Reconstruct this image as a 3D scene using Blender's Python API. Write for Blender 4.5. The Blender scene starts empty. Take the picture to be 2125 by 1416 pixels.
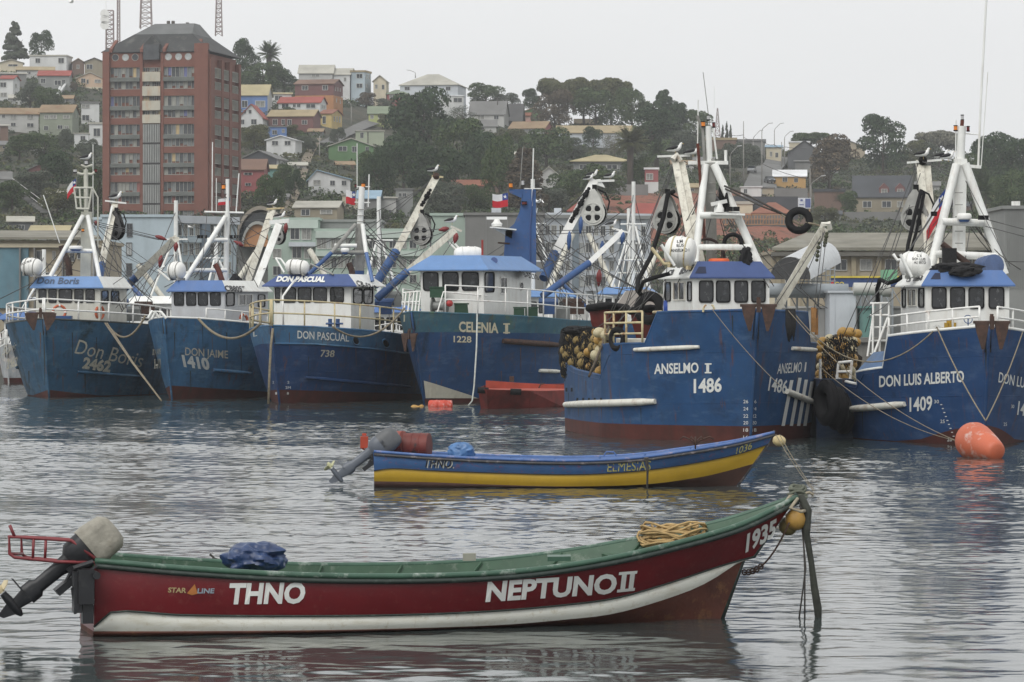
import bpy, math, random
import numpy as np
from mathutils import Vector, Matrix
from mathutils.bvhtree import BVHTree
from mathutils import noise as mnoise
from mathutils.geometry import tessellate_polygon

SC = bpy.context.scene
COL = SC.collection
random.seed(7); RNG = np.random.default_rng(7)
# ---------------------------------------------------------------- camera
CAM_H = 4.2      # eye height over the water
F = 7600.0       # focal length in photograph pixels (2125 wide)
HOR = 640.0      # image row of the horizon
cd = bpy.data.cameras.new('camera'); cam = bpy.data.objects.new('camera', cd); COL.objects.link(cam)
cam.location = (0, 0, CAM_H); cam.rotation_euler = (math.radians(90), 0, 0)
cd.sensor_width = 36; cd.lens = 36*F/2125; cd.shift_y = (HOR-708)/2125
cd.clip_start = 0.5; cd.clip_end = 6000
SC.camera = cam
# ---------------------------------------------------------------- world: overcast daylight
SUN_EL, SUN_AZ = math.radians(48), math.radians(215)
w = bpy.data.worlds.new('World'); SC.world = w; w.use_nodes = True
nt = w.node_tree; nt.nodes.clear()
sky = nt.nodes.new('ShaderNodeTexSky'); sky.sky_type = 'NISHITA'; sky.sun_disc = False
sky.sun_elevation = SUN_EL; sky.sun_rotation = SUN_AZ; sky.air_density = 1.0; sky.dust_density = 4.0; sky.ozone_density = 1.0
hs = nt.nodes.new('ShaderNodeHueSaturation'); hs.inputs['Saturation'].default_value = 0.12
mx = nt.nodes.new('ShaderNodeMix'); mx.data_type = 'RGBA'; mx.inputs[0].default_value = 0.86
mx.inputs[7].default_value = (9.4, 9.5, 9.58, 1)
bg = nt.nodes.new('ShaderNodeBackground'); bg.inputs['Strength'].default_value = 0.1
wo = nt.nodes.new('ShaderNodeOutputWorld')
nt.links.new(sky.outputs[0], hs.inputs['Color']); nt.links.new(hs.outputs[0], mx.inputs[6])
cn = nt.nodes.new('ShaderNodeTexNoise'); cn.inputs['Scale'].default_value = 2.2; cn.inputs['Detail'].default_value = 5; ctc = nt.nodes.new('ShaderNodeTexCoord'); cmp_ = nt.nodes.new('ShaderNodeMapping'); cmp_.inputs['Scale'].default_value = (1,1,3.5)
cr = nt.nodes.new('ShaderNodeMapRange'); cr.inputs[1].default_value = .3; cr.inputs[2].default_value = .7; cr.inputs[3].default_value = .93; cr.inputs[4].default_value = 1.03
cv = nt.nodes.new('ShaderNodeVectorMath'); cv.operation = 'SCALE'
nt.links.new(ctc.outputs['Generated'], cmp_.inputs[0]); nt.links.new(cmp_.outputs[0], cn.inputs['Vector']); nt.links.new(cn.outputs['Fac'], cr.inputs[0]); nt.links.new(cr.outputs[0], cv.inputs['Scale']); nt.links.new(mx.outputs[2], cv.inputs[0])
nt.links.new(cv.outputs[0], bg.inputs['Color']); nt.links.new(bg.outputs[0], wo.inputs[0])
sl = bpy.data.lights.new('sun', 'SUN'); sl.energy = 1.5; sl.angle = math.radians(40); sl.color = (1.0, 0.97, 0.93)
so = bpy.data.objects.new('sun', sl); COL.objects.link(so)
so.rotation_euler = Vector((0.45*math.cos(SUN_EL), 0.9*math.cos(SUN_EL)*1.0, -math.sin(SUN_EL))).to_track_quat('-Z', 'Y').to_euler()
SC.view_settings.view_transform = 'Standard'; SC.view_settings.look = 'None'
SC.view_settings.exposure = 0.1; SC.view_settings.gamma = 1.0
SC.cycles.volume_bounces = 0; SC.cycles.max_bounces = 6; SC.cycles.diffuse_bounces = 2; SC.cycles.glossy_bounces = 3
SC.cycles.transparent_max_bounces = 12

# ---------------------------------------------------------------- helpers
def V(*a): return Vector(a)
def Q(px, py, Y):
    return Vector(((px-1062.5)/F*Y, Y, CAM_H+(HOR-py)/F*Y))
def PX(p):
    return (1062.5+F*p.x/p.y, HOR-F*(p.z-CAM_H)/p.y)

_m = {}
def M(name, col=(.5,.5,.5), rough=.6, var=.18, vs=1.5, metal=0, streak=None, sa=.5, ssc=(2.2,2.2,.35), spots=None, pa=.3, psc=3., bump=0, bs=6., spec=.5, coat=0, layers=()):
    if name in _m: return _m[name]
    m = bpy.data.materials.new(name); m.use_nodes = True; t = m.node_tree; N = t.nodes; L = t.links
    b = N['Principled BSDF']; b.inputs['Roughness'].default_value = rough; b.inputs['Metallic'].default_value = metal
    b.inputs['Specular IOR Level'].default_value = spec
    if coat: b.inputs['Coat Weight'].default_value = coat
    tc = N.new('ShaderNodeTexCoord')
    n = N.new('ShaderNodeTexNoise'); n.inputs['Scale'].default_value = vs; n.inputs['Detail'].default_value = 5; n.inputs['Roughness'].default_value = .62
    L.new(tc.outputs['Object'], n.inputs['Vector'])
    mr = N.new('ShaderNodeMapRange'); mr.inputs[1].default_value = .3; mr.inputs[2].default_value = .7
    mr.inputs[3].default_value = 1-var; mr.inputs[4].default_value = 1+var
    L.new(n.outputs['Fac'], mr.inputs[0])
    mm = N.new('ShaderNodeVectorMath'); mm.operation = 'SCALE'; mm.inputs[0].default_value = col[:3]
    L.new(mr.outputs[0], mm.inputs['Scale'])
    out = mm.outputs[0]
    def layer(out, colr, amt, scl, lo, hi):
        mp = N.new('ShaderNodeMapping'); mp.inputs['Scale'].default_value = scl; mp.inputs['Location'].default_value = (random.random()*9, random.random()*9, random.random()*9)
        L.new(tc.outputs['Object'], mp.inputs['Vector'])
        k = N.new('ShaderNodeTexNoise'); k.inputs['Scale'].default_value = 1; k.inputs['Detail'].default_value = 6; k.inputs['Roughness'].default_value = .7
        L.new(mp.outputs[0], k.inputs['Vector'])
        r = N.new('ShaderNodeMapRange'); r.inputs[1].default_value = lo; r.inputs[2].default_value = hi; r.inputs[3].default_value = 0; r.inputs[4].default_value = amt
        L.new(k.outputs['Fac'], r.inputs[0])
        x = N.new('ShaderNodeMix'); x.data_type = 'RGBA'; x.inputs[7].default_value = (*colr, 1)
        L.new(r.outputs[0], x.inputs[0]); L.new(out, x.inputs[6])
        return x.outputs[2]
    if streak: out = layer(out, streak, sa, ssc, .5, .78)
    if spots: out = layer(out, spots, pa, (psc,)*3, .55, .68)
    for ly in layers: out = layer(out, *ly)
    L.new(out, b.inputs['Base Color'])
    if bump:
        k = N.new('ShaderNodeTexNoise'); k.inputs['Scale'].default_value = bs; k.inputs['Detail'].default_value = 4
        L.new(tc.outputs['Object'], k.inputs['Vector'])
        bp = N.new('ShaderNodeBump'); bp.inputs['Strength'].default_value = bump; bp.inputs['Distance'].default_value = .05
        L.new(k.outputs['Fac'], bp.inputs['Height']); L.new(bp.outputs[0], b.inputs['Normal'])
    _m[name] = m
    return m

def glass_mat(name, a, b_, sc=1.3):
    """dark window glass with faint shapes of what is inside"""
    if name in _m: return _m[name]
    m = M(name, a, .08, .3, 2.0, spots=b_, pa=.8, psc=sc, spec=.6)
    return m

def tag(o, label=None, cat=None, group=None, kind=None):
    if label: o['label'] = label
    if cat: o['category'] = cat
    if group: o['group'] = group
    if kind: o['kind'] = kind
    return o
ROOTLOC = {}
def wloc(o):
    p = Vector(o.location)
    while o.parent: o = o.parent; p += Vector(o.location)
    return p
def thing(name, label, cat, loc=(0,0,0), group=None):
    o = bpy.data.objects.new(name, None); COL.objects.link(o); o.location = loc; o.empty_display_size = .3
    return tag(o, label, cat, group)
def inst(name, mesh, parent=None, mw=None):
    """object sharing a mesh; mw is its world matrix"""
    o = bpy.data.objects.new(name, mesh); COL.objects.link(o)
    mw = mw or Matrix.Identity(4)
    if parent:
        o.parent = parent
        o.matrix_local = PMW[parent.name].inverted() @ mw if parent.name in PMW else Matrix.Translation(-wloc(parent)) @ mw
    else: o.matrix_local = mw
    PMW[o.name] = mw.copy()
    return o
PMW = {}

class MB:
    def __init__(s): s.v = []; s.f = []; s.m = []; s.k = 0
    def mat(s, i): s.k = i; return s
    def add(s, vs, fs):
        o = len(s.v); s.v += [tuple(p) for p in vs]
        for f in fs: s.f.append(tuple(i+o for i in f)); s.m.append(s.k)
        return s
    def poly(s, pts): return s.add(pts, [tuple(range(len(pts)))])
    def obox(s, c, ax, ay, az):
        c, ax, ay, az = Vector(c), Vector(ax), Vector(ay), Vector(az)
        vs = [c+i*ax+j*ay+k*az for k in (-1,1) for j in (-1,1) for i in (-1,1)]
        return s.add(vs, [(0,2,3,1),(4,5,7,6),(0,1,5,4),(2,6,7,3),(0,4,6,2),(1,3,7,5)])
    def box(s, x0, x1, y0, y1, z0, z1):
        return s.obox(((x0+x1)/2,(y0+y1)/2,(z0+z1)/2), ((x1-x0)/2,0,0), (0,(y1-y0)/2,0), (0,0,(z1-z0)/2))
    def beam(s, p, q, w_, h=None, up=(0,0,1)):
        p, q = Vector(p), Vector(q); h = h or w_; d = (q-p)
        if d.length < 1e-6: return s
        t = d.normalized(); u = Vector(up)
        if abs(t.dot(u)) > .95: u = Vector((0,1,0))
        r = t.cross(u).normalized(); u = r.cross(t)
        return s.obox((p+q)/2, d/2, r*w_/2, u*h/2)
    def tube(s, pts, r, n=6, cap=True, closed=False):
        pts = [Vector(p) for p in pts]; rs = r if isinstance(r, (list, tuple)) else [r]*len(pts)
        o = len(s.v); N_ = len(pts); prev = None
        for i, p in enumerate(pts):
            if closed: t = pts[(i+1)%N_]-pts[i-1]
            else: t = pts[min(i+1,N_-1)]-pts[max(i-1,0)]
            if t.length < 1e-9: t = Vector((0,0,1))
            t.normalize()
            if prev is None:
                a = Vector((0,0,1)) if abs(t.z) < .9 else Vector((1,0,0))
                u = t.cross(a).normalized()
            else:
                u = prev - t*prev.dot(t)
                u = u.normalized() if u.length > 1e-6 else t.orthogonal().normalized()
            prev = u; w2 = t.cross(u)
            for k in range(n):
                a = 2*math.pi*k/n; s.v.append(tuple(p+(u*math.cos(a)+w2*math.sin(a))*rs[i]))
        for i in range(N_ if closed else N_-1):
            i2 = (i+1) % N_
            for k in range(n):
                k2 = (k+1)%n; s.f.append((o+i*n+k, o+i*n+k2, o+i2*n+k2, o+i2*n+k)); s.m.append(s.k)
        if cap and not closed:
            s.f.append(tuple(o+k for k in range(n))[::-1]); s.m.append(s.k)
            s.f.append(tuple(o+(N_-1)*n+k for k in range(n))); s.m.append(s.k)
        return s
    def cyl(s, p, q, r, n=12, r2=None): return s.tube([p,q], [r, r if r2 is None else r2], n)
    def lathe(s, c, axis, prof, n=14):
        """prof: (dist along axis, radius)"""
        c = Vector(c); t = Vector(axis).normalized(); u = t.orthogonal().normalized(); w2 = t.cross(u); o = len(s.v)
        for d, r in prof:
            for k in range(n):
                a = 2*math.pi*k/n; s.v.append(tuple(c+t*d+(u*math.cos(a)+w2*math.sin(a))*max(r,1e-4)))
        for i in range(len(prof)-1):
            for k in range(n):
                k2 = (k+1)%n; s.f.append((o+i*n+k, o+i*n+k2, o+(i+1)*n+k2, o+(i+1)*n+k)); s.m.append(s.k)
        s.f.append(tuple(o+k for k in range(n))[::-1]); s.m.append(s.k)
        s.f.append(tuple(o+(len(prof)-1)*n+k for k in range(n))); s.m.append(s.k)
        return s
    def ball(s, c, r, n=10, sc=(1,1,1)):
        c = Vector(c); o = len(s.v); rings = max(4, n//2)
        for i in range(rings+1):
            ph = math.pi*i/rings
            for k in range(n):
                a = 2*math.pi*k/n
                s.v.append((c.x+r*sc[0]*math.sin(ph)*math.cos(a), c.y+r*sc[1]*math.sin(ph)*math.sin(a), c.z+r*sc[2]*math.cos(ph)))
        for i in range(rings):
            for k in range(n):
                k2=(k+1)%n; s.f.append((o+i*n+k, o+(i+1)*n+k, o+(i+1)*n+k2, o+i*n+k2)); s.m.append(s.k)
        return s
    def torus(s, c, axis, R, r, n=20, m=8, sq=1.0):
        c = Vector(c); t = Vector(axis).normalized(); u = t.orthogonal().normalized(); w2 = t.cross(u); o = len(s.v)
        for i in range(n):
            a = 2*math.pi*i/n; d = u*math.cos(a)+w2*math.sin(a)
            for k in range(m):
                b = 2*math.pi*k/m; s.v.append(tuple(c+d*(R+r*math.cos(b))+t*r*sq*math.sin(b)))
        for i in range(n):
            for k in range(m):
                s.f.append((o+i*m+k, o+((i+1)%n)*m+k, o+((i+1)%n)*m+(k+1)%m, o+i*m+(k+1)%m)); s.m.append(s.k)
        return s
    def prism(s, pts, d):
        """closed flat outline pts extruded by vector d"""
        d = Vector(d); n = len(pts); vs = [Vector(p) for p in pts]+[Vector(p)+d for p in pts]
        fs = [tuple(range(n))[::-1], tuple(range(n,2*n))]+[(i,(i+1)%n,n+(i+1)%n,n+i) for i in range(n)]
        return s.add(vs, fs)
    def grid(s, rows):
        o = len(s.v); R = len(rows); C = len(rows[0])
        for r in rows: s.v += [tuple(p) for p in r]
        for i in range(R-1):
            for j in range(C-1):
                s.f.append((o+i*C+j, o+i*C+j+1, o+(i+1)*C+j+1, o+(i+1)*C+j)); s.m.append(s.k)
        return s
    def mesh(s, name, mats, off=(0,0,0), smooth=False):
        me = bpy.data.meshes.new(name)
        ox, oy, oz = off
        me.from_pydata([(x-ox,y-oy,z-oz) for x,y,z in s.v], [], s.f)
        if not isinstance(mats, (list, tuple)): mats = [mats]
        for m in mats: me.materials.append(m)
        if len(mats) > 1: me.polygons.foreach_set('material_index', s.m)
        if smooth:
            me.polygons.foreach_set('use_smooth', [True]*len(me.polygons))
        me.update()
        return me
    def build(s, name, mats, parent=None, smooth=False, loc=None, angle=None):
        off = wloc(parent) if parent else Vector(loc if loc is not None else (0,0,0))
        me = s.mesh(name, mats, off, smooth)
        if smooth and angle:
            try: me.set_sharp_from_angle(angle=math.radians(angle))
            except Exception: pass
        o = bpy.data.objects.new(name, me); COL.objects.link(o)
        if parent: o.parent = parent
        else: o.location = off
        PMW[o.name] = Matrix.Translation(off)
        return o
    def bvh(s): return BVHTree.FromPolygons([Vector(p) for p in s.v], s.f)

def link_copy(o, parent=None):
    c = o.copy(); COL.objects.link(c)
    if parent: c.parent = parent
    for ch in list(o.children): link_copy(ch, c)
    return c

# ---- painted lettering that lies on real surfaces
_fc = {}
def glyphs(text, bold=0.0):
    key = (text, bold)
    if key in _fc: return _fc[key]
    cu = bpy.data.curves.new('t', 'FONT'); cu.body = text; cu.offset = bold; cu.resolution_u = 3
    ob = bpy.data.objects.new('t', cu); COL.objects.link(ob)
    dg = bpy.context.evaluated_depsgraph_get(); me = bpy.data.meshes.new_from_object(ob.evaluated_get(dg))
    vs = [(v.co.x, v.co.y) for v in me.vertices]; fs = [tuple(p.vertices) for p in me.polygons]
    bpy.data.objects.remove(ob); bpy.data.curves.remove(cu); bpy.data.meshes.remove(me)
    x0 = min(p[0] for p in vs); x1 = max(p[0] for p in vs); y0 = 0; y1 = max(p[1] for p in vs)
    vs = [((x-x0)/(x1-x0), (y-y0)/(y1-y0)) for x, y in vs]
    _fc[key] = (vs, fs); return _fc[key]
CAMP = Vector((0,0,CAM_H))
def cast(bvhs, px, py, push=.012):
    d = Q(px, py, 1.0)-CAMP; L_ = d.length; d.normalize(); best = None
    for b in bvhs:
        h = b.ray_cast(CAMP, d)
        if h[0] is not None and (best is None or h[3] < best[3]): best = h
    if best is None: return None
    n = best[1] if best[1].dot(d) < 0 else -best[1]
    return best[0]+n*push
def decal(name, text, p0, p1, h, mat, bvhs, parent, bold=.02, shear=0., up=(0,-1), push=.012, loc=None):
    vs, fs = glyphs(text, bold); out = []; last = None
    for u, v in vs:
        x = p0[0]+u*(p1[0]-p0[0])+v*h*(up[0]+shear); y = p0[1]+u*(p1[1]-p0[1])+v*h*up[1]
        q = cast(bvhs, x, y, push)
        if q is None: q = Q(x, y, last.y) if last is not None else None
        if q is None:
            for u2, v2 in vs:
                q = cast(bvhs, p0[0]+u2*(p1[0]-p0[0]), p0[1]+u2*(p1[1]-p0[1])-v2*h, push)
                if q is not None: q = Q(x, y, q.y); break
        if q is None: return None
        last = q; out.append(q)
    mb = MB(); mb.add(out, fs)
    return mb.build(name, mat, parent, loc=out[0] if not parent else None)
def patch(mb, bvhs, pts, push=.01, n=6):
    """a painted four cornered patch given by its corners, following the surface"""
    a, b, c, d = pts; rows = []
    for i in range(n+1):
        r = []
        for j in range(n+1):
            u, v = j/n, i/n
            x = (a[0]*(1-u)+b[0]*u)*(1-v)+(d[0]*(1-u)+c[0]*u)*v; y = (a[1]*(1-u)+b[1]*u)*(1-v)+(d[1]*(1-u)+c[1]*u)*v
            q = cast(bvhs, x, y, push)
            if q is None: return False
            r.append(q)
        rows.append(r)
    mb.grid(rows); return True

def interp(t, tab):
    if t <= tab[0][0]: return tab[0][1]
    for (a, x), (b, y) in zip(tab, tab[1:]):
        if t <= b: return x+(y-x)*(t-a)/(b-a) if b > a else y
    return tab[-1][1]
def sinterp(t, tab):
    """smooth (Catmull-Rom like) table look-up"""
    if t <= tab[0][0]: return tab[0][1]
    if t >= tab[-1][0]: return tab[-1][1]
    for i in range(len(tab)-1):
        a, x = tab[i]; b, y = tab[i+1]
        if t <= b:
            m0 = (y-tab[i-1][1])/(b-tab[i-1][0]) if i > 0 else (y-x)/(b-a)
            m1 = (tab[i+2][1]-x)/(tab[i+2][0]-a) if i+2 < len(tab) else (y-x)/(b-a)
            h = b-a; s = (t-a)/h
            return (2*s**3-3*s**2+1)*x+(s**3-2*s**2+s)*h*m0+(-2*s**3+3*s**2)*y+(s**3-s**2)*h*m1
def sag(p, q, s, n=10):
    p, q = Vector(p), Vector(q)
    return [p.lerp(q, i/n)+Vector((0,0,-s*4*(i/n)*(1-i/n))) for i in range(n+1)]

# common materials
WHITE = M('white_paint', (.78,.79,.76), .45, .07, 2, streak=(.40,.30,.20), sa=.35, ssc=(3,3,.5))
WHITE2 = M('cream_white_paint', (.68,.67,.60), .5, .12, 2, streak=(.3,.16,.07), sa=.55, ssc=(2.5,2.5,.7), spots=(.25,.12,.05), pa=.5, psc=2.5)
BLACK = M('black_rubber', (.012,.012,.013), .75, .3, 3, bump=.3, spec=.15)
ROPE = M('old_rope', (.20,.17,.12), .9, .3, 8)
ROPED = M('dark_rope', (.06,.055,.05), .9, .3, 8)
WIRE = M('steel_wire', (.08,.08,.08), .6, .2, 3)
RUST = M('rusty_iron', (.055,.03,.022), .8, .45, 5, spots=(.14,.06,.03), pa=.6, psc=4, bump=.4)
YFLOAT = M('yellow_float', (.40,.235,.055), .5, .25, 3, spots=(.18,.1,.04), pa=.6, psc=6)
BUOY = M('orange_buoy', (.52,.125,.06), .5, .12, 1.5, spots=(.62,.56,.52), pa=.8, psc=1.6)
# ================================================================ THE SETTING
SKYL = [(-400,150),(0,150),(150,158),(215,172),(500,172),(600,176),(700,205),(800,230),(960,245),(1100,258),(1300,262),(1450,285),(1560,300),(1700,325),(1850,332),(2600,335)]
Y_A, Y_B = 450.0, 950.0
def skyl(px): return interp(px, SKYL)
def gpy(px, Y):
    g = max(0.0, min(1.0, (Y-Y_A)/(Y_B-Y_A)))**0.6
    return 677-(677-skyl(px))*g
def Zg(X, Y):
    if Y < Y_A: return 2.0
    px = 1062.5+F*X/Y
    if Y <= Y_B: return CAM_H+(HOR-gpy(px, Y))/F*Y
    return CAM_H+(HOR-skyl(px))/F*Y_B-(Y-Y_B)*.02
def ghit(px, py):
    """where on the hillside the picture point px, py lies"""
    g = (677-py)/(677-skyl(px)); g = max(0.001, min(1.02, g))
    Y = Y_A+(Y_B-Y_A)*g**(1/.6)
    return Q(px, py, Y)
def gnd_material():
    m = bpy.data.materials.new('hillside_soil'); m.use_nodes = True; t = m.node_tree; N = t.nodes; L = t.links
    b = N['Principled BSDF']; b.inputs['Roughness'].default_value = .95
    tc = N.new('ShaderNodeTexCoord')
    def noise(s, d=6):
        n = N.new('ShaderNodeTexNoise'); n.inputs['Scale'].default_value = s; n.inputs['Detail'].default_value = d; n.inputs['Roughness'].default_value = .7
        L.new(tc.outputs['Object'], n.inputs['Vector']); return n.outputs['Fac']
    def mix(f, a, c):
        x = N.new('ShaderNodeMix'); x.data_type = 'RGBA'; L.new(f, x.inputs[0])
        if isinstance(a, tuple): x.inputs[6].default_value = (*a,1)
        else: L.new(a, x.inputs[6])
        x.inputs[7].default_value = (*c,1); return x.outputs[2]
    def rng(f, lo, hi, k=1):
        r = N.new('ShaderNodeMapRange'); r.inputs[1].default_value = lo; r.inputs[2].default_value = hi; r.inputs[4].default_value = k; L.new(f, r.inputs[0]); return r.outputs[0]
    c = mix(rng(noise(.12), .42, .58), (.025,.034,.018), (.065,.056,.036))
    c = mix(rng(noise(.45), .5, .66, .8), c, (.02,.028,.016))
    c = mix(rng(noise(.3), .6, .7, .5), c, (.16,.13,.09))
    at = N.new('ShaderNodeAttribute'); at.attribute_name = 'soil'
    mu = N.new('ShaderNodeMath'); mu.operation = 'MULTIPLY'; L.new(at.outputs['Fac'], mu.inputs[0]); L.new(rng(noise(.35), .28, .5), mu.inputs[1])
    c = mix(mu.outputs[0], c, (.24,.085,.05))
    L.new(c, b.inputs['Base Color'])
    bp = N.new('ShaderNodeBump'); bp.inputs['Strength'].default_value = .8; bp.inputs['Distance'].default_value = .6
    L.new(noise(.8), bp.inputs['Height']); L.new(bp.outputs[0], b.inputs['Normal'])
    return m
GRASSY = gnd_material()
def build_ground():
    Ys = [233,250,300,350,400,449]+[450+500*(i/70)**1.35 for i in range(71)]+[1000,1200,2000]
    pxs = list(range(-500, 2640, 14)); vs = []; soil = []
    for Y in Ys:
        for px in pxs:
            X = (px-1062.5)/F*Y; z = Zg(X, Y)
            if Y > 455: z += .5*math.sin(X*.35+Y*.11)*math.cos(Y*.27-X*.13)-.3
            vs.append((X, Y, z))
            py = gpy(px, min(Y,Y_B)) if Y >= Y_A else 690
            s = 0
            if 1180 < px < 1690 and 392 < py < 560: s = min(1, (px-1180)/60, (1690-px)/60, (py-392)/12)
            soil.append(max(0, s))
    C = len(pxs); fs = [(i*C+j, i*C+j+1, (i+1)*C+j+1, (i+1)*C+j) for i in range(len(Ys)-1) for j in range(C-1)]
    me = bpy.data.meshes.new('hillside'); me.from_pydata(vs, [], fs); me.materials.append(GRASSY)
    a = me.attributes.new('soil', 'FLOAT', 'POINT'); a.data.foreach_set('value', soil)
    me.polygons.foreach_set('use_smooth', [True]*len(me.polygons))
    o = bpy.data.objects.new('hillside', me); COL.objects.link(o); tag(o, kind='structure')
build_ground()
# harbour bed under the water and the quay wall
MB().box(-900,900,-120,232,-6,-5).build('sea_bed', M('sea_bed_mud',(.03,.03,.025)), None)['kind'] = 'structure'
qm = M('quay_concrete', (.16,.155,.14), .9, .3, .8, streak=(.05,.05,.045), sa=.7, ssc=(.8,.8,.2))
q = MB(); q.box(-900,900,231.5,233,-4,2.05); q.box(-900,900,231.2,233.6,2.05,2.35)
q.build('quay_wall', qm)['kind'] = 'structure'

def water():
    m = bpy.data.materials.new('harbour_water'); m.use_nodes = True; t = m.node_tree; N = t.nodes; L = t.links
    b = N['Principled BSDF']; b.inputs['Base Color'].default_value = (.046,.060,.059,1); b.inputs['Roughness'].default_value = .07
    b.inputs['IOR'].default_value = 1.40
    tc = N.new('ShaderNodeTexCoord')
    def nz(sx, sy, sc, det, loc=0, rot=0, rough=.55):
        mp = N.new('ShaderNodeMapping'); mp.inputs['Scale'].default_value = (sx, sy, 1); mp.inputs['Location'].default_value = (loc, loc*1.7, 0); mp.inputs['Rotation'].default_value = (0,0,rot)
        L.new(tc.outputs['Object'], mp.inputs['Vector'])
        n = N.new('ShaderNodeTexNoise'); n.inputs['Scale'].default_value = sc; n.inputs['Detail'].default_value = det; n.inputs['Roughness'].default_value = rough
        L.new(mp.outputs[0], n.inputs['Vector']); return n.outputs['Fac']
    def mul(a, k):
        x = N.new('ShaderNodeMath'); x.operation = 'MULTIPLY'; L.new(a, x.inputs[0])
        if isinstance(k, float): x.inputs[1].default_value = k
        else: L.new(k, x.inputs[1])
        return x.outputs[0]
    def add(a, c):
        x = N.new('ShaderNodeMath'); L.new(a, x.inputs[0]); L.new(c, x.inputs[1]); return x.outputs[0]
    # gusts: the small ripple is stronger in some patches than in others
    g = N.new('ShaderNodeMapRange'); g.inputs[1].default_value = .35; g.inputs[2].default_value = .65; g.inputs[3].default_value = .55; g.inputs[4].default_value = 1.25
    L.new(nz(.035,.07,1,3,3), g.inputs[0])
    big = mul(nz(.55, 1.1, 1.0, 2, 1, .15), WAVE[0])
    mid = mul(nz(1., 1.6, 2.2, 3, 5, -.2), WAVE[1])
    sm = mul(mul(nz(1., 1.5, 7.0, 3, 9, .1, .6), WAVE[2]), g.outputs[0])
    h = add(add(big, mid), sm)
    bp = N.new('ShaderNodeBump'); bp.inputs['Strength'].default_value = 1; bp.inputs['Distance'].default_value = 1
    L.new(h, bp.inputs['Height']); L.new(bp.outputs[0], b.inputs['Normal'])
    # the near harbour is a really rippled sheet; its rim is level and joins flat sheets all round
    Ys = [34+i*.075 for i in range(400)]; Ys += [Ys[-1]+.13*(i+1) for i in range(360)]; Ys += [Ys[-1]+.19*(i+1) for i in range(330)]; Ys += [Ys[-1]+.5*(i+1) for i in range(int((231-Ys[-1])/.5))]
    Ys = np.array(Ys+[231.4]); NX = 520; pxs_ = np.linspace(-260,2385,NX)
    Xg = (pxs_[None,:]-1062.5)/F*Ys[:,None]; Yg = np.repeat(Ys[:,None],NX,1)
    r = np.random.default_rng(3); Z = np.zeros_like(Xg)
    ws_ = np.interp(Ys,[34,46,54,66,90,231],[.35,.45,.95,1.1,1.6,1.8])[:,None]; wl_ = np.interp(Ys,[34,60,90,231],[1.35,1.0,1.5,1.6])[:,None]
    for lam, sl, n in ((3.2,.006,6),(1.7,.010,10),(1.0,.017,14),(.6,.026,18),(.38,.032,18),(.27,.030,16)):
        for _ in range(n):
            a = r.normal(1.35,.8)+(math.pi if r.random() < .3 else 0); l = lam*r.uniform(.75,1.35); k = 2*math.pi/l
            Z += (ws_ if lam < .8 else wl_)*sl*math.sqrt(2/n)/k*np.sin(k*(math.cos(a)*Xg+math.sin(a)*Yg)+r.uniform(0,6.28))
    g = .85+.35*np.sin(Xg*.16+Yg*.11+1)*np.sin(Yg*.21-Xg*.05)+.25*np.sin(Yg*.5+Xg*.31)
    e = np.minimum(1,np.minimum(np.arange(NX),np.arange(NX)[::-1])/12.)[None,:]*np.minimum(1,np.minimum(np.arange(len(Ys)),np.arange(len(Ys))[::-1])/8.)[:,None]
    Z *= g*e*WAVE_K
    R_ = len(Ys); co = np.stack([Xg,Yg,Z],-1).reshape(-1,3).astype(np.float32)
    i = (np.arange(R_-1)[:,None]*NX+np.arange(NX-1)[None,:]).ravel(); fc = np.stack([i,i+1,i+NX+1,i+NX],1)
    xl = lambda j: ((pxs_[j]-1062.5)/F)
    base = len(co); ex = [(-1500,-150,0),(1500,-150,0),(-1500,231.4,0),(1500,231.4,0)]
    fl = [(base,base+1,NX-1,0),(base,0,(R_-1)*NX,base+2),(base+1,base+3,R_*NX-1,NX-1)]
    co = np.concatenate([co,np.array(ex,dtype=np.float32)])
    me = bpy.data.meshes.new('harbour_water'); nf = len(fc)+3; allf = np.concatenate([fc,np.array(fl)])
    me.vertices.add(len(co)); me.vertices.foreach_set('co',co.ravel()); me.loops.add(nf*4); me.loops.foreach_set('vertex_index',allf.ravel().astype(np.int32))
    me.polygons.add(nf); me.polygons.foreach_set('loop_start',np.arange(0,nf*4,4)); me.polygons.foreach_set('loop_total',np.full(nf,4)); me.polygons.foreach_set('use_smooth',np.ones(nf,dtype=bool))
    me.materials.append(m); me.update(); me.validate()
    o = bpy.data.objects.new('harbour_water', me); COL.objects.link(o); o['kind'] = 'structure'
WAVE = (.0, .0030, .0014); WAVE_K = 1.0
water()
# low shore floor seen between the boats
HAZE_D = 0.00017
def haze():
    m = bpy.data.materials.new('haze_air'); m.use_nodes = True; t = m.node_tree; t.nodes.clear()
    o = t.nodes.new('ShaderNodeOutputMaterial'); p = t.nodes.new('ShaderNodeVolumePrincipled')
    p.inputs['Color'].default_value = (.95,.97,.99,1); p.inputs['Density'].default_value = HAZE_D
    t.links.new(p.outputs[0], o.inputs['Volume'])
    mb = MB(); mb.box(-1600,1600,-160,2050,-7,88)
    ob = mb.build('haze', m); ob['kind'] = 'stuff'
haze()
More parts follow.
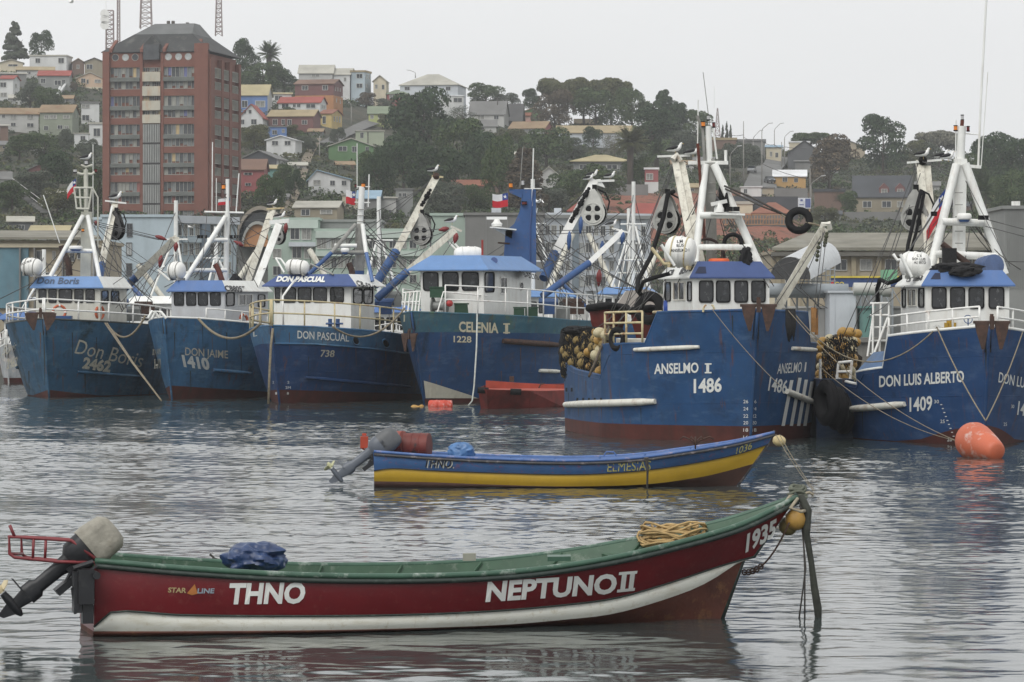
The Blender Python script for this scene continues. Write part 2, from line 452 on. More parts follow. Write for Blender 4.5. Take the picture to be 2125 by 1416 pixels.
# ================================================================ SMALL OPEN BOATS
def open_boat(name, label, origin, psi, L, G, K1, K2, WL, stemx, mats, gun_r=.045, group='open boats'):
    """G, K1, K2: tables (s, half beam, z) from stern to bow, smooth; WL half beam at the water; stemx: bow x at each level"""
    f = Vector((math.cos(psi), math.sin(psi), 0)); r = Vector((math.sin(psi), -math.cos(psi), 0))  # r points to the camera side
    o = Vector(origin)
    root = thing(name, label, 'boat', o, group)
    def W(s, b, z): return o+f*s+r*b+Vector((0,0,z))
    n = 44
    def curve(T, end):
        A = [(a,b) for a,b,c in T]; B = [(a,c) for a,b,c in T]
        return [(t*end, max(0.0, sinterp(t, A)), sinterp(t, B)) for t in [i/n for i in range(n+1)]]
    cG = curve(G, stemx[0]); c1 = curve(K1, stemx[1]); c1b = [(s, max(0,b-.025), z-.012) for s,b,z in c1]
    c2 = curve(K2, stemx[2]); cw = curve(WL, stemx[3]); ck = [(s*.985, 0.0, -.32) for s,b,z in cw]
    levels = [(cG,0),(c1,0),(c1b,1),(c2,1),(cw,2),(ck,2)]
    hull = MB()
    for side in (1,-1):
        for (a, ma), (b_, mb_) in zip(levels, levels[1:]):
            hull.mat(mb_ if mb_ != ma else ma)
            if a is cG: hull.mat(0)
            elif a is c1: hull.mat(0)
            elif a is c1b: hull.mat(1)
            else: hull.mat(2)
            nn = 4 if a in (cG, c1b, c2) else 1
            rows = []
            for q in range(nn+1):
                k = q/nn
                bul = math.sin(k*math.pi)*.03 if nn > 1 else 0
                rows.append([W(pa[0]*(1-k)+pb[0]*k, side*(pa[1]*(1-k)+pb[1]*k+bul*min(1,4*pa[1])), pa[2]*(1-k)+pb[2]*k) for pa, pb in zip(a, b_)])
            hull.grid(rows)
    # transom
    for (a, _), (b_, _) in zip(levels, levels[1:]):
        hull.mat(0 if a in (cG, c1, c1b) else 2)
        p, q = a[0], b_[0]
        hull.poly([W(p[0],p[1],p[2]), W(p[0],-p[1],p[2]), W(q[0],-q[1],q[2]), W(q[0],q[1],q[2])])
    ho = hull.build('hull', mats[:3], root, smooth=True, angle=40)
    bv = hull.bvh()
    # inside skin
    ins = MB()
    def inner(side):
        top = [W(s-.02, side*max(0,b-.04), z+.005) for s,b,z in cG]
        mid = [W(s-.12*(s/stemx[0]), side*max(0,b-.07), z+.03) for s,b,z in c1]
        flo = [W(s*.93, side*max(0,b*.8-.08), z+.08) for s,b,z in c2]
        return top, mid, flo
    for side in (1,-1): ins.grid(list(inner(side)))
    ins.grid([inner(1)[2], inner(-1)[2]])
    p = cG[0]; ins.poly([W(.05,p[1]-.05,p[2]),W(.05,-p[1]+.05,p[2]),W(.05,-p[1]*.8,.1),W(.05,p[1]*.8,.1)])
    ins.build('inner_skin', mats[3], root, smooth=True, angle=50)
    # gunwales and rubbing strakes
    for side in (1,-1):
        g = MB(); g.tube([W(s, side*b, z+.012) for s,b,z in cG], gun_r, 8)
        g.build('gunwale', mats[4], root, smooth=True)
        g = MB(); g.tube([W(s, side*(b+.03), z-.055) for s,b,z in cG], gun_r*.9, 8)
        g.build('rub_rail', mats[5], root, smooth=True)
        g = MB(); g.tube([W(s, side*(b+.004), z) for s,b,z in c1], .014, 6)
        g.build('chine_strip', mats[0] if len(mats) < 7 else mats[6], root, smooth=True)
    for fr in (.25,.43,.60,.77):
        i = int(fr*n); s,b,z = cG[i]; t = MB()
        t.obox(W(s,0,z-.13), f*.13, r*(b-.08), V(0,0,.018)); t.build('thwart', mats[3], root)
    for k in range(7):
        i = int((.12+.115*k)*n); s,b,z = cG[i]
        for side in (1,-1):
            t = MB(); t.tube([W(s, side*(b-.06), z), W(c1[i][0]-.12*(s/stemx[0]), side*(c1[i][1]-.09), c1[i][2]+.03)], .022, 5); t.build('rib', mats[3], root)
    st = MB(); st.tube([W(cG[-1][0]+.01,0,cG[-1][2]+.06), W(c1[-1][0]+.01,0,c1[-1][2]), W(c2[-1][0]+.01,0,c2[-1][2]), W(cw[-1][0]+.01,0,-.05)], .03, 6)
    st.build('stem_post', mats[2] if False else mats[5], root, smooth=True)
    return root, W, bv, cG

GREEN_IN = M('green_hull_lining', (.035,.085,.048), .5, .2, 3, spots=(.3,.33,.28), pa=.3, psc=5)
GREEN_GUN = M('green_gunwale', (.045,.105,.07), .45, .2, 4, spots=(.42,.46,.42), pa=.7, psc=3.5)
DGREEN = M('black_green_rubrail', (.018,.03,.025), .5, .3, 6, spots=(.12,.16,.13), pa=.4, psc=7)
RED_TOP = M('maroon_topside', (.135,.008,.012), .36, .15, 1.2, streak=(.05,.008,.01), sa=.5, ssc=(1.2,1.2,4), spots=(.2,.06,.05), pa=.35, psc=11, bump=.12, bs=3)
N_WHITE = M('white_band', (.74,.74,.67), .4, .05, 2, streak=(.40,.33,.18), sa=.55, ssc=(1.5,1.5,6), spots=(.45,.38,.25), pa=.5, psc=9)
N_BROWN = M('antifouling_brown', (.085,.026,.016), .75, .35, 2, spots=(.2,.1,.04), pa=.6, psc=5, bump=.3)
LETTER = M('white_lettering', (.72,.73,.70), .5, .06, 3)
LETTER_Y = M('pale_yellow_lettering', (.55,.50,.17), .5, .1, 3)
LETTER_K = M('black_lettering', (.015,.015,.02), .5, .1, 3)
LETTER_W = M('worn_lettering', (.42,.40,.32), .6, .2, 4, spots=(.03,.08,.14), pa=.9, psc=9)

psi = math.radians(14)
NEP, NW, NBV, NG = open_boat('motor_launch', 'maroon and white open boat lettered NEPTUNO II floating closest to the camera',
    (-5.51,47.46,0), psi, 9.2,
    [(0,.78,.97),(.12,.93,.86),(.28,1.03,.755),(.45,1.05,.72),(.58,1.0,.76),(.70,.88,.89),(.82,.66,1.10),(.91,.40,1.30),(1,.03,1.62)],
    [(0,.70,.13),(.012,.74,.26),(.03,.79,.335),(.12,.86,.275),(.3,.95,.235),(.45,.95,.225),(.58,.88,.245),(.69,.74,.295),(.77,.60,.36),(.86,.41,.54),(.95,.15,.74),(1,.02,.83)],
    [(0,.66,.07),(.12,.80,.06),(.3,.9,.045),(.45,.88,.04),(.6,.78,.05),(.70,.66,.09),(.78,.53,.145),(.87,.34,.317),(.935,.19,.50),(1,.02,.80)],
    [(0,.60,0),(.12,.74,0),(.3,.84,0),(.45,.80,0),(.6,.64,0),(.75,.40,0),(.88,.18,0),(1,.02,0)],
    (9.66,9.04,8.90,8.58), [RED_TOP,N_WHITE,N_BROWN,GREEN_IN,GREEN_GUN,DGREEN,DGREEN], .038)
decal('lettering', 'THNO', (472,1252), (631,1250), 42, LETTER, [NBV], NEP, .04, .12)
decal('lettering', 'NEPTUNO', (1007,1247), (1277,1229), 40, LETTER, [NBV], NEP, .04, .12)
decal('lettering', 'I', (1286,1225), (1296,1224), 34, LETTER, [NBV], NEP, .03, .12)
decal('lettering', 'I', (1303,1224), (1313,1222), 34, LETTER, [NBV], NEP, .03, .12)
mb = MB()
for (a,b,c,d) in [((1284,1187),(1322,1184),(1321,1190),(1283,1193)),((1280,1223),(1317,1219),(1316,1225),(1279,1229))]: patch(mb,[NBV],(a,b,c,d),.013,3)
mb.build('numeral_serif', LETTER, NEP)
decal('lettering', '1935', (1546,1145), (1608,1112), 38, LETTER, [NBV], NEP, .04, .1)
decal('lettering', 'STAR', (348,1229), (386,1230), 10, M('gold_lettering',(.36,.28,.14),.5), [NBV], NEP, .03, .15, push=.012)
decal('lettering', 'LINE', (409,1231), (444,1231), 10, M('pale_blue_lettering',(.26,.31,.36),.5), [NBV], NEP, .03, .15, push=.012)
mb = MB(); patch(mb,[NBV],((388,1231),(404,1212),(410,1232),(398,1235)),.013,3); mb.build('emblem', M('orange_emblem',(.42,.16,.04),.5), NEP)
decal('lettering', 'V', (187,1272), (200,1277), 34, LETTER, [NBV], NEP, .01, -.1)
# red tube rack over the stern
rk = MB(); RR = M('red_tube_paint', (.19,.03,.035), .5, .2, 4)
def NQ(px,py,y=47.2): return Q(px,py,y)
for side, dy in ((1,0),(-1,1.15)):
    Y0 = 46.75+dy
    A = [NQ(200,1168,Y0), NQ(120,1166,Y0), NQ(30,1157,Y0), NQ(20,1150,Y0), NQ(19,1114,Y0), NQ(70,1117,Y0), NQ(148,1122,Y0), NQ(205,1165,Y0)]
    if side == -1: A = [a+V(.16,0,.0) for a in A]
    rk.tube(A, .022, 7); rk.tube([NQ(70,1117,Y0)+(V(.16,0,0) if side<0 else V(0,0,0)), NQ(68,1162,Y0)+(V(.16,0,0) if side<0 else V(0,0,0))], .02, 6)
rk.tube([NQ(19,1114,46.75), NQ(19,1114,47.9)+V(.16,0,0)], .022, 6); rk.tube([NQ(22,1150,46.75), NQ(22,1150,47.9)+V(.16,0,0)], .022, 6)
rk.tube([NQ(30,1113,46.75), NQ(20,1090,46.75)], .022, 6)
rk.build('stern_rack', RR, NEP, smooth=True)

def outboard(name, label, powerhead, skeg, Yc, ps, mats, cover=False, k=1.0):
    """tilted outboard: line of the leg from powerhead point to skeg point (pixels)"""
    P = Q(*powerhead, Yc); S = Q(*skeg, Yc-.12)
    d = (S-P).normalized(); up = -d; side = V(math.sin(ps), -math.cos(ps), 0); back = side.cross(d).normalized()
    if back.x > 0: back = -back      # to the left of the picture: away from the hull
    root = thing(name, label, 'outboard motor', P)
    def R(a, b, c): return P+d*a+back*b+side*c
    def ring(a, w, h, off=0, n=14, e=.75):
        out = []
        for i in range(n):
            t = 2*math.pi*i/n; c_, s_ = math.cos(t), math.sin(t)
            out.append(R(a, off+h*math.copysign(abs(c_)**e, c_), w*math.copysign(abs(s_)**e, s_)))
        return out
    def loft(rs):
        m = MB(); n = len(rs[0])
        m.grid([r+[r[0]] for r in rs]); m.poly(rs[0][::-1]); m.poly(rs[-1]); return m
    lo = loft([ring(a*k, w_*k, h*k, o_*k) for a,w_,h,o_ in [(.30,.12,.16,0),(.22,.17,.25,-.01),(.06,.19,.275,-.02),(-.08,.19,.275,-.02)]])
    lo.build('lower_cowling', mats[0], root, smooth=True, angle=50)
    if cover:
        rs = [(-.02,.205,.285,-.02),(-.12,.22,.30,-.03),(-.28,.215,.29,-.03),(-.42,.19,.26,-.03),(-.50,.13,.18,-.03),(-.515,.04,.08,-.03)]
        rr = []
        for j,(a,w_,h,o_) in enumerate(rs):
            rg = ring(a*k, w_*k, h*k, o_*k, 26, .6)
            rr.append([p+ (p-R(a*k,o_*k,0))*(.05*math.sin(i*1.4+j*.9)+.05*math.cos(i*2.9+j)) for i,p in enumerate(rg)])
        loft(rr).build('canvas_cover', mats[1], root, smooth=True)
    else:
        loft([ring(a*k, w_*k, h*k, o_*k) for a,w_,h,o_ in [(0,.19,.29,-.02),(-.12,.19,.29,-.02),(-.30,.175,.27,-.02),(-.42,.14,.22,-.03),(-.47,.08,.13,-.03)]]).build('upper_cowling', mats[1], root, smooth=True, angle=50)
    lg = loft([ring(a*k, w_*k, h*k, o_*k, 10) for a,w_,h,o_ in [(.25,.10,.15,0),(.5,.065,.11,.02),(.85,.06,.105,.02),(.9,.07,.15,.02),(1.06,.06,.15,.02)]])
    lg.build('leg', mats[0], root, smooth=True, angle=50)
    gc = loft([ring(a*k, w_*k, h*k, o_*k, 10) for a,w_,h,o_ in [(1.06,.05,.12,.02),(1.22,.035,.09,.02),(1.3,.03,.08,.02)]])
    gc.mat(0).lathe(R(1.3*k,-.16*k,0), back, [(0,.02*k),(.06*k,.055*k),(.3*k,.065*k),(.42*k,.05*k)], 10)
    gc.prism([R(1.32*k,-.1*k,-.01),R(1.33*k,.12*k,-.01),R(1.56*k,.06*k,-.01),R(1.52*k,-.02*k,-.01)], side*.02)
    gc.prism([R(1.06*k,.1*k,-.09*k),R(1.06*k,.34*k,-.07*k),R(1.06*k,.34*k,.07*k),R(1.06*k,.1*k,.09*k)], d*.015)
    gc.build('gear_case', mats[0], root, smooth=True, angle=45)
    pr = MB(); c = R(1.3*k,.30*k,0)
    for j in range(3):
        t = j*2.094+.5; e = d*math.cos(t)+side*math.sin(t); g = d*-math.sin(t)+side*math.cos(t)
        pts = [c+e*.04*k-g*.03*k, c+e*.10*k-g*.09*k, c+e*.17*k-g*.06*k+back*.03*k, c+e*.18*k+g*.03*k+back*.06*k, c+e*.1*k+g*.09*k+back*.08*k, c+e*.04*k+g*.03*k+back*.05*k]
        pr.prism(pts, back*.012)
    pr.lathe(c-back*.02*k, back, [(0,.05*k),(.12*k,.045*k),(.16*k,.02*k)], 10)
    pr.build('propeller', mats[2], root)
    br = MB(); br.obox(R(.5*k,-.22*k,0), d*.22*k, back*.05*k, side*.15*k); br.obox(R(.36*k,-.14*k,0), d*.05*k, back*.10*k, side*.12*k)
    br.cyl(R(.62*k,-.22*k,.08*k), R(.3*k,-.08*k,.08*k), .025*k, 8)
    br.build('clamp_bracket', mats[3], root)
    return root, R
GREYM = M('grey_motor_paint', (.11,.125,.15), .4, .12, 4)
BLKM = M('black_motor_paint', (.012,.013,.016), .45, .3, 5, spots=(.05,.05,.05), pa=.5, psc=8)
CANVAS = M('beige_canvas', (.29,.275,.23), .7, .2, 6, spots=(.2,.18,.13), pa=.4, psc=4, bump=.4, bs=9)
PROPY = M('cream_propeller', (.55,.47,.30), .5, .15, 4)
outboard('outboard_motor', 'black tilted outboard motor with beige canvas cover on the stern of the maroon boat', (178,1138), (26,1264), 46.9, math.radians(14), [BLKM, CANVAS, PROPY, BLKM], True, .90)
# lumpy tarpaulin bundles
def lumpy(name, label, cat, c, r, sc, mat, seed, amp=.12, parent=None, n=64, folds=7, sy=1.0):
    rnd = random.Random(seed); m = MB(); ph = [rnd.random()*6 for _ in range(8)]; rows = []
    for i in range(n//2+1):
        th = math.pi*i/(n//2); row = []
        for j in range(n+1):
            a = 2*math.pi*(j % n)/n
            q = 1+amp*(math.sin(folds*a+ph[0]+2*th)*.5+math.sin(3*a+ph[1]+5*th)*.5+.35*math.sin(11*a+ph[2]-3*th))*math.sin(th)
            zz = math.cos(th); zz = math.copysign(abs(zz)**.7, zz)
            row.append((c[0]+r*sc[0]*q*math.sin(th)**.75*math.cos(a) if th>0 and i<n//2 else c[0], c[1]+r*sc[1]*q*math.sin(th)**.75*math.sin(a) if th>0 and i<n//2 else c[1], c[2]+r*sc[2]*zz*(1+amp*.3*math.sin(4*a+ph[3]))))
        rows.append(row)
    C0 = Vector(c); sv = Vector((seed*3.1,seed*1.7,0)); R3 = Vector((r*sc[0],r*sc[1],r*sc[2]))
    for row in rows:
        for j, p in enumerate(row):
            d = Vector(p)-C0; u = Vector((d.x/R3.x,d.y/R3.y,d.z/R3.z)); q = mnoise.noise(u*1.1+sv)*.28-abs(mnoise.noise(u*2.0+sv*2))*.34+.10
            row[j] = tuple(C0+d*(1+q))
    m.grid(rows)
    o = m.build(name, mat, parent, smooth=True, loc=(c[0],c[1],c[2]-r*sc[2]) if not parent else None, angle=55)
    if not parent: tag(o, label, cat)
    return o
TARP = M('navy_tarpaulin', (.022,.045,.12), .35, .35, 5, spots=(.10,.15,.26), pa=.5, psc=6, bump=.3, bs=8)
lumpy('tarpaulin_bundle', 'dark blue tarpaulin bundle lying in the maroon boat', 'tarpaulin', Q(532,1158,47.9), .34, (1.12,.9,.55), TARP, 3, .10)
# coil of pale rope in the bow
def coil(name, label, c, R, h, mat, r=.016, turns=26, seed=1, sx=1.0, parent=None, cat='rope'):
    rnd = random.Random(seed); m = MB()
    for k in range(turns):
        ra = R*(.72+.5*rnd.random()); zc = c[2]+h*rnd.random(); tx, ty = rnd.uniform(-.35,.35), rnd.uniform(-.35,.35)
        ox, oy = rnd.uniform(-.15,.15)*R, rnd.uniform(-.15,.15)*R; ph = rnd.random()*6
        m.tube([(c[0]+ox+ra*sx*math.cos(a), c[1]+oy+ra*.8*math.sin(a), zc+tx*ra*math.cos(a)+ty*ra*math.sin(a)+.1*R*math.sin(3*a+ph)) for a in [2*math.pi*i/18 for i in range(18)]], r, 5, closed=True)
    o = m.build(name, mat, parent, smooth=True, loc=c if not parent else None)
    if not parent: tag(o, label, cat)
    return o
PROPE = M('tan_rope', (.42,.29,.13), .85, .3, 9)
coil('rope_coil', 'pile of tan rope heaped on the bow of the maroon boat', Q(1397,1138,49.9), .30, .24, PROPE, .017, 34, 4, 1.25)
coil('rope_tangle', 'grey frayed rope knotted round the bow post of the maroon boat', Q(1655,1035,50.0), .10, .16, M('grey_green_rope',(.12,.13,.10),.9,.3,9), .022, 14, 5)
rp = MB(); GR = M('grey_green_rope'); y = 49.9
BR = M('beige_bow_rope', (.34,.30,.22), .9, .3, 8)
a = MB(); a.tube([Q(1640,1030,49.8),Q(1625,1050,49.6),Q(1600,1065,49.7),Q(1575,1078,49.8),Q(1555,1072,50.0),Q(1545,1082,50.1)], .026, 6)
a.tube([Q(1655,1035,49.7),Q(1640,1055,49.5),Q(1662,1062,49.5),Q(1672,1060,49.7)], .024, 6); a.tube([Q(1640,1030,49.9),Q(1680,1022,50),Q(1688,1028,50)], .02, 6)
coil('mooring_rope', None, Q(1570,1082,50.0), .09, .08, BR, .014, 10, 8)
bpy.data.objects['mooring_rope']['label'] = 'small knotted pile of beige rope on the bow deck of the maroon boat'; bpy.data.objects['mooring_rope']['category']='rope'
tag(a.build('bow_rope', BR, None, True, loc=Q(1600,1065,49.7)), 'beige rope tied round the bow of the maroon boat', 'rope')
b_ = MB(); b_.tube([Q(1662,1030,49.8),Q(1676,1060,49.7),Q(1674,1110,49.7),Q(1684,1170,49.7),Q(1690,1220,49.7),Q(1697,1262,49.7),Q(1699,1300,49.7)], [.05,.06,.045,.04,.05,.055,.04], 8)
tag(b_.build('hanging_rope', M('weedy_dark_rope',(.035,.038,.03),.9,.4,6,bump=.4), None, True, loc=Q(1697,1285,49.7)), 'thick dark weed-covered rope hanging from the maroon bow into the water', 'rope')
for i, px in enumerate(((1660,1672,1656),(1664,1670,1670))):
    b_ = MB(); b_.tube([Q(px[0],1045,49.75),Q(px[1],1180,49.75),Q(px[2],1300,49.75)], .012, 5)
    tag(b_.build('hanging_line', ROPED, None, True, loc=Q(px[2],1282,49.75)), ('thin dark line hanging straight under the maroon bow, left one' , 'thin dark line hanging straight under the maroon bow, right one')[i], 'rope')
ch = MB(); cp = sag(Q(1545,1188,49.9), Q(1638,1085,49.6), .18, 22)
for i, p in enumerate(cp[:9]): ch.torus(p, (cp[i+1]-p).cross(V(0,1,0) if i%2 else V(0,0,1)), .035, .011, 10, 5)
ch.tube(cp[8:], .014, 5)
tag(ch.build('bow_chain', RUST, None, True, loc=cp[0]), 'rusty chain looping from the stem of the maroon boat up to its bow', 'chain')
for i, (px, py, r, lb) in enumerate([(1652,1078,.15,'yellow float hanging at the tip of the maroon bow'),(1636,1092,.13,'dull dark yellow float tucked behind the brighter one at the maroon bow')]):
    m = MB(); m.lathe(Q(px,py,49.75+.1*i), (1,0,.3), [(-r,r*.2),(-r*.8,r*.62),(-r*.4,r*.92),(0,r),(r*.4,r*.92),(r*.8,r*.62),(r,r*.25)], 16)
    tag(m.build('float', YFLOAT if i == 0 else M('dirty_float',(.14,.11,.04),.7,.4,4), None, True, loc=Q(px,py,49.75+.1*i)), lb, 'float', 'floats at the bow of the maroon boat')
m = MB(); m.obox(Q(974,1156,49.3), NW(.09,0,0)-NW(0,0,0), V(0,.05,0), V(0,0,.05)); m.build('rowlock_block', M('pale_wood',(.3,.3,.25)), NEP)
m = MB(); p = Q(443,1166,49.0); m.tube([p+V(0,0,-.1),p+V(0,0,.06),p+V(-.05,0,.1)], .018, 6); m.tube([p+V(0,0,.05),p+V(.1,0,.02),p+V(.16,0,-.1)], .012, 5); m.build('cleat_rope', ROPED, NEP)
m = MB(); m.obox(Q(1160,1158,48.9), (NW(.16,0,0)-NW(0,0,0)), V(0,.2,0), V(0,0,.03)); m.build('deck_box', GREEN_GUN, NEP)

m = MB(); b0 = Q(176,1225,46.55); fs = NW(1,0,0)-NW(0,0,0); sd = NW(0,1,0)-NW(0,0,0)
m.obox(b0+V(0,0,.05), fs*.10, sd*.16, V(0,0,.22)); m.obox(b0+fs*-.10+V(0,0,-.02), fs*.05, sd*.11, V(0,0,.26)); m.obox(b0+fs*.03+V(0,0,-.30), fs*.07, sd*.09, V(0,0,.12)); m.cyl(b0+fs*.12+sd*-.2+V(0,0,.2), b0+fs*.12+sd*.25+V(0,0,.2), .05, 10)
m.cyl(b0+fs*-.15+sd*.05+V(0,0,.28), b0+fs*.1+sd*.05+V(0,0,.36), .035, 8); m.tube([b0+fs*.15+V(0,0,.30), b0+fs*-.02+sd*.12+V(0,0,.22), b0+fs*-.16+V(0,0,.02), b0+fs*-.12+V(0,0,-.3)], .02, 6)
tag(m.build('transom_bracket', BLKM, None, loc=b0), 'black engine mounting gear bolted to the stern of the maroon boat below the motor', 'engine mount')
for k_,(x0,y0,x1,y1) in enumerate(((560,1186,562,1196),)): pass
# ---- second boat
Y2 = 85.4
BLUE_T = M('mid_blue_topside', (.045,.115,.27), .5, .15, 2, spots=(.3,.05,.04), pa=.5, psc=8)
YEL = M('ochre_yellow', (.46,.29,.022), .45, .08, 2, streak=(.3,.2,.03), sa=.4, ssc=(2,2,1))
BRW = M('boat_bottom_brown', (.055,.025,.018), .8, .3, 2)
GUN2 = M('worn_black_gunwale', (.05,.05,.055), .6, .3, 5, spots=(.35,.3,.3), pa=.7, psc=5)
EM, EW, EBV, EG = open_boat('motor_launch', 'blue and yellow open boat lettered EL MESIAS floating in front of the moored ships',
    ((777-1062.5)/F*86.4,86.4,0), math.radians(1.5), 9.4,
    [(0,.82,.84),(.15,.95,.74),(.3,1.0,.67),(.5,1.03,.63),(.65,.92,.69),(.78,.72,.85),(.9,.4,1.03),(1,.03,1.25)],
    [(0,.76,.40),(.04,.8,.46),(.15,.88,.41),(.3,.93,.36),(.5,.95,.32),(.65,.84,.38),(.8,.55,.55),(.92,.26,.76),(1,.02,.98)],
    [(0,.68,.15),(.15,.8,.13),(.3,.86,.08),(.5,.88,.035),(.71,.68,.07),(.855,.38,.22),(.93,.2,.36),(1,.02,.52)],
    [(0,.6,0),(.15,.74,0),(.3,.8,0),(.5,.82,0),(.65,.65,0),(.8,.4,0),(.92,.16,0),(1,.02,0)],
    (9.45,9.30,8.95,8.55), [BLUE_T,YEL,BRW,M('blue_lining',(.05,.12,.3),.5,.2,3),M('blue_gunwale',(.06,.13,.33),.5,.2,4,spots=(.45,.35,.35),pa=.6,psc=4),GUN2,M('dark_seam',(.02,.03,.05))], .035)
decal('lettering', 'THNO.', (881,971), (942,972), 18, M('grey_shadow_letters',(.5,.5,.45)), [EBV], EM, .005, .2)
decal('lettering', 'THNO.', (878,969), (939,970), 18, LETTER_K, [EBV], EM, .01, .2, push=.02)
decal('lettering', 'ELMESIAS', (1260,979), (1350,975), 19, LETTER_Y, [EBV], EM, 0, .05)
decal('lettering', '1036', (1526,944), (1559,931), 15, LETTER_Y, [EBV], EM, .01, .2, up=(0,-1))
outboard('outboard_motor', 'grey tilted outboard motor with red flash on the stern of the blue and yellow boat', (792,922), (690,1000), 86.3, .02, [GREYM, M('dark_grey_cowling',(.10,.105,.11),.5,.15,4), M('pale_propeller',(.5,.5,.3),.5), BLKM], False, .98)
mo = [o for o in bpy.data.objects if o.name.startswith('upper_cowling')][-1]
mbv = BVHTree.FromPolygons([PMW[mo.name]@v.co for v in mo.data.vertices], [tuple(p.vertices) for p in mo.data.polygons])
mb = MB(); patch(mb,[mbv],((772,906),(778,903),(790,922),(784,926)),.01,3); mb.build('red_flash', M('bright_red',(.5,.02,.02),.4), mo.parent)
lumpy('tarpaulin_bundle', 'light blue tarpaulin over a box in the blue and yellow boat', 'tarpaulin', Q(957,938,86.4), .31, (1.0,.8,.62), M('light_blue_tarp',(.07,.17,.36),.4,.25,4), 12, .07, folds=4)
# barrels in the stern
def drum(name, label, cat, c, axis, r, h, mat, n=18, parent=None, group=None):
    m = MB(); m.lathe(c, axis, [(-h/2,r*.55),(-h/2+.01,r*.93),(-h/2+.05*r,r),(-h*.17,r),(-h*.16,r*1.03),(-h*.13,r*1.03),(-h*.12,r),(h*.12,r),(h*.13,r*1.03),(h*.16,r*1.03),(h*.17,r),(h/2-.05*r,r),(h/2-.01,r*.93),(h/2,r*.55)], n)
    o = m.build(name, mat, parent, True, loc=c if not parent else None, angle=40)
    if not parent: tag(o, label, cat, group)
    return o
DRM = M('tarred_red_drum', (.13,.022,.016), .6, .3, 2, spots=(.02,.02,.02), pa=1., psc=4)
DRM2 = M('scuffed_red_drum', (.24,.05,.035), .6, .25, 2, spots=(.5,.48,.45), pa=.9, psc=5)
drum('steel_drum', 'red drum blackened with tar lying in the blue and yellow boat', 'drum', Q(866,925,86.7), (1,-.25,0), .30, .62, DRM)
drum('steel_drum', 'red and white scuffed drum behind the tarred one in the blue and yellow boat', 'drum', Q(820,918,87.2), (1,-.5,.1), .26, .5, DRM2)
m = MB(); m.obox(Q(756,918,87.1), V(.09,0,0), V(0,.1,0), V(0,0,.14)); m.obox(Q(756,902,87.1), V(.05,0,0), V(0,.03,0), V(0,0,.03)); m.tube([Q(760,928,87.1),Q(775,936,87.0),Q(786,942,86.9)],.025,5); m.tube([Q(752,931,87.1),Q(778,945,86.9)],.02,5); tag(m.build('fuel_can', M('red_can',(.4,.05,.02),.5), None, loc=Q(756,931,87.1)), 'small red fuel can held on an iron bracket behind the grey outboard motor', 'fuel can')
m = MB(); p = Q(1443,924,85.9)
for a in (-1.0,-.35,.5,1.2):
    m.tube([p, p+V(.1*a,0,.12), p+V(.28*a,0,.2), p+V(.36*a,0,.13)], .018, 5)
m.tube([p+V(0,0,-.1),p+V(0,0,.2)], .02, 5)
tag(m.build('grapnel_anchor', RUST, None, True, loc=p), 'rusty grapnel anchor on the blue and yellow boat', 'anchor')
m = MB(); m.lathe(Q(1617,915,85.6), (1,0,-.2), [(-.15,.05),(-.12,.09),(-.04,.13),(.04,.13),(.12,.09),(.15,.05)], 14); tag(m.build('float', M('pale_yellow_float',(.52,.42,.22),.5,.2,4,spots=(.2,.12,.05),pa=.5,psc=8), None, True, loc=Q(1617,915,85.6)), 'pale yellow float hanging at the bow of the blue and yellow boat', 'float')
for i, (a_, b_) in enumerate(((1610,1688),(1618,1692))):
    m = MB(); m.tube(sag(Q(a_,902,85.5), Q(b_,1019+i,84.2), .06), .009, 5)
    tag(m.build('mooring_line', ROPE, None, loc=Q(b_,1019,84.2)), ('green mooring line running down right of the blue and yellow bow' if i else 'mooring line looped over the pale float of the blue and yellow bow'), 'rope')
m = MB(); m.tube([Q(1341,950,84.2),Q(1344,975,84.25),Q(1343,1012,84.4)], [.06,.03,.025], 6); m.build('side_rope', ROPED, EM)
m = MB(); m.tube([Q(1252,948,86.4),Q(1258,938,86.4),Q(1273,938,86.4),Q(1280,947,86.4)], .02, 6); m.build('seat_hoop', M('blue_gunwale'), EM)
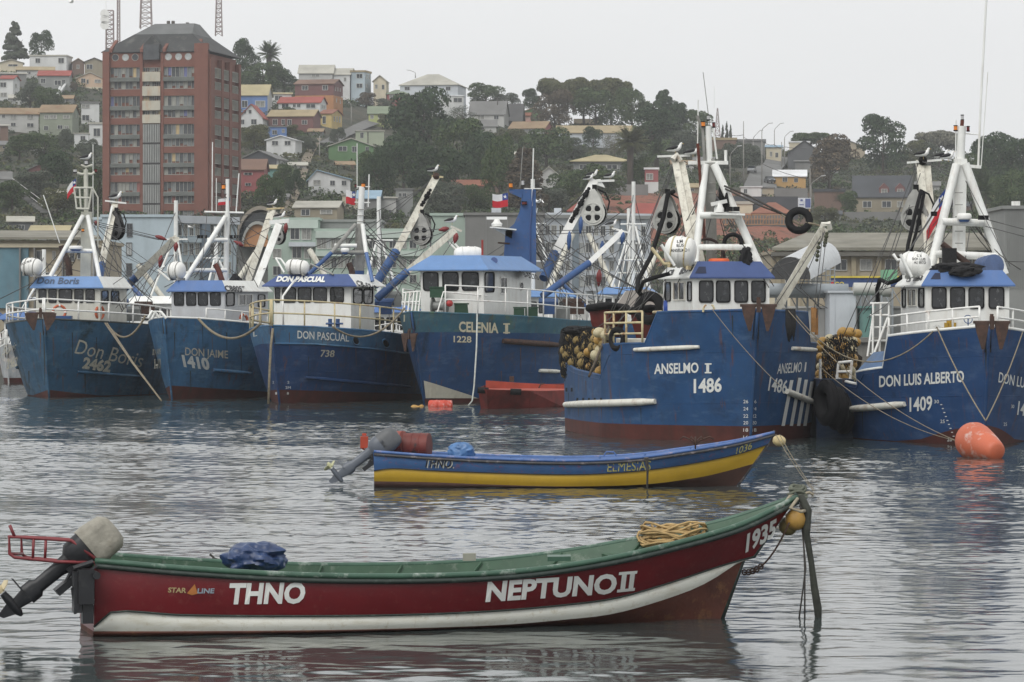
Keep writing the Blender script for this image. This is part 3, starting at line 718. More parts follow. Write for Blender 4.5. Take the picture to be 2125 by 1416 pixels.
# ================================================================ FISHING VESSELS
def lin(a, b, n): return [a+(b-a)*i/n for i in range(n+1)]
class Ship:
    def __init__(s, label, px, py, th, L, B, rake, sheer, boot, mats, knuckle=None, kw=.86, tmw=.62, tmd=.42, pd=.95, pw=1.0, zref=4.0, ts=(), deck_drop=.75, exp=.8, name='fishing_vessel', py_Y=None, group='blue fishing vessels moored in a row'):
        Y = py_Y or CAM_H*F/(py-HOR); s.Y = Y
        s.o = V((px-1062.5)/F*Y, Y, 0); s.th = math.radians(th)
        s.f = V(math.sin(s.th), -math.cos(s.th), 0); s.r = V(math.cos(s.th), math.sin(s.th), 0)
        s.L, s.B, s.rake, s.sheer, s.zref = L, B, rake, sheer, zref; s.kw, s.tmw, s.tmd, s.pd, s.pw, s.exp = kw, tmw, tmd, pd, pw, exp
        s.root = thing(name, label, 'fishing vessel', s.o, group)
        s.build_hull(boot, mats, knuckle, ts, deck_drop)
    def W(s, a, l, z): return s.o-s.f*a+s.r*l+V(0,0,z)
    def hb(s, t, z):
        def sh(t, tm, p):
            if t < tm: return math.sin(math.pi/2*t/tm)**p
            return 1-.13*((t-tm)/(1-tm))**2
        k = max(0, min(1, z/s.zref))**s.exp
        b = s.B*(s.kw*sh(t, s.tmw, s.pw)*(1-k)+sh(t, s.tmd, s.pd)*k)
        if z < 0: b *= (1+z*.35)
        return max(.012, b)
    def P(s, t, z, side=-1, out=0.0):
        a = s.L*t-(s.rake*z/s.zref)*(1-t)**2
        return s.W(a, side*(s.hb(t, z)+out), z)
    def top(s, t): return interp(t, s.sheer)
    def edge(s, side, t0, t1, n=12, dz=0, inn=0):
        return [s.P(t, s.top(t), side, -inn)+V(0,0,dz) for t in lin(t0, t1, n)]
    def build_hull(s, boot, mats, knuckle, ts, dd):
        T = sorted(set([round(x,4) for x in [0,.004,.015,.03,.05,.075,.1,.13,.16,.2,.25,.3,.36,.42,.5,.6,.7,.8,.9,1.0]+[a for a,_ in s.sheer]+list(ts)]))
        mb = MB(); s.T = T
        for side in (-1,1):
            def zl(t):
                tp = s.top(t); b = min(interp(t, boot), tp-.1); k = interp(t, knuckle) if knuckle else None
                z = [-.7, -.3, 0.0, max(.02,b)]
                up = min(k, tp-.05) if k else tp
                z += [b+(up-b)*i/7 for i in range(1,8)]
                if k: z += [up+(tp-up)*i/3 for i in range(1,4)]
                return z
            cols = [zl(t) for t in T]; nr = len(cols[0])
            for i in range(nr-1):
                mb.mat(2 if i < 3 else (0 if i < 10 else 1))
                mb.grid([[s.P(t, cols[j][i], side) for j, t in enumerate(T)], [s.P(t, cols[j][i+1], side) for j, t in enumerate(T)]])
        mb.mat(0); mb.poly([s.P(1,s.top(1),-1), s.P(1,s.top(1),1), s.P(1,-.7,1), s.P(1,-.7,-1)])
        mb.mat(3)
        dk = []
        for side in (-1,1): dk.append([s.P(t, max(.6, s.top(t)-dd), side, -.12) for t in T])
        mb.grid(dk)
        for side in (-1,1): mb.grid([[s.P(t, s.top(t), side, -.09) for t in T], dk[0 if side < 0 else 1]])
        s.hull = mb.build('hull', mats, s.root, smooth=True, angle=24)
        s.bv = mb.bvh()
        for side in (-1,1):
            c = MB(); c.tube([s.P(t, s.top(t), side, -.045)+V(0,0,.02) for t in T], .055, 6)
            c.build('cap_rail', s_cap(mats), s.root, smooth=True)
        c = MB(); c.tube([s.P(0, z, 1)+s.f*.02 for z in lin(-.3, s.top(0), 6)], .05, 6); c.build('stem_bar', mats[0], s.root, smooth=True)
    def rail(s, side, t0, t1, h, n, mat, rails=2, r=.035, inn=.05, pr=None, name='railing'):
        e = s.edge(side, t0, t1, max(n*2, 8), 0, inn); m = MB()
        for k in range(1, rails+1): m.tube([p+V(0,0,h*k/rails) for p in e], r, 6)
        m.build(name, mat, s.root, smooth=True)
        for i in range(n+1):
            p = s.P(t0+(t1-t0)*i/n, s.top(t0+(t1-t0)*i/n), side, -inn); m = MB(); m.tube([p, p+V(0,0,h)], r, 6); m.build('rail_post', mat, s.root, smooth=True)
    def house(s, foot, z0, z1, mat, tilt=.0, name='wheelhouse'):
        """foot: list of (a, l) going round from rear left over the front to rear right"""
        s.foot = foot; s.hz = (z0, z1); n = len(foot); m = MB()
        lo = [s.W(a, l, z0) for a, l in foot]; hi = [s.W(a-(tilt if 0 < i < n-1 else 0), l, z1) for i, (a, l) in enumerate(foot)]
        s.lo, s.hi = lo, hi
        for i in range(n): j = (i+1) % n; m.poly([lo[i], lo[j], hi[j], hi[i]])
        m.poly(hi); m.build(name, mat, s.root); s.hbv = m.bvh(); s.cen = sum(hi, V(0,0,0))/n
    def facet(s, i, u, z):
        z0, z1 = s.hz; k = (z-z0)/(z1-z0); j = (i+1) % len(s.lo)
        return (s.lo[i].lerp(s.lo[j], u)).lerp(s.hi[i].lerp(s.hi[j], u), k)
    def window(s, i, u0, u1, z0, z1, frame, pane, skew=0, mesh='round', name='window'):
        a, b, c = s.facet(i,u0,z0), s.facet(i,u1,z0), s.facet(i,(u0+u1)/2,z1)
        ux = (b-a); mid = s.facet(i,(u0+u1)/2,z0); uz = c-mid; n = ux.cross(uz).normalized()
        if n.dot(mid-s.cen) < 0: n = -n
        mw = Matrix(((ux.x, n.x, uz.x, 0),(ux.y, n.y, uz.y, 0),(ux.z, n.z, uz.z, 0),(0,0,0,1)))
        mw.translation = (mid+c)/2+n*.006
        w_ = inst(name, unit_window(mesh, frame)[0], s.root, mw)
        g = bpy.data.objects.new('pane', unit_window(mesh, frame, pane)[1]); COL.objects.link(g); g.parent = w_
        return w_
    def visor(s, h, out, ins, cols, name='wheelhouse_roof', z=None, topm=None, lift=0):
        n = len(s.hi); c = s.cen; low = []; up = []
        for i in range(n):
            p = s.hi[i]; q0, q1 = s.hi[i-1], s.hi[(i+1) % n]
            e0 = (p-q0).normalized(); e1 = (q1-p).normalized()
            n0 = V(e0.y,-e0.x,0); n1 = V(e1.y,-e1.x,0)
            if n0.dot(p-c) < 0: n0 = -n0
            if n1.dot(p-c) < 0: n1 = -n1
            m_ = (n0+n1); m_ = m_/max(.5, m_.length_squared/2)
            low.append(p+m_*out+V(0,0,.0)); up.append(p-m_*ins+V(0,0,h))
        mats = []; 
        for cc in cols:
            if cc not in mats: mats.append(cc)
        mb = MB()
        for i in range(n):
            j = (i+1) % n; mb.mat(mats.index(cols[i])); mb.poly([low[i], low[j], up[j], up[i]])
            mb.poly([low[i]-V(0,0,.05), low[j]-V(0,0,.05), low[j], low[i]])
        mb.mat(0); mb.poly([p-V(0,0,.05) for p in low]); mb.poly(up)
        o = mb.build(name, mats, s.root); s.vbv = mb.bvh(); s.vup = up; s.vlow = low
        return o
    def text(s, name, txt, p0, p1, h, mat, on=None, **k): return decal(name, txt, p0, p1, h, mat, on or [s.bv], s.root, **k)
    def log(s, p0, p1, r, mat, name='fender_log', dy=.1):
        a, b = cast([s.bv], *p0), cast([s.bv], *p1)
        if a is None or b is None: return
        m = MB(); pts = []
        for k in lin(0,1,6):
            c = cast([s.bv], p0[0]+(p1[0]-p0[0])*k, p0[1]+(p1[1]-p0[1])*k, r*.45)
            if c is None: c = a.lerp(b, k)
            pts.append(c)
        m.tube(pts, [r*.8]+[r]*5+[r*.7], 8); m.build(name, mat, s.root, smooth=True, angle=50)
    def line(s, pts, r, mat, name='rigging_line', n=5):
        m = MB(); m.tube(pts, r, n); return m.build(name, mat, s.root, smooth=True)
def s_cap(mats): return mats[4] if len(mats) > 4 else mats[0]

_uw = {}
def unit_window(kind, frame, pane=None):
    """unit window meshes in the x-z plane, y pointing out"""
    key = (kind, frame.name)
    def outline(s, y, n=5, r=.16):
        if kind == 'square': return [(-s,y,-s),(s,y,-s),(s,y,s),(-s,y,s)]
        pts = []
        for cx, cz, a0 in ((s-r,s-r,0),(-s+r,s-r,90),(-s+r,-s+r,180),(s-r,-s+r,270)):
            for i in range(n): a = math.radians(a0+90*i/(n-1)); pts.append((cx+r*math.cos(a), y, cz+r*math.sin(a)))
        return pts
    if kind == 'porthole':
        def outline(s, y, n=16, r=0): return [(s*math.cos(2*math.pi*i/n), y, s*math.sin(2*math.pi*i/n)) for i in range(n)]
    if key not in _uw:
        fm = MB(); o_, i_ = outline(.5,.03), outline(.44,.03); ob, ib = outline(.5,-.02), outline(.44,-.02); n = len(o_)
        for k in range(n):
            j = (k+1) % n; fm.poly([o_[k],o_[j],i_[j],i_[k]]); fm.poly([ob[k],ob[j],o_[j],o_[k]]); fm.poly([i_[k],i_[j],ib[j],ib[k]])
        if kind == 'square': fm.obox((0,.02,0),(.02,0,0),(0,.01,0),(0,0,.48))
        _uw[key] = fm.mesh('window_frame', frame)
    if pane is None: return _uw[key], None
    k2 = (kind, 'pane', pane.name)
    if k2 not in _uw:
        pm = MB(); pm.poly(outline(.45, .004)); _uw[k2] = pm.mesh('window_pane', pane)
    return _uw[key], _uw[k2]

def H_(name, col, **k):
    d = dict(layers=[((.13,.055,.03),.8,(4.5,4.5,.4),.57,.70),((col[0]*2.2+.03,col[1]*1.7+.02,col[2]*1.3+.02),.55,(.7,.7,2.2),.52,.68),((.01,.014,.016),.7,(.9,.9,.5),.60,.75)], rough=.55, spec=.15, var=.16, vs=.9, streak=(.02,.03,.03), sa=.55, ssc=(1.6,1.6,.28), spots=(.07,.04,.03), pa=.45, psc=1.7, bump=.3, bs=1.3)
    d.update(k); return M(name, col, **d)
GLS = glass_mat('wheelhouse_glass', (.012,.014,.016), (.10,.11,.12))
GLS2 = glass_mat('wheelhouse_glass_bright', (.02,.022,.025), (.48,.50,.50), 1.5)
DECK = M('worn_steel_deck', (.09,.085,.08), .8, .3, 2)
VBLUE = M('visor_blue', (.075,.155,.36), .45, .08, 2, streak=(.2,.2,.22), sa=.2)
VBLUE2 = M('visor_pale_blue', (.12,.235,.46), .45, .08, 2, streak=(.2,.22,.25), sa=.2)
VDEEP = M('visor_deep_blue', (.045,.08,.215), .45, .1, 2)
BOOM_B = M('boom_blue', (.028,.085,.23), .5, .15, 2, spots=(.2,.1,.05), pa=.3, psc=3)
REDOX = M('bottom_red', (.075,.017,.012), .8, .35, 1.2, streak=(.03,.03,.02), sa=.7)
RAFT = M('raft_white', (.80,.80,.77), .4, .05, 3, streak=(.4,.38,.34), sa=.3)
RAILW = M('rail_white', (.80,.80,.77), .45, .1, 5, spots=(.35,.2,.1), pa=.4, psc=3)
RAILR = M('rail_rusty_cream', (.55,.47,.28), .6, .2, 4, spots=(.3,.1,.03), pa=.9, psc=3)
MASTW = M('mast_white', (.78,.79,.76), .45, .1, 2, streak=(.35,.25,.15), sa=.4, ssc=(5,5,.6))
MASTG = M('mast_grey', (.27,.27,.25), .6, .25, 1.5, streak=(.1,.08,.06), sa=.6)
BOOMW = M('boom_cream', (.66,.64,.55), .5, .15, 2, streak=(.16,.10,.05), sa=.7, ssc=(4,4,.8), spots=(.1,.08,.06), pa=.5, psc=5)
BLOCKR = M('block_red', (.18,.02,.02), .5, .3, 4)
BLOCKB = M('block_blue', (.03,.08,.22), .5, .3, 4)
SHEAVE = M('sheave_grey', (.33,.33,.31), .55, .2, 3, streak=(.1,.09,.07), sa=.6)
CHILE_R = M('flag_red', (.42,.02,.03), .8, .1); CHILE_W = M('flag_white', (.6,.6,.6), .8, .1); CHILE_B = M('flag_blue', (.02,.05,.22), .8, .1)
AMBER = M('amber_lens', (.8,.25,.03), .3, .1); REDL = M('red_lens', (.12,.01,.01), .3, .1); LENSW = M('clear_lens', (.5,.5,.5), .2, .1)

def tubes(ship, name, segs, r, mat, n=8):
    for pts in segs:
        m = MB(); m.tube(pts, r, n); m.build(name, mat, ship.root, smooth=True, angle=50)
def raft(label, c, axis, r, h, stand, ship_text=None, group='life raft canisters on the wheelhouse roofs'):
    t = thing('life_raft_canister', label, 'life raft', c-V(0,0,r), group)
    m = MB(); ax = Vector(axis).normalized()
    m.lathe(c, ax, [(-h*.5,r*.15),(-h*.48,r*.5),(-h*.40,r*.82),(-h*.28,r*.97),(-.03,r),(-.03,r*1.05),(.03,r*1.05),(.03,r),(h*.28,r*.97),(h*.40,r*.82),(h*.48,r*.5),(h*.5,r*.15)], 20)
    m.build('shell', RAFT, t, True, angle=40); bv = m.bvh()
    for k in (-.22,.22):
        b = MB(); b.torus(c+ax*h*k, ax, r*1.0, .015, 20, 5, 1.6); b.build('strap', stand, t, True)
    for k in (-.3,.3):
        b = MB(); b.obox(c+ax*h*k-V(0,0,r*.95), ax*.04, ax.cross(V(0,0,1)).normalized()*r*.8, V(0,0,.06)); b.build('cradle', stand, t)
    return t, bv
def power_block(label, c, nrm, R, up=V(0,0,1), mat=None, tyre=True):
    """net hauling block: spoked sheave between tear-drop cheek plates"""
    mat = mat or SHEAVE; n = Vector(nrm).normalized(); x = up.cross(n).normalized(); u = n.cross(x).normalized()
    if u.z < 0: u = -u
    t = thing('power_block', label, 'power block', c+u*R*1.9, 'net hauling blocks hung from the booms')
    for k, nm in ((.30,'cheek_plate'),(-.30,'cheek_plate')):
        m = MB(); pts = [c+n*k*R+x*R*.98*math.cos(a)+u*R*.98*math.sin(a) for a in [math.radians(d) for d in range(150,391,20)]]
        pts += [c+n*k*R+x*R*.45+u*R*1.45, c+n*k*R+x*R*.12+u*R*1.9, c+n*k*R-x*R*.12+u*R*1.9, c+n*k*R-x*R*.45+u*R*1.45]
        m.prism(pts, n*.05*R); p_ = m.build(nm, mat, t)
        s_ = 1 if k > 0 else -1; face = c+n*(k*R+(.055*R if k > 0 else -.006))
        w_ = MB(); w_.torus(face, n, R*.78, R*.05, 24, 6); w_.torus(face, n, R*.2, R*.05, 12, 5)
        for q in range(4):
            a = math.radians(45*0+90*q); d = x*math.cos(a)+u*math.sin(a); w_.beam(face+d*R*.18, face+d*R*.78, R*.16, R*.06, n)
        w_.build('spoked_wheel', mat, t)
        for q in range(4):
            a = math.radians(45+90*q); d = x*math.cos(a)+u*math.sin(a); e = x*-math.sin(a)+u*math.cos(a)
            h = MB(); h.poly([face+n*.004*s_+d*R*(.48+.23*math.cos(b))+e*R*.24*math.sin(b)*(1+.35*math.cos(b)) for b in [2*math.pi*i/14 for i in range(14)]]); h.build('opening', BLACK, t)
    m = MB(); m.lathe(c-n*R*.28, n, [(0,R*1.0),(R*.12,R*.8),(R*.28,R*.72),(R*.44,R*.8),(R*.56,R*1.0)], 24); m.build('rubber_sheave', BLACK, t, True, angle=40)
    m = MB(); m.beam(c+u*R*1.7, c+u*R*2.25, R*.35, R*.3); m.tube([c+u*R*1.9+x*R*.3, c+u*R*1.6+x*R*.9, c+u*R*.9+x*R*1.25, c+u*R*.2+x*R*1.1], R*.07, 5); m.build('swivel_head', BLACK, t)
    return t
def hoist_block(ship, p, q, r, mat, s=.16):
    m = MB(); d = (Vector(q)-Vector(p)).normalized(); c = Vector(p).lerp(Vector(q), .5)
    m.tube([p, Vector(p).lerp(q,.25), c, Vector(p).lerp(q,.8), q], [r*.3, r*.9, r, r*.6, r*.2], 8)
    m.build('hoist_block', mat, ship.root, smooth=True)
def flag(label, p, w_, h, lean=(0,0,0), seed=1):
    """flag with blue star canton over white and red, hung from a short staff; p is the top of the hoist"""
    t = thing('national_flag', label, 'flag', p, 'small flags flown from the masts'); rnd = random.Random(seed); ph = rnd.random()*6
    L_ = Vector(lean)
    def S(u, v): return p+V(-w_*u if w_ > 0 else -w_*u, .06*math.sin(u*5+ph)+.1*u, -h*v-.12*h*math.sin(u*4+ph)*u)+L_*u
    for nm, u0, u1, v0, v1, mt in (('blue_canton',0,.36,0,.5,CHILE_B),('white_stripe',.36,1,0,.5,CHILE_W),('red_stripe',0,1,.5,1,CHILE_R)):
        m = MB(); rows = [[S(u0+(u1-u0)*j/6, v0+(v1-v0)*i/3) for j in range(7)] for i in range(4)]
        m.grid(rows); m.grid([[q+V(0,.012,0) for q in r] for r in rows]); m.build(nm, mt, t, True)
    m = MB(); c = S(.18,.25)-V(0,.03,0); pts = []
    for k in range(10):
        a = math.pi/2+math.pi*k/5; rr = h*.17*(1 if k%2==0 else .42); pts.append(c+V(rr*math.cos(a),0,rr*math.sin(a)))
    m.poly(pts); m.build('star', CHILE_W, t)
    m = MB(); m.tube([p+V(0,.02,.1), p+V(0,.02,-h-.15)], .015, 5); m.build('staff', MASTG, t)
    return t
# ---- gulls: one continuous lofted body, wings folded
def gull_meshes():
    m = MB(); m.tube([(-.25,0,.00),(-.20,0,.012),(-.12,0,.03),(-.03,0,.045),(.05,0,.06),(.115,0,.10),(.14,0,.155),(.15,0,.195),(.175,0,.215),(.20,0,.21)],[.012,.03,.055,.075,.078,.062,.042,.036,.034,.012],12)
    m.mat(1).tube([(.195,0,.208),(.225,0,.200),(.245,0,.188)],[.012,.009,.003],6)
    body = m.mesh('gull_body', [M('gull_white',(.80,.80,.78),.6,.05), M('gull_bill',(.5,.35,.05),.5)], (0,0,0), True)
    w_ = MB()
    for s in (-1,1): w_.tube([(-.29,s*.015,.03),(-.19,s*.04,.06),(-.09,s*.052,.085),(.01,s*.05,.10),(.075,s*.035,.115)],[.010,.036,.056,.056,.016],9)
    wing = w_.mesh('gull_wings', M('gull_black_back',(.02,.02,.022),.6,.2), (0,0,0), True)
    l = MB()
    for s in (-1,1): l.tube([(.0,s*.03,-.02),(.005,s*.032,-.11)], .006, 5); l.poly([(-.01,s*.032,-.11),(.05,s*.055,-.112),(.05,s*.01,-.112)])
    leg = l.mesh('gull_legs', M('gull_leg',(.4,.3,.12),.6))
    return body, wing, leg
GULL = gull_meshes()
def gull(label, p, yaw, sc=1.0, back=None):
    """p: where the feet stand"""
    t = thing('seagull', label, 'gull', p, 'gulls perched on the masts and booms')
    t.rotation_euler = (0, 0, math.radians(yaw)); t.scale = (sc*.95,)*3
    for nm, me in (('body',GULL[0]),('wings',GULL[1]),('legs',GULL[2])):
        o = bpy.data.objects.new(nm, me); COL.objects.link(o); o.parent = t; o.location = (0,0,.112)
    return t
def lifebuoy(ship, c, nrm, R=.30):
    t = thing('lifebuoy', None, 'lifebuoy', c); n = Vector(nrm)
    m = MB(); m.torus(c, n, R, .065, 22, 8); m.build('ring', M('faded_orange',(.50,.12,.05),.6,.2,4), t, True)
    x = n.orthogonal().normalized(); y = n.cross(x).normalized()
    for k in range(4):
        a = math.pi/4+k*math.pi/2; d = x*math.cos(a)+y*math.sin(a); e = n.cross(d).normalized()
        b = MB(); b.tube([c+d*R-e*.04, c+d*R+e*.04], .074, 8); b.build('band', MASTW, t, True)
    return t
def anchor(ship, c, w_, h, label, yaw=0, spread=.5):
    """hanging plough-like anchor with two triangular flukes"""
    t = thing('anchor', label, 'anchor', c-V(0,0,h), 'anchors hung at the bows'); x = V(math.cos(yaw), math.sin(yaw), 0); n = V(math.sin(yaw), -math.cos(yaw), 0)
    for s in (-1,1):
        m = MB(); a = c+x*s*w_*.08
        m.prism([a, a+x*s*w_*spread, a+x*s*w_*(spread-.06)-V(0,0,h*.35), a+x*s*w_*.26-V(0,0,h), a+x*s*w_*.18-V(0,0,h)], n*.1); m.build('fluke', RUST, t)
    m = MB(); m.tube([c-x*w_*.62, c+x*w_*.62], .045, 8); m.build('stock', RUST, t)
    m = MB(); m.obox(c+V(0,0,-.02)+n*.06, x*w_*.07, n*.08, V(0,0,.2)); m.tube([c, c+V(0,0,.25)], .06, 6); m.build('shank', RUST, t)
    return t
def radome(ship, c, r, h, mat=None, name='radar_dome'):
    m = MB(); m.lathe(c, (0,0,1), [(0,r*.8),(h*.15,r*.95),(h*.5,r),(h*.85,r*.92),(h,r*.75)], 16); m.build(name, mat or RAFT, ship.root, True, angle=40)
    m = MB(); m.lathe(c-V(0,0,h*.35), (0,0,1), [(0,r*.6),(h*.34,r*.75)], 14); m.build('radar_base', BOOM_B, ship.root)
def open_radar(ship, c, w_, yaw=0):
    m = MB(); m.lathe(c, (0,0,1), [(0,.24),(.12,.26),(.2,.17),(.32,.12)], 14); m.build('radar_pedestal', RAFT, ship.root, True, angle=40)
    m = MB(); m.obox(c+V(0,0,.38), V(w_/2*math.cos(yaw),w_/2*math.sin(yaw),0), V(0,.05,0), V(0,0,.065)); m.build('radar_scanner', RAFT, ship.root)
def lamp(ship, c, mat, r=.07, h=.16, name='mast_lamp'):
    m = MB(); m.cyl(c, c+V(0,0,h), r, 10); m.build(name, mat, ship.root, True, angle=40)
    m = MB(); m.cyl(c+V(0,0,h), c+V(0,0,h+.03), r*1.15, 10); m.cyl(c-V(0,0,.04), c, r*1.15, 10); m.build('lamp_cap', BLACK, ship.root)
def tyre(label, c, axis, R, r, group=None, parent=None, tilt=None):
    m = MB(); ax = Vector(axis).normalized(); m.torus(c, ax, R, r, 26, 10, .9)
    for k in (-.35,0,.35): m.torus(c+ax*r*k, ax, R+r*.93, r*.08, 26, 4)
    o = m.build('tyre', BLACK, parent, True, loc=c if not parent else None)
    if not parent: tag(o, label, 'tyre', group)
    return o
def Zp(py, Y): return CAM_H+(HOR-py)/F*Y
def pxs(*pts): return [Q(*p) for p in pts]
def seg(S, name, mat, w_, *pts, n=8, up=None):
    m = MB(); m.tube(pxs(*pts), w_, n); return m.build(name, mat, S.root, True, angle=50)
def bar(S, name, mat, w_, h, a, b):
    m = MB(); m.beam(Q(*a), Q(*b), w_, h, (0,1,0)); return m.build(name, mat, S.root)
def wires(S, mat, r, lst):
    for it in lst:
        sg = it[2] if len(it) > 2 else 0
        S.line(sag(Q(*it[0]), Q(*it[1]), sg, 8 if sg else 1), r, mat)
def marks(S, lst, mat, h, on=None):
    for t, x0, x1, y in lst: decal('draft_mark', t, (x0,y), (x1,y), h, mat, on or [S.bv], S.root, bold=.0)
def seams(S, zs, sides=(-1,1), t1=1.0):
    for z in zs:
        for sd in sides:
            m = MB(); m.tube([S.P(t, min(z+.25*(1-t)**2, S.top(t)-.1), sd, .003) for t in lin(.01,t1,14)], .012, 4); m.build('weld_seam', S.hull.data.materials[0], S.root)

# ---------------------------------------------------------------- ANSELMO I
HB_A = H_('anselmo_blue', (.024,.072,.172), streak=(.055,.085,.12), sa=.5, spots=(.02,.035,.07), pa=.5, psc=.9)
HB_A2 = HB_A
A = Ship('nearest blue fishing vessel with the names ANSELMO I and number 1486 on its bow', 1556, 918, 12, 12.6, 3.6, .8,
    [(0,4.13),(.10,4.08),(.2,4.05),(.235,3.05),(.42,3.0),(.424,1.98),(.75,2.1),(1,2.3)], [(0,.50),(1,.42)], [HB_A,HB_A,REDOX,DECK,HB_A], deck_drop=.9, kw=.98, tmw=.46)
A.house([(6.0,-1.27),(2.2,-1.27),(2.2,1.27),(6.0,1.27)], 3.2, 5.2, WHITE)
for u0,u1,g in ((.08,.27,GLS2),(.30,.49,GLS),(.54,.72,GLS2),(.76,.95,GLS)): A.window(1,u0,u1,4.38,5.09,BLACK,g)
A.window(0,.08,.28,4.42,5.06,BLACK,GLS2); A.window(0,.36,.76,4.45,5.06,WHITE2,GLS,mesh='square'); A.window(0,.84,.98,4.42,5.06,BLACK,GLS2)
for u0,u1 in ((.1,.4),(.5,.9)): A.window(2,u0,u1,4.42,5.06,BLACK,GLS)
A.visor(.50,.14,.22,[WHITE,VDEEP,VDEEP,WHITE])
decal('lettering','8578',(1408,571),(1436,562),14,LETTER_K,[A.vbv],A.root,.04,.5)
decal('lettering','CB',(1383,573),(1396,571),12,LETTER_K,[A.vbv],A.root,.04,.5)
mb = MB(); patch(mb,[A.vbv],((1450,554),(1464,554),(1466,568),(1442,568)),.01,2); patch(mb,[A.vbv],((1583,554),(1592,554),(1600,568),(1586,568)),.01,2); mb.build('lamp_recess', M('dark_navy',(.008,.015,.05)), A.root)
A.text('lettering','ANSELMO',(1358,776),(1450,773),21,LETTER,bold=.025)
A.text('lettering','I',(1466,774),(1472,774),20,LETTER,bold=.03)
A.text('lettering','1486',(1440,815),(1498,812),29,LETTER,bold=.03)
A.text('lettering','ANSELMO',(1612,776),(1662,772),21,LETTER,bold=.01,shear=.12)
A.text('lettering','I',(1668,772),(1671,772),20,LETTER,bold=.0,shear=.12)
A.text('lettering','1486',(1593,810),(1631,817),28,LETTER,bold=.02,shear=.15)
mb = MB()
for y in (754,772): patch(mb,[A.bv],((1463,y),(1477,y),(1477,y+3),(1463,y+3)),.013,2)
mb.build('numeral_serif', LETTER, A.root)
marks(A,[(t,1543,1553,y) for t,y in (('26',837),('24',852),('22',867),('20',881),('18',896),('16',911))]+[(t,1560,1569,y) for t,y in (('26',837),('24',852),('22',867),('20',881),('18',896))],LETTER,7)
for x0,x1,y in ((1642,1624,789),(1659,1641,784),(1672,1656,788),(1684,1669,792)):
    m = MB()
    if patch(m,[A.bv],((x0-3.5,y),(x0+3.5,y),(x1+3.5,884),(x1-3.5,884)),.02,6): m.build('painted_stripe', LETTER, A.root)
for p0,p1,r in (((1318,726),(1452,720),.075),((1642,723),(1692,726),.07),((1176,840),(1362,833),.12),((1630,812),(1684,834),.11)): A.log(p0,p1,r,WHITE2)
for x in (1199,1211,1223,1235,1248): 
    m = MB()
    if patch(m,[A.bv],((x-2,826),(x+2,826),(x+1,835),(x-3,835)),.012,1): m.build('scupper', BLACK, A.root)
for x in (1176,1187):
    m = MB()
    if patch(m,[A.bv],((x-2,805),(x+2,805),(x+2,813),(x-2,813)),.012,1): m.build('scupper', BLACK, A.root)
seams(A,(1.0,2.6))
m = MB(); m.box(-.01,.01,-.01,.01,-.01,.01)
A.rail(-1,.245,.40,1.05,3,RAILR,3,.04)
seg(A,'railing',RAILR,.04,(1390,655,117),(1372,647,117.3),(1356,648,118))
anchor(A, Q(1574,634,113.4), .92, .8, 'rusty twin-fluke anchor on the bow left of the ragged black cloth')
for s_ in (-1,1):
    m = MB(); m.tube([Q(1471+s_*8,648,115)+V(s_*.06,0,.0), Q(1471+s_*11,640,115), Q(1471+s_*8,634,115), Q(1471+s_*5,634,115)], .035, 6); m.build('fairlead', RAILR, A.root)
# mast
MY = 119.6
bar(A,'mast_pole',MASTG,.34,.34,(1478,592,MY),(1473,338,MY)); seg(A,'mast_pole',MASTW,.10,(1473,345,MY),(1470,262,MY))
seg(A,'mast_leg',MASTW,.12,(1464,342,MY-.2),(1441,560,MY-1.2)); seg(A,'mast_leg',MASTW,.14,(1482,342,MY-.2),(1580,560,MY-1.0)); seg(A,'mast_leg',MASTG,.09,(1476,330,MY),(1582,560,MY+.2))
seg(A,'cross_bar',MASTW,.11,(1452,447,MY-.8),(1535,447,MY-.8)); seg(A,'cross_bar',MASTW,.10,(1446,513,MY-1),(1560,513,MY-1)); bar(A,'yard',MASTW,.12,.1,(1428,338,MY-.1),(1511,338,MY-.1))
bar(A,'platform',MASTW,.06,.6,(1475,444,MY-1),(1545,446,MY-1)); m = MB(); m.lathe(Q(1492,441,MY-1),(0,0,1),[(0,.16),(.12,.17),(.2,.12),(.3,.1)],12); m.build('radar_pedestal',RAFT,A.root,True,angle=40)
bar(A,'radar_scanner',RAFT,.12,.12,(1478,424,MY-1.2),(1506,418,MY-.7))
for x in (1514,1528): m = MB(); m.obox(Q(x,434,MY-1), V(.1,0,0), V(0,.12,0), V(0,0,.07)); m.build('flood_light', BLACK, A.root)
seg(A,'antenna',MASTW,.02,(1447,345,MY),(1449,208,MY)); seg(A,'antenna',MASTG,.012,(1473,262,MY),(1459,150,MY)); seg(A,'antenna',MASTW,.03,(1479,262,MY),(1488,330,MY)); seg(A,'rusty_pole',M('dark_red_pole',(.10,.025,.015),.7,.3,4),.05,(1448,298,MY-.4),(1462,500,MY-.4))
seg(A,'antenna',MASTW,.05,(1506,338,MY),(1506,312,MY)); seg(A,'mast_stay',MASTG,.05,(1446,240,MY),(1458,270,MY),(1463,340,MY))
lamp(A,Q(1459,262,MY),AMBER,.07,.13); lamp(A,Q(1481,263,MY),REDL,.05,.11); lamp(A,Q(1470,248,MY),LENSW,.05,.12)
for y in (380,400,420,440): seg(A,'mast_step',MASTG,.015,(1470,y,MY-.35),(1486,y,MY-.35))
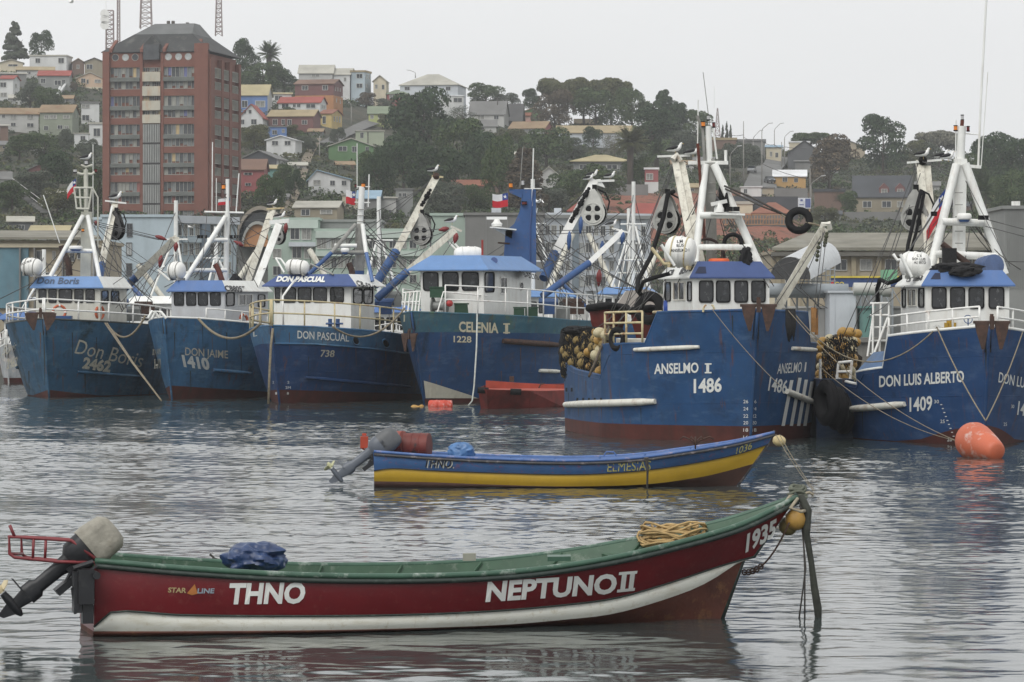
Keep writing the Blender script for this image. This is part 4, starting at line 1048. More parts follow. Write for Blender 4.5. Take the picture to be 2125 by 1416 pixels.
# booms
for dx,dy in ((0,0),(15,10)): bar(A,'net_boom',BOOMW,.22,.26,(1400+dx,330+dy,121.2),(1444+dx,560,119.0))
bar(A,'boom_head',MASTW,.07,.07,(1364,325,121),(1432,323,121)); m = MB(); m.tube([Q(1396,332,120.9),Q(1404,322,121),Q(1412,334,121)],.1,6); m.build('boom_cap',WHITE2,A.root)
power_block('grey net block hung from the white boom of the vessel numbered 1486', Q(1384,458,120.6), (-.42,-.9,.05), .46)
m = MB(); m.tube(pxs((1398,398,120.6),(1386,402,120.3),(1377,450,120),(1352,530,119),(1325,580,118.5),(1322,602,118),(1330,612,117.8)), .075, 8); m.build('black_hose', BLACK, A.root, True)
m = MB(); m.tube(pxs((1326,608,117.6),(1335,585,117.3),(1355,577,117),(1390,568,117)), .07, 8); m.build('black_hose', BLACK, A.root, True)
bar(A,'derrick_boom',BOOMW,.28,.3,(1600,660,118),(1710,474,117.2)); m = MB(); m.tube(pxs((1704,478,117.2),(1708,466,117.1),(1720,464,117.1),(1722,476,117.2)),.09,6); m.build('boom_cap',WHITE2,A.root)
A.line(pxs((1503,386,119),(1560,410,118.6),(1625,444,118),(1645,452,118)),.035,ROPED); A.line(pxs((1505,392,119),(1580,428,118.4),(1632,448,118)),.03,ROPED)
A.line(pxs((1622,446,118),(1650,462,117.6),(1668,470,117.6)),.03,ROPE); A.line(pxs((1672,462,117.5),(1692,466,117.3),(1706,470,117.2)),.035,ROPE)
tyre('black tyre slung in mid air on the ropes of the tall white derrick boom', Q(1658,458,117.6), (-.15,-.95,.3), .33, .12)
wires(A,WIRE,.014,[((1708,480,117.1),(1690,640,116)),((1712,480,117),(1660,600,117)),((1704,490,117),(1600,650,117)),((1716,480,117.1),(1695,660,116)),((1400,335,121),(1352,470,121)),((1396,338,121),(1255,690,121)),((1400,340,121),(1275,700,121)),((1390,350,121),(1300,600,122)),((1420,335,120),(1463,358,119.6)),((1405,330,121),(1300,640,121)),((1465,470,119.8),(1400,600,118)),((1355,470,121),(1240,700,122)),((1500,360,119.5),(1460,513,119)),((1470,600,118),(1700,525,118)),((1380,480,120.5),(1330,640,120)),((1390,500,120.5),(1375,640,119)),((1400,520,120.5),(1290,700,120))])
for x,y,y2 in ((1716,485,510),(1700,505,540)):
    m = MB(); 
    for k in range(5): m.ball(Q(x-k*1.2,y+(y2-y)*k/4,117), .06+.015*(k%2), 8)
    m.build('chain_hoist', M('mossy_chain',(.05,.055,.03),.8,.4,6), A.root)
for (a,b_) in (((1508,400,119),(1506,450,119)),((1494,385,119.3),(1502,430,119.2))):
    m = MB(); m.tube([Q(*a),Q(*a).lerp(Q(*b_),.5),Q(*b_)],[.03,.12,.02],7); m.build('hung_gear', BLACK, A.root)
RA_, rb_ = raft('white raft canister lettered ANSELMO on the vessel numbered 1486', Q(1412,523,117.0), (.95,-.25,-.12), .50, 1.0, RAILR)
for t_,x0,x1,y in (('LM',1405,1417,505),('BUS',1404,1419,513),('ANSELMO I',1392,1430,523)): decal('lettering', t_, (x0,y),(x1,y-1),6, LETTER_K, [rb_], RA_, .02, 0)
seg(A,'raft_cradle',RAILR,.06,(1352,515,117),(1378,548,116.8),(1420,548,116.8)); seg(A,'raft_cradle',MASTW,.05,(1372,508,116.4),(1400,552,116.4))
# basket of cork line, lifebuoy and hose on the roof
m = MB(); c = Q(1470,530,118.7)
for k in range(3): m.torus(c+V(0,0,.05*k), (0.2,-.9,.4-.1*k), .56-.05*k, .03, 24, 5)
for k in range(12): a = k*math.pi/6; m.tube([c+V(.55*math.cos(a),0,.55*math.sin(a)), c+V(.3*math.cos(a),.5,.3*math.sin(a)-.1)], .012, 4)
tag(m.build('wire_basket', M('dark_red_wire',(.04,.02,.018),.7), None, loc=c-V(0,0,.55)), 'round wire basket on the roof of the vessel numbered 1486', 'basket')
m = MB(); m.torus(Q(1492,541,118.8), (0,0,1), .28, .07, 18, 7); tag(m.build('lifebuoy', M('bright_orange',(.65,.12,.04)), None, True, loc=Q(1492,545,118.8)), 'orange lifebuoy lying on the deep blue wheelhouse roof', 'lifebuoy')
m = MB(); m.tube([Q(1521+18*math.cos(a),505-18*math.sin(a),118) for a in [math.radians(d) for d in range(-10,200,15)]], .07, 8); m.build('black_hose', BLACK, A.root, True)
lumpy('net_bundle','small black net bundle hung by the right mast leg over the deep blue roof','net',Q(1548,533,117.4),.3,(.6,.6,1.0),M('black_net',(.012,.012,.013),.95,.4,9,bump=.6,bs=20),22,.25)
m = MB(); rr = random.Random(5)
for k in range(9): x = 1633+k*1.8; m.tube(pxs((x,642,113.8),(x-1+rr.random()*3,675,113.7),(x+rr.random()*4,697+rr.random()*14,113.7)),[.05,.07,.015],5)
tag(m.build('black_cloth', M('black_net'), None, True, loc=Q(1640,712,113.7)), 'black ragged cloth hanging over the bow rail right of the anchor', 'cloth')
m = MB(); m.obox(Q(1688,664,117.6), V(.075,0,0), V(0,.1,0), V(0,0,.40)); m.obox(Q(1694,668,117.8), V(.05,0,0), V(0,.1,0), V(0,0,.42)); m.build('wooden_post', M('orange_wood',(.35,.17,.05),.7,.35,5,streak=(.1,.05,.02),sa=.8), A.root)
tyre('tyre hung at the break of the bulwark left of the yellow rail', Q(1281,704,118.0), (-.75,-.6,0), .30, .10)
NY = lambda px: 119.7+(1262-px)*.068
FLT = YFLOAT; FLD = M('net_covered_float', (.24,.17,.06), .8, .35, 4, spots=(.05,.045,.03), pa=.8, psc=9); FLC = M('cream_float', (.5,.44,.28), .5, .2, 4)
def float_mesh(name, mat):
    m = MB(); m.lathe((0,0,0),(1,0,0),[(-1,.22),(-.88,.5),(-.6,.78),(-.2,.93),(.2,.93),(.6,.78),(.88,.5),(1,.22)],12); m.mat(0)
    m.tube([(-1.02,0,0),(-1.0,0,0)],.16,8); return m.mesh(name, mat, smooth=True)
FM = [float_mesh('float_yellow',FLT), float_mesh('float_dark',FLD), float_mesh('float_cream',FLC)]
def floats(n, x0, x1, y0, y1, Y0, Y1, r, kinds, seed, lab, grp, hull=None):
    rd = random.Random(seed); got = []; k = 0; tries = 0; yf = Y0 if callable(Y0) else None
    while k < n and tries < 6000:
        tries += 1
        px, py = rd.uniform(x0,x1), rd.uniform(y0,y1); Y = yf(px)+rd.uniform(0,Y1) if yf else rd.uniform(Y0,Y1)
        if hull and not hull(px, py): continue
        if any(math.hypot(px-a, py-b) < r*F/Y*1.15 for a,b in got): continue
        got.append((px,py)); k += 1
        o = bpy.data.objects.new('net_float', FM[rd.choice(kinds)]); COL.objects.link(o); o.location = Q(px,py,Y)
        o.rotation_euler = (rd.uniform(-.6,.6), rd.uniform(-.9,.9), rd.uniform(-1.2,1.2)); s_ = r*rd.uniform(.9,1.12); o.scale = (s_*1.12,s_,s_)
        tag(o, lab.replace('yellow','pale cream') if o.data is FM[2] else lab, 'float', grp)
floats(70,1172,1262,690,786,NY,1.3,.17,(1,1,1,1,0),31,'dull brown float bundled under black netting at the stern of the vessel numbered 1486','net floats on the vessel numbered 1486',lambda x,y: y > 688+max(0,(1195-x))*.9)
floats(10,1236,1263,690,780,119.4,120.2,.17,(0,0,2,1),33,'loose yellow float beside the net bundle of the vessel numbered 1486','loose floats on the vessel numbered 1486')
BN = M('black_net')
def net_sheet(name, label, pts, Y0, depth, seed, dens=1400, sz=.05, parent=None, yf=None):
    """black netting: a cloud of short twine strands"""
    rd = random.Random(seed); m = MB(); xs = [p[0] for p in pts]; ys = [p[1] for p in pts]; n = 0
    def inside(x, y):
        c = False; j = len(pts)-1
        for i in range(len(pts)):
            if (pts[i][1] > y) != (pts[j][1] > y) and x < (pts[j][0]-pts[i][0])*(y-pts[i][1])/(pts[j][1]-pts[i][1])+pts[i][0]: c = not c
            j = i
        return c
    while n < dens:
        x, y = rd.uniform(min(xs),max(xs)), rd.uniform(min(ys),max(ys))
        if not inside(x, y): continue
        n += 1; p = Q(x, y, (yf or NY)(x)-.2+depth*(.5+.5*math.sin(x*.21+y*.13))+rd.uniform(-.1,.1)); a = rd.uniform(-1.2,1.2)+(1.57 if rd.random() < .3 else 0); L_ = sz*rd.uniform(.6,1.8)
        d = V(math.cos(a)*L_*.6, rd.uniform(-.03,.03), -abs(math.sin(a))*L_*1.6); w_ = V(.012,0,.008)
        m.poly([p-w_, p+d-w_, p+d+w_, p+w_])
    o = m.build(name, BN, parent, loc=Q(xs[0],ys[0],Y0)); tag(o, label, 'net', None, 'stuff'); return o
net_sheet('netting','black netting draped over the brown floats at the stern', [(1163,760),(1164,705),(1180,682),(1232,675),(1262,690),(1255,730),(1235,775),(1205,778),(1185,785),(1170,782)], 120.4, .3, 3, 900, .12)
lumpy('net_bundle','heavy black net hanging over the stern corner left of the brown floats','net',Q(1172,732,126.3),.44,(.42,.5,1.6),BN,41,.16)
lumpy('net_bundle','black net heaped on top of the brown floats','net',Q(1205,686,124.3),.45,(1.3,.6,.3),BN,42,.22)
A.line(pxs((1264,678,119.5),(1250,715,119),(1236,750,118.6),(1222,782,118.4)),.05,M('tangled_line',(.1,.08,.06),.9,.5,9),n=6)
# ---------------------------------------------------------------- DON LUIS ALBERTO
HB_L = H_('alberto_blue', (.022,.062,.16), streak=(.02,.03,.06), sa=.35, spots=(.03,.06,.12), pa=.4, psc=.8)
D = Ship('blue fishing vessel at the right edge with the name DON LUIS ALBERTO and number 1409', 2042, 926, 4, 13, 3.4, .8,
    [(0,3.66),(.1,3.52),(.235,3.32),(.275,2.32),(.42,2.15),(.43,1.75),(1,2.0)], [(0,.66),(.08,.5),(.2,.12),(.3,.02),(1,.02)], [HB_L,HB_L,REDOX,DECK,WHITE], deck_drop=.8)
D.house([(7.0,-1.32),(2.6,-1.32),(2.6,1.32),(7.0,1.32)], 2.8, 4.93, WHITE)
for u0,u1,g in ((.07,.25,GLS2),(.29,.47,GLS),(.51,.70,GLS),(.75,.94,GLS2)): D.window(1,u0,u1,4.18,4.86,BLACK,g)
D.window(0,.07,.22,4.22,4.84,BLACK,GLS2); D.window(0,.3,.66,4.26,4.82,WHITE2,GLS,mesh='square'); D.window(0,.74,.96,4.22,4.84,BLACK,GLS2)
D.visor(.46,.16,.18,[WHITE,VBLUE,VBLUE,WHITE])
decal('lettering','8058',(1894,584),(1913,582),10,LETTER_K,[D.vbv],D.root,.03,.4); decal('lettering','CB',(1880,586),(1889,585),9,LETTER_K,[D.vbv],D.root,.03,.4)
mb = MB(); patch(mb,[D.vbv],((1940,567),(1951,567),(1952,580),(1931,580)),.01,2); patch(mb,[D.vbv],((2089,572),(2095,572),(2104,586),(2090,586)),.01,2); mb.build('lamp_recess', M('dark_navy'), D.root)
D.text('lettering','DON LUIS ALBERTO',(1825,803),(2001,792),23,LETTER,bold=.025)
D.text('lettering','1409',(1888,854),(1935,850),29,LETTER,bold=.02)
D.text('lettering','DON LUIS ALBERTO',(2071,793),(2200,822),21,LETTER,bold=.01,shear=.12)
D.text('lettering','1409',(2110,860),(2144,866),28,LETTER,bold=.02,shear=.12)
marks(D,[('30',1939,1949,837),('25',1952,1961,878),('20',1966,1976,916),('30',2098,2104,847),('25',2082,2089,884)],LETTER,7)
for i in range(10): 
    m = MB(); x, y = 1952+i*3.2, 839+i*8.2
    if patch(m,[D.bv],((x,y),(x+4,y),(x+4,y+1.6),(x,y+1.6)),.015,1): m.build('draft_tick', LETTER, D.root)
D.log((1764,849),(1880,838),.11,WHITE2); seams(D,(1.3,2.5))
m = MB(); patch(m,[D.bv],((1763,770),(1830,765),(1842,722),(1790,722)),.015,4) 
D.rail(-1,.02,.235,.62,4,RAILW,2,.035); D.rail(1,.03,.235,.62,4,RAILW,2,.035)
for a,b_ in (((1846,652),(1836,752)),((1812,655),(1800,740)),((1812,630),(1811,745)),((1828,628),(1825,740)),((1845,628),(1843,700))): seg(D,'ladder_frame',RAILW,.035,(*a,117.5),(*b_,117.2))
for y in (630,655,680,708,735): seg(D,'ladder_frame',RAILW,.035,(1806,y,117.6),(1846,y-1,117.4))
seg(D,'ladder_frame',RAILW,.04,(1812,740,117),(1842,660,117.4))
m = MB(); m.prism([D.P(.27,2.3,-1,.0),D.P(.42,2.15,-1,.0),D.P(.42,2.8,-1,-.7),D.P(.27,2.9,-1,-.6)], (0,.05,0)); m.build('bulwark_wing', M('pale_blue_plate',(.08,.15,.28),.6,.25,2,streak=(.15,.16,.15),sa=.5), D.root)
anchor(D, Q(2058,669,110.3), .90, .82, 'rusty twin-fluke anchor on the bow above the big orange buoy')
m = MB(); m.cyl(Q(1972,685,113.6),Q(1972,664,113.6),.12,10); m.obox(Q(1972,684,113.6),V(.25,0,0),V(0,.15,0),V(0,0,.06)); m.cyl(Q(1964,680,113.5),Q(1964,670,113.5),.07,8); m.cyl(Q(1980,680,113.5),Q(1980,670,113.5),.07,8); tag(m.build('deck_pump', M('pump_yellow',(.42,.26,.03),.5), None, loc=Q(1972,688,113.6)), 'small yellow pump on the bow deck of the vessel numbered 1409', 'pump')
m = MB(); m.torus(Q(2009,663,113.4),(.1,-1,.3),.13,.014,18,5); m.cyl(Q(2009,663,113.4),Q(2009,680,113.4),.02,6)
for k in range(3): a = k*2.09+.5; m.tube([Q(2009,663,113.4),Q(2009,663,113.4)+V(.13*math.cos(a),0,.13*math.sin(a))],.01,4)
m.build('hand_wheel', BOOM_B, D.root)
MY = 117.2
bar(D,'mast_pole',MASTW,.38,.38,(1988,592,MY),(1993,330,MY)); seg(D,'mast_pole',MASTW,.13,(1993,335,MY),(1996,262,MY)); seg(D,'mast_pole',M('dark_red_pole'),.06,(1996,264,MY),(1997,250,MY))
seg(D,'mast_leg',MASTW,.14,(1985,342,MY-.2),(1928,572,MY-1)); seg(D,'mast_leg',MASTW,.14,(2003,340,MY-.2),(2085,570,MY-.6)); seg(D,'mast_leg',MASTG,.08,(2000,330,MY),(2068,500,MY))
seg(D,'cross_bar',MASTW,.12,(1955,460,MY-.7),(2040,463,MY-.5)); seg(D,'cross_bar',MASTW,.12,(1940,527,MY-.9),(2070,533,MY-.7)); bar(D,'yard',MASTW,.10,.08,(1985,343,MY),(2036,347,MY))
radome(D,Q(2001,456,MY-.8),.24,.2); 
for x,y in ((1938,444),(2045,452),(2036,452)): m = MB(); m.obox(Q(x,y,MY-.9), V(.09,0,0), V(0,.1,0), V(0,0,.07)); m.build('flood_light', BLACK, D.root)
seg(D,'antenna',MASTW,.035,(2030,345,MY),(2035,220,MY),(2050,-60,MY)); seg(D,'antenna',MASTW,.014,(2036,345,MY),(2050,150,MY)); seg(D,'antenna',MASTW,.02,(1983,345,MY),(1984,250,MY)); seg(D,'antenna_arm',MASTW,.02,(2000,277,MY),(2034,280,MY))
lamp(D,Q(1983,270,MY),AMBER,.06,.12); lamp(D,Q(2009,271,MY),REDL,.05,.11); lamp(D,Q(1997,248,MY),LENSW,.05,.12)
for y in (400,425,450,480,505): seg(D,'mast_step',MASTG,.015,(1982,y,MY-.35),(1998,y,MY-.35))
for dx,dy in ((0,0),(15,12)): bar(D,'net_boom',BOOMW,.24,.26,(1908+dx,336+dy,120.5),(1932+dx*.8,590,118.6))
bar(D,'boom_head',MASTW,.07,.07,(1882,338,120.3),(1955,332,120.3)); m = MB(); m.ball(Q(1915,334,120.3),.16,8); m.build('boom_cap',BLACK,D.root)
power_block('grey weathered net block hung from the boom of the vessel numbered 1409', Q(1900,452,119.8), (-.35,-.93,.05), .48)
m = MB(); m.tube(pxs((1912,395,119.5),(1900,440,119.2),(1884,510,118.8),(1880,560,118.4)), .07, 6); m.tube(pxs((1918,400,119.6),(1902,480,119.2),(1888,530,119)), .06, 6); m.build('black_strap', BLACK, D.root, True)
m = MB(); m.tube(pxs((1822,630,117.6),(1820,600,117.4),(1826,580,117),(1842,588,116.6),(1862,582,116.2),(1876,572,116)), .07, 7); m.build('black_hose', BLACK, D.root, True)
RD_, rb_ = raft('white lettered raft canister left of the right-hand wheelhouse roof', Q(1899,550,115.4), (.93,-.35,-.05), .42, .95, MASTW)
for t_,x0,x1,y in (('LM',1903,1912,533),('DON LUIS',1893,1920,540),('ALBERTO',1897,1921,547)): decal('lettering', t_, (x0,y),(x1,y+1),5, LETTER_K, [rb_], RD_, .02, 0)
seg(D,'raft_cradle',MASTW,.05,(1854,528,115.5),(1862,540,115.4),(1880,538,115.4)); seg(D,'raft_cradle',MASTW,.05,(1868,528,114.9),(1892,575,114.9))
lumpy('net_bundle','black net heaped on the roof of the vessel numbered 1409','net',Q(1985,560,114.6),.5,(1.55,.8,.40),BN,51,.2)
lumpy('net_bundle','lower black net lump spilling over the pale blue roof edge','net',Q(2000,564,114.2),.35,(1.2,.6,.42),BN,52,.2)
drum('plastic_drum','blue plastic drum lying on the pale blue wheelhouse roof','drum',Q(2052,553,115.2),(.35,-.93,.1),.34,.8,M('faded_blue_plastic',(.07,.11,.22),.5,.25,3))
seg(D,'exhaust_pipe',RUST,.10,(1955,506,116),(1975,522,116),(2010,548,116))
m = MB(); m.obox(Q(1970,535,115.8),V(.22,0,0),V(0,.15,0),V(0,0,.3)); m.build('black_cover', BN, D.root)
flag('limp red flag with blue top hanging beside the boom of the vessel numbered 1409', Q(1962,392,118.8), .5, .75, (-.1,0,-.9), 5)
wires(D,WIRE,.014,[((1905,340,120.3),(1865,470,120)),((1900,345,120.3),(1770,690,120)),((1905,350,120.3),(1795,690,120)),((1910,360,120),(1830,600,119)),((1920,336,120),(1985,375,117.2)),((1915,336,120),(1990,365,117.2)),((1870,430,120),(1740,720,120)),((2045,455,116.5),(2160,485,116)),((2045,470,116.5),(2160,500,116)),((1970,430,117.5),(1940,600,116)),((2015,460,117),(2000,560,116)),((1990,400,117.5),(1935,470,118.5)),((2020,540,117),(2160,545,117)),((1930,460,119),(1900,640,118))])
for s_ in (-1,1):
    m = MB(); m.tube([Q(1945+s_*4,683,112.6),Q(1945+s_*6,678,112.6),Q(1945+s_*2,675,112.6)],.03,5); m.build('fairlead',WHITE,D.root)
for i,(a,b_,sg,lb) in enumerate((((1944,679,112.4),(2045,873,103.6),.15,'mooring rope from the left bow fairlead down to the big orange buoy'),((2122,690,111.5),(2046,873,103.6),.15,'mooring rope from the right edge of the picture down to the big orange buoy'),
    ((1640,640,113.9),(1944,680,112.4),1.35,'thick sagging rope between the bows of the vessels numbered 1486 and 1409'),((1700,760,116),(1985,915,104),.35,'thin line running from between the two right-hand hulls to the orange buoy'),((1636,645,113.7),(1990,917,104),.5,'long thin line from the bow of the vessel numbered 1486 to the orange buoy'),
    ((1478,642,114.5),(1618,800,112.6),.1,'thin line lying diagonally over the bow of the vessel numbered 1486'))):
    m = MB(); m.tube(sag(Q(*a),Q(*b_),sg,16),.022 if i in (0,1,2) else .013,5); tag(m.build('mooring_line', ROPE, None, True, loc=Q(*b_)), lb, 'rope')
c = Q(2022,916,103.5); ax = (Q(2094,950,101.8)-c).normalized()
m = MB(); m.lathe(c, ax, [(-.56,.03),(-.52,.2),(-.42,.36),(-.25,.49),(-.05,.545),(.15,.53),(.45,.47),(.8,.39),(1.1,.31),(1.22,.27),(1.26,.2),(1.27,.03)], 28)
tag(m.build('mooring_buoy', BUOY, None, True, loc=c-V(0,0,.5)), 'large orange mooring buoy streaked white with droppings in front of the right-hand vessel', 'buoy')
# yellow floats and fender tyres between the two vessels
floats(72,1700,1770,700,792,120,122,.158,(0,0,0,0,2),61,'yellow net float in the pile between the vessels numbered 1486 and 1409','yellow floats piled between the two right-hand vessels',lambda x,y: y > 700+max(0,1725-x)*.3 and x < 1772)
floats(5,1740,1780,690,712,121,122,.19,(0,),62,'yellow float on top of the pile between the vessels numbered 1486 and 1409','yellow floats piled between the two right-hand vessels')
lumpy('net_bundle','brown tangled net under the pile of yellow floats','net',Q(1738,752,122.6),.7,(1.0,.7,1.1),M('brown_net',(.05,.04,.03),.9,.5,7,bump=.5),63,.2)
for a,b_ in (((1702,745),(1702,790)),((1702,790),(1756,790)),((1740,753),(1736,790)),((1768,748),(1764,790)),((1740,753),(1768,750)),((1738,772),(1766,771))): seg(D,'gate_frame',RAILW,.045,(*a,119.4),(*b_,119.4))
for i,(x,y,R) in enumerate(((1716,836,.52),(1736,848,.48),(1750,858,.45))): tyre(('large black fender tyre hanging closest to the striped hull side','middle fender tyre hanging between the two right-hand hulls','fender tyre hanging against the hull with the long white log')[i], Q(x,y,116+i*1.2), (-.93,-.35,0), R, .22, 'fender tyres between the two right-hand vessels')
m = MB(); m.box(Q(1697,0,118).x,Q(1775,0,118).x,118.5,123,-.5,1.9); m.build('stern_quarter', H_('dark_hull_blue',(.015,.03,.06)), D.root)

# ---------------------------------------------------------------- CELENIA I
HB_C = H_('celenia_blue', (.024,.065,.155), streak=(.02,.03,.04), sa=.5, spots=(.1,.06,.04), pa=.45, psc=1.2)
HB_C2 = H_('celenia_band', (.045,.12,.165), spots=(.10,.16,.09), pa=1., psc=.7, streak=(.12,.08,.05), sa=.35)
C = Ship('blue fishing vessel lettered CELENIA I with a green-blue band and a blue tower mast', 880, 838, -24, 15, 3.3, 1.3,
    [(0,4.02),(.1,3.95),(.6,3.62),(1,3.5)], [(0,.22),(1,.2)], [HB_C,HB_C2,REDOX,DECK,HB_C2], [(0,3.15),(.12,3.15),(1,2.9)])
C.house([(8.2,-1.55),(3.0,-1.55),(3.0,1.55),(8.2,1.55)], 3.2, 5.93, WHITE, .12)
for u0,u1,g in ((.04,.29,GLS2),(.35,.61,GLS),(.66,.93,GLS)): C.window(1,u0,u1,4.98,5.83,BLACK,g)
C.window(2,.02,.22,4.9,5.82,BLACK,GLS); C.window(2,.34,.48,4.85,5.6,WHITE,GLS,mesh='square'); C.window(2,.74,.83,5.0,5.4,WHITE,GLS,mesh='porthole')
C.visor(.64,.45,.35,[VBLUE2]*4); mb = MB(); patch(mb,[C.vbv],((1063,559),(1106,563),(1124,583),(1079,574)),.012,4); mb.build('number_panel', LETTER, C.root)
decal('lettering','CB-5270',(1080,573),(1120,582),12,LETTER_K,[C.vbv],C.root,.02,-.6,push=.03)
C.text('lettering','CELENIA',(952,688),(1034,691),21,M('cream_lettering',(.62,.58,.42),.6,.1,3),bold=.03); C.text('lettering','I',(1048,692),(1054,692),19,M('cream_lettering'),bold=.04)
mb = MB()
for y in (671,689): patch(mb,[C.bv],((1044,y),(1058,y),(1058,y+3),(1044,y+3)),.013,2)
mb.build('numeral_serif', M('cream_lettering'), C.root)
C.text('lettering','1228',(941,710),(978,711),13,M('cream_lettering'),bold=.02); C.text('lettering','I',(838,668),(841,667),14,M('cream_lettering'),bold=.02)
mb = MB(); P_ = [cast([C.bv],x,y,.015) for x,y in ((879,790),(900,796),(925,804),(950,812),(975,820),(992,827))]; Q_ = [cast([C.bv],x,826.5,.015) for x in (883,900,925,950,975,993)]
if all(P_) and all(Q_): mb.grid([P_,Q_]); 
P_ = [cast([C.bv],x,y,.015) for x,y in ((872,797),(876,790))]; Q_ = [cast([C.bv],x,826.5,.015) for x in (866,877)]
if all(P_) and all(Q_): mb.grid([P_,Q_])
if mb.v: mb.build('white_bow_patch', M('dirty_white_patch',(.48,.46,.38),.6,.12,2,streak=(.25,.18,.1),sa=.5), C.root)
seams(C,(1.2,2.1)); C.log((1042,707),(1160,716),.13,RUST); C.log((1118,769),(1160,771),.09,WHITE2)
C.rail(1,.08,1.0,1.25,11,RAILW,2,.035); C.rail(-1,.3,.9,1.25,7,RAILW,2,.035)
seg(C,'railing',RAILW,.035,(906,655,162.0),(920,606,162.2),(1010,614,163.5))
for x in (838,846,854,861,868): seg(C,'rail_post',RAILW,.035,(x,650,163),(x+5,606,163.3))
seg(C,'railing',RAILW,.035,(836,608,163.3),(872,605,163.3)); seg(C,'railing',RAILW,.035,(834,628,163.2),(872,626,163.2))
anchor(C, Q(850,694,160.2), .62, .75, 'small rusty anchor in the bow pocket of the vessel numbered 1228', -.4)
MY = 170.5
m = MB(); t_ = .45
m.prism(pxs((1043,566,MY),(1049,480,MY),(1067,465,MY),(1078,440,MY),(1086,392,MY),(1112,392,MY),(1113,566,MY)), (0,t_,0)); m.build('tower_mast', BOOM_B, C.root)
m = MB(); m.prism(pxs((1056,393,MY),(1058,400,MY),(1084,412,MY),(1086,393,MY)), (0,t_,0)); m.build('mast_arm', BOOM_B, C.root)
m = MB(); m.tube(pxs((1106,395,MY-.06),(1100,470,MY-.06),(1100,560,MY-.06)),.025,5); m.build('conduit', VDEEP, C.root)
bar(C,'platform',WHITE,.06,.9,(1020,472,MY-.5),(1068,477,MY-.3)); m = MB(); m.prism(pxs((1024,475,MY),(1062,496,MY),(1064,478,MY)),(0,.05,0)); m.build('bracket',WHITE,C.root)
open_radar(C,Q(1031,470,MY-.5),.95); lamp(C,Q(1060,389,MY),AMBER,.09,.18); lamp(C,Q(1085,384,MY),LENSW,.07,.2); lamp(C,Q(1088,424,MY-.1),REDL,.12,.1)
seg(C,'antenna',MASTW,.03,(1104,428,MY),(1107,308,MY)); seg(C,'antenna',MASTG,.02,(1079,390,MY),(1085,305,MY)); seg(C,'yard',MASTW,.025,(1088,392,MY),(1124,392,MY)); seg(C,'yard',RUST,.04,(1033,504,MY),(1058,506,MY))
flag('flag with white star flying left of the blue tower mast', Q(1054,401,MY), .72, .62, (0,0,-.05), 2)
def two_boom(S, w1, w2, top, mid, bot, Y0, Y1, wt=BOOMW, bl=BOOM_B, nm='net_boom'):
    ym = Y0+(Y1-Y0)*.6
    bar(S,nm,wt,w1,w1,(*top,Y0),(*mid,ym)); seg(S,nm,bl,w2/2,(*mid,ym),(*bot,Y1),n=10)
two_boom(C,.40,.46,(1233,376),(1152,525),(1128,578),173.5,171,RAFT); m = MB(); m.prism(pxs((1225,374,173.3),(1246,372,173.3),(1256,390,173.3),(1238,384,173.3)),(0,.4,0)); m.build('boom_cap',WHITE,C.root); bar(C,'boom_head',MASTW,.1,.1,(1240,376,173.3),(1275,375,173.3))
power_block('clean white spoked net block hung from the white and blue boom', Q(1233,443,172.6), (-.30,-.95,.03), .60, mat=M('sheave_white',(.52,.52,.48),.5,.12,3))
m = MB(); 
for k in range(26): p = Q(1222-k*3.4,392+k*6.2,172.5); m.ball(p,.09+.03*(k%3),6)
m.build('chain_guard', BLACK, C.root)
two_boom(C,.24,.32,(1290,482),(1222,546),(1126,614),171,166,RAFT); bar(C,'boom_head',MASTW,.08,.08,(1270,474,171),(1308,484,171))
for a,b_ in (((1206,450,170.5),(1204,486,170.5)),((1250,500,170.5),(1250,530,170.5)),((1294,482,170.5),(1290,508,170.5)),((1182,480,170.5),(1180,520,170.5))): hoist_block(C,Q(*a),Q(*b_),.11,BLOCKB)
hoist_block(C,Q(1244,560,171),Q(1242,595,171),.14,BLOCKR)
wires(C,WIRE,.018,[((1222,392,173),(1090,510,171)),((1222,396,173),(1000,560,171)),((1100,480,171),(1290,476,171)),((1102,488,171),(1290,480,171)),((1100,470,171),(1180,530,171),.5),((1280,476,171),(1120,560,168)),((1100,500,171),(1200,515,171),.8),((1228,470,172),(1244,560,171)),((1250,510,171),(1252,700,168)),((1292,500,171),(1230,650,168)),((1240,470,172),(1330,640,172)),((1180,500,171),(1160,620,168)),((1204,470,171),(1236,640,168)),((1290,490,171),(1400,620,168)),((1206,460,171),(1260,700,168)),((1120,400,171),(1170,640,168)),((1235,470,172),(1205,640,172))])
raft('white raft canister partly hidden behind the pale blue hipped roof', Q(972,527,168), (1,.1,0), .34, 1.35, MASTW)
seg(C,'exhaust_pipe',M('red_pipe',(.3,.03,.02),.5),.05,(1001,530,167),(1001,498,167)); 
for a,b_ in (((930,502,170),(956,528,169)),((938,500,170),(962,526,169))): seg(C,'raft_rail',WHITE,.05,a,b_)
m = MB(); m.lathe(Q(1023,545,164.5),(.2,-.6,.3),[(0,.06),(.12,.09),(.22,.16)],10); m.build('horn', VDEEP, C.root)
GBIN = M('dark_green_bin',(.015,.06,.03),.5,.2,3)
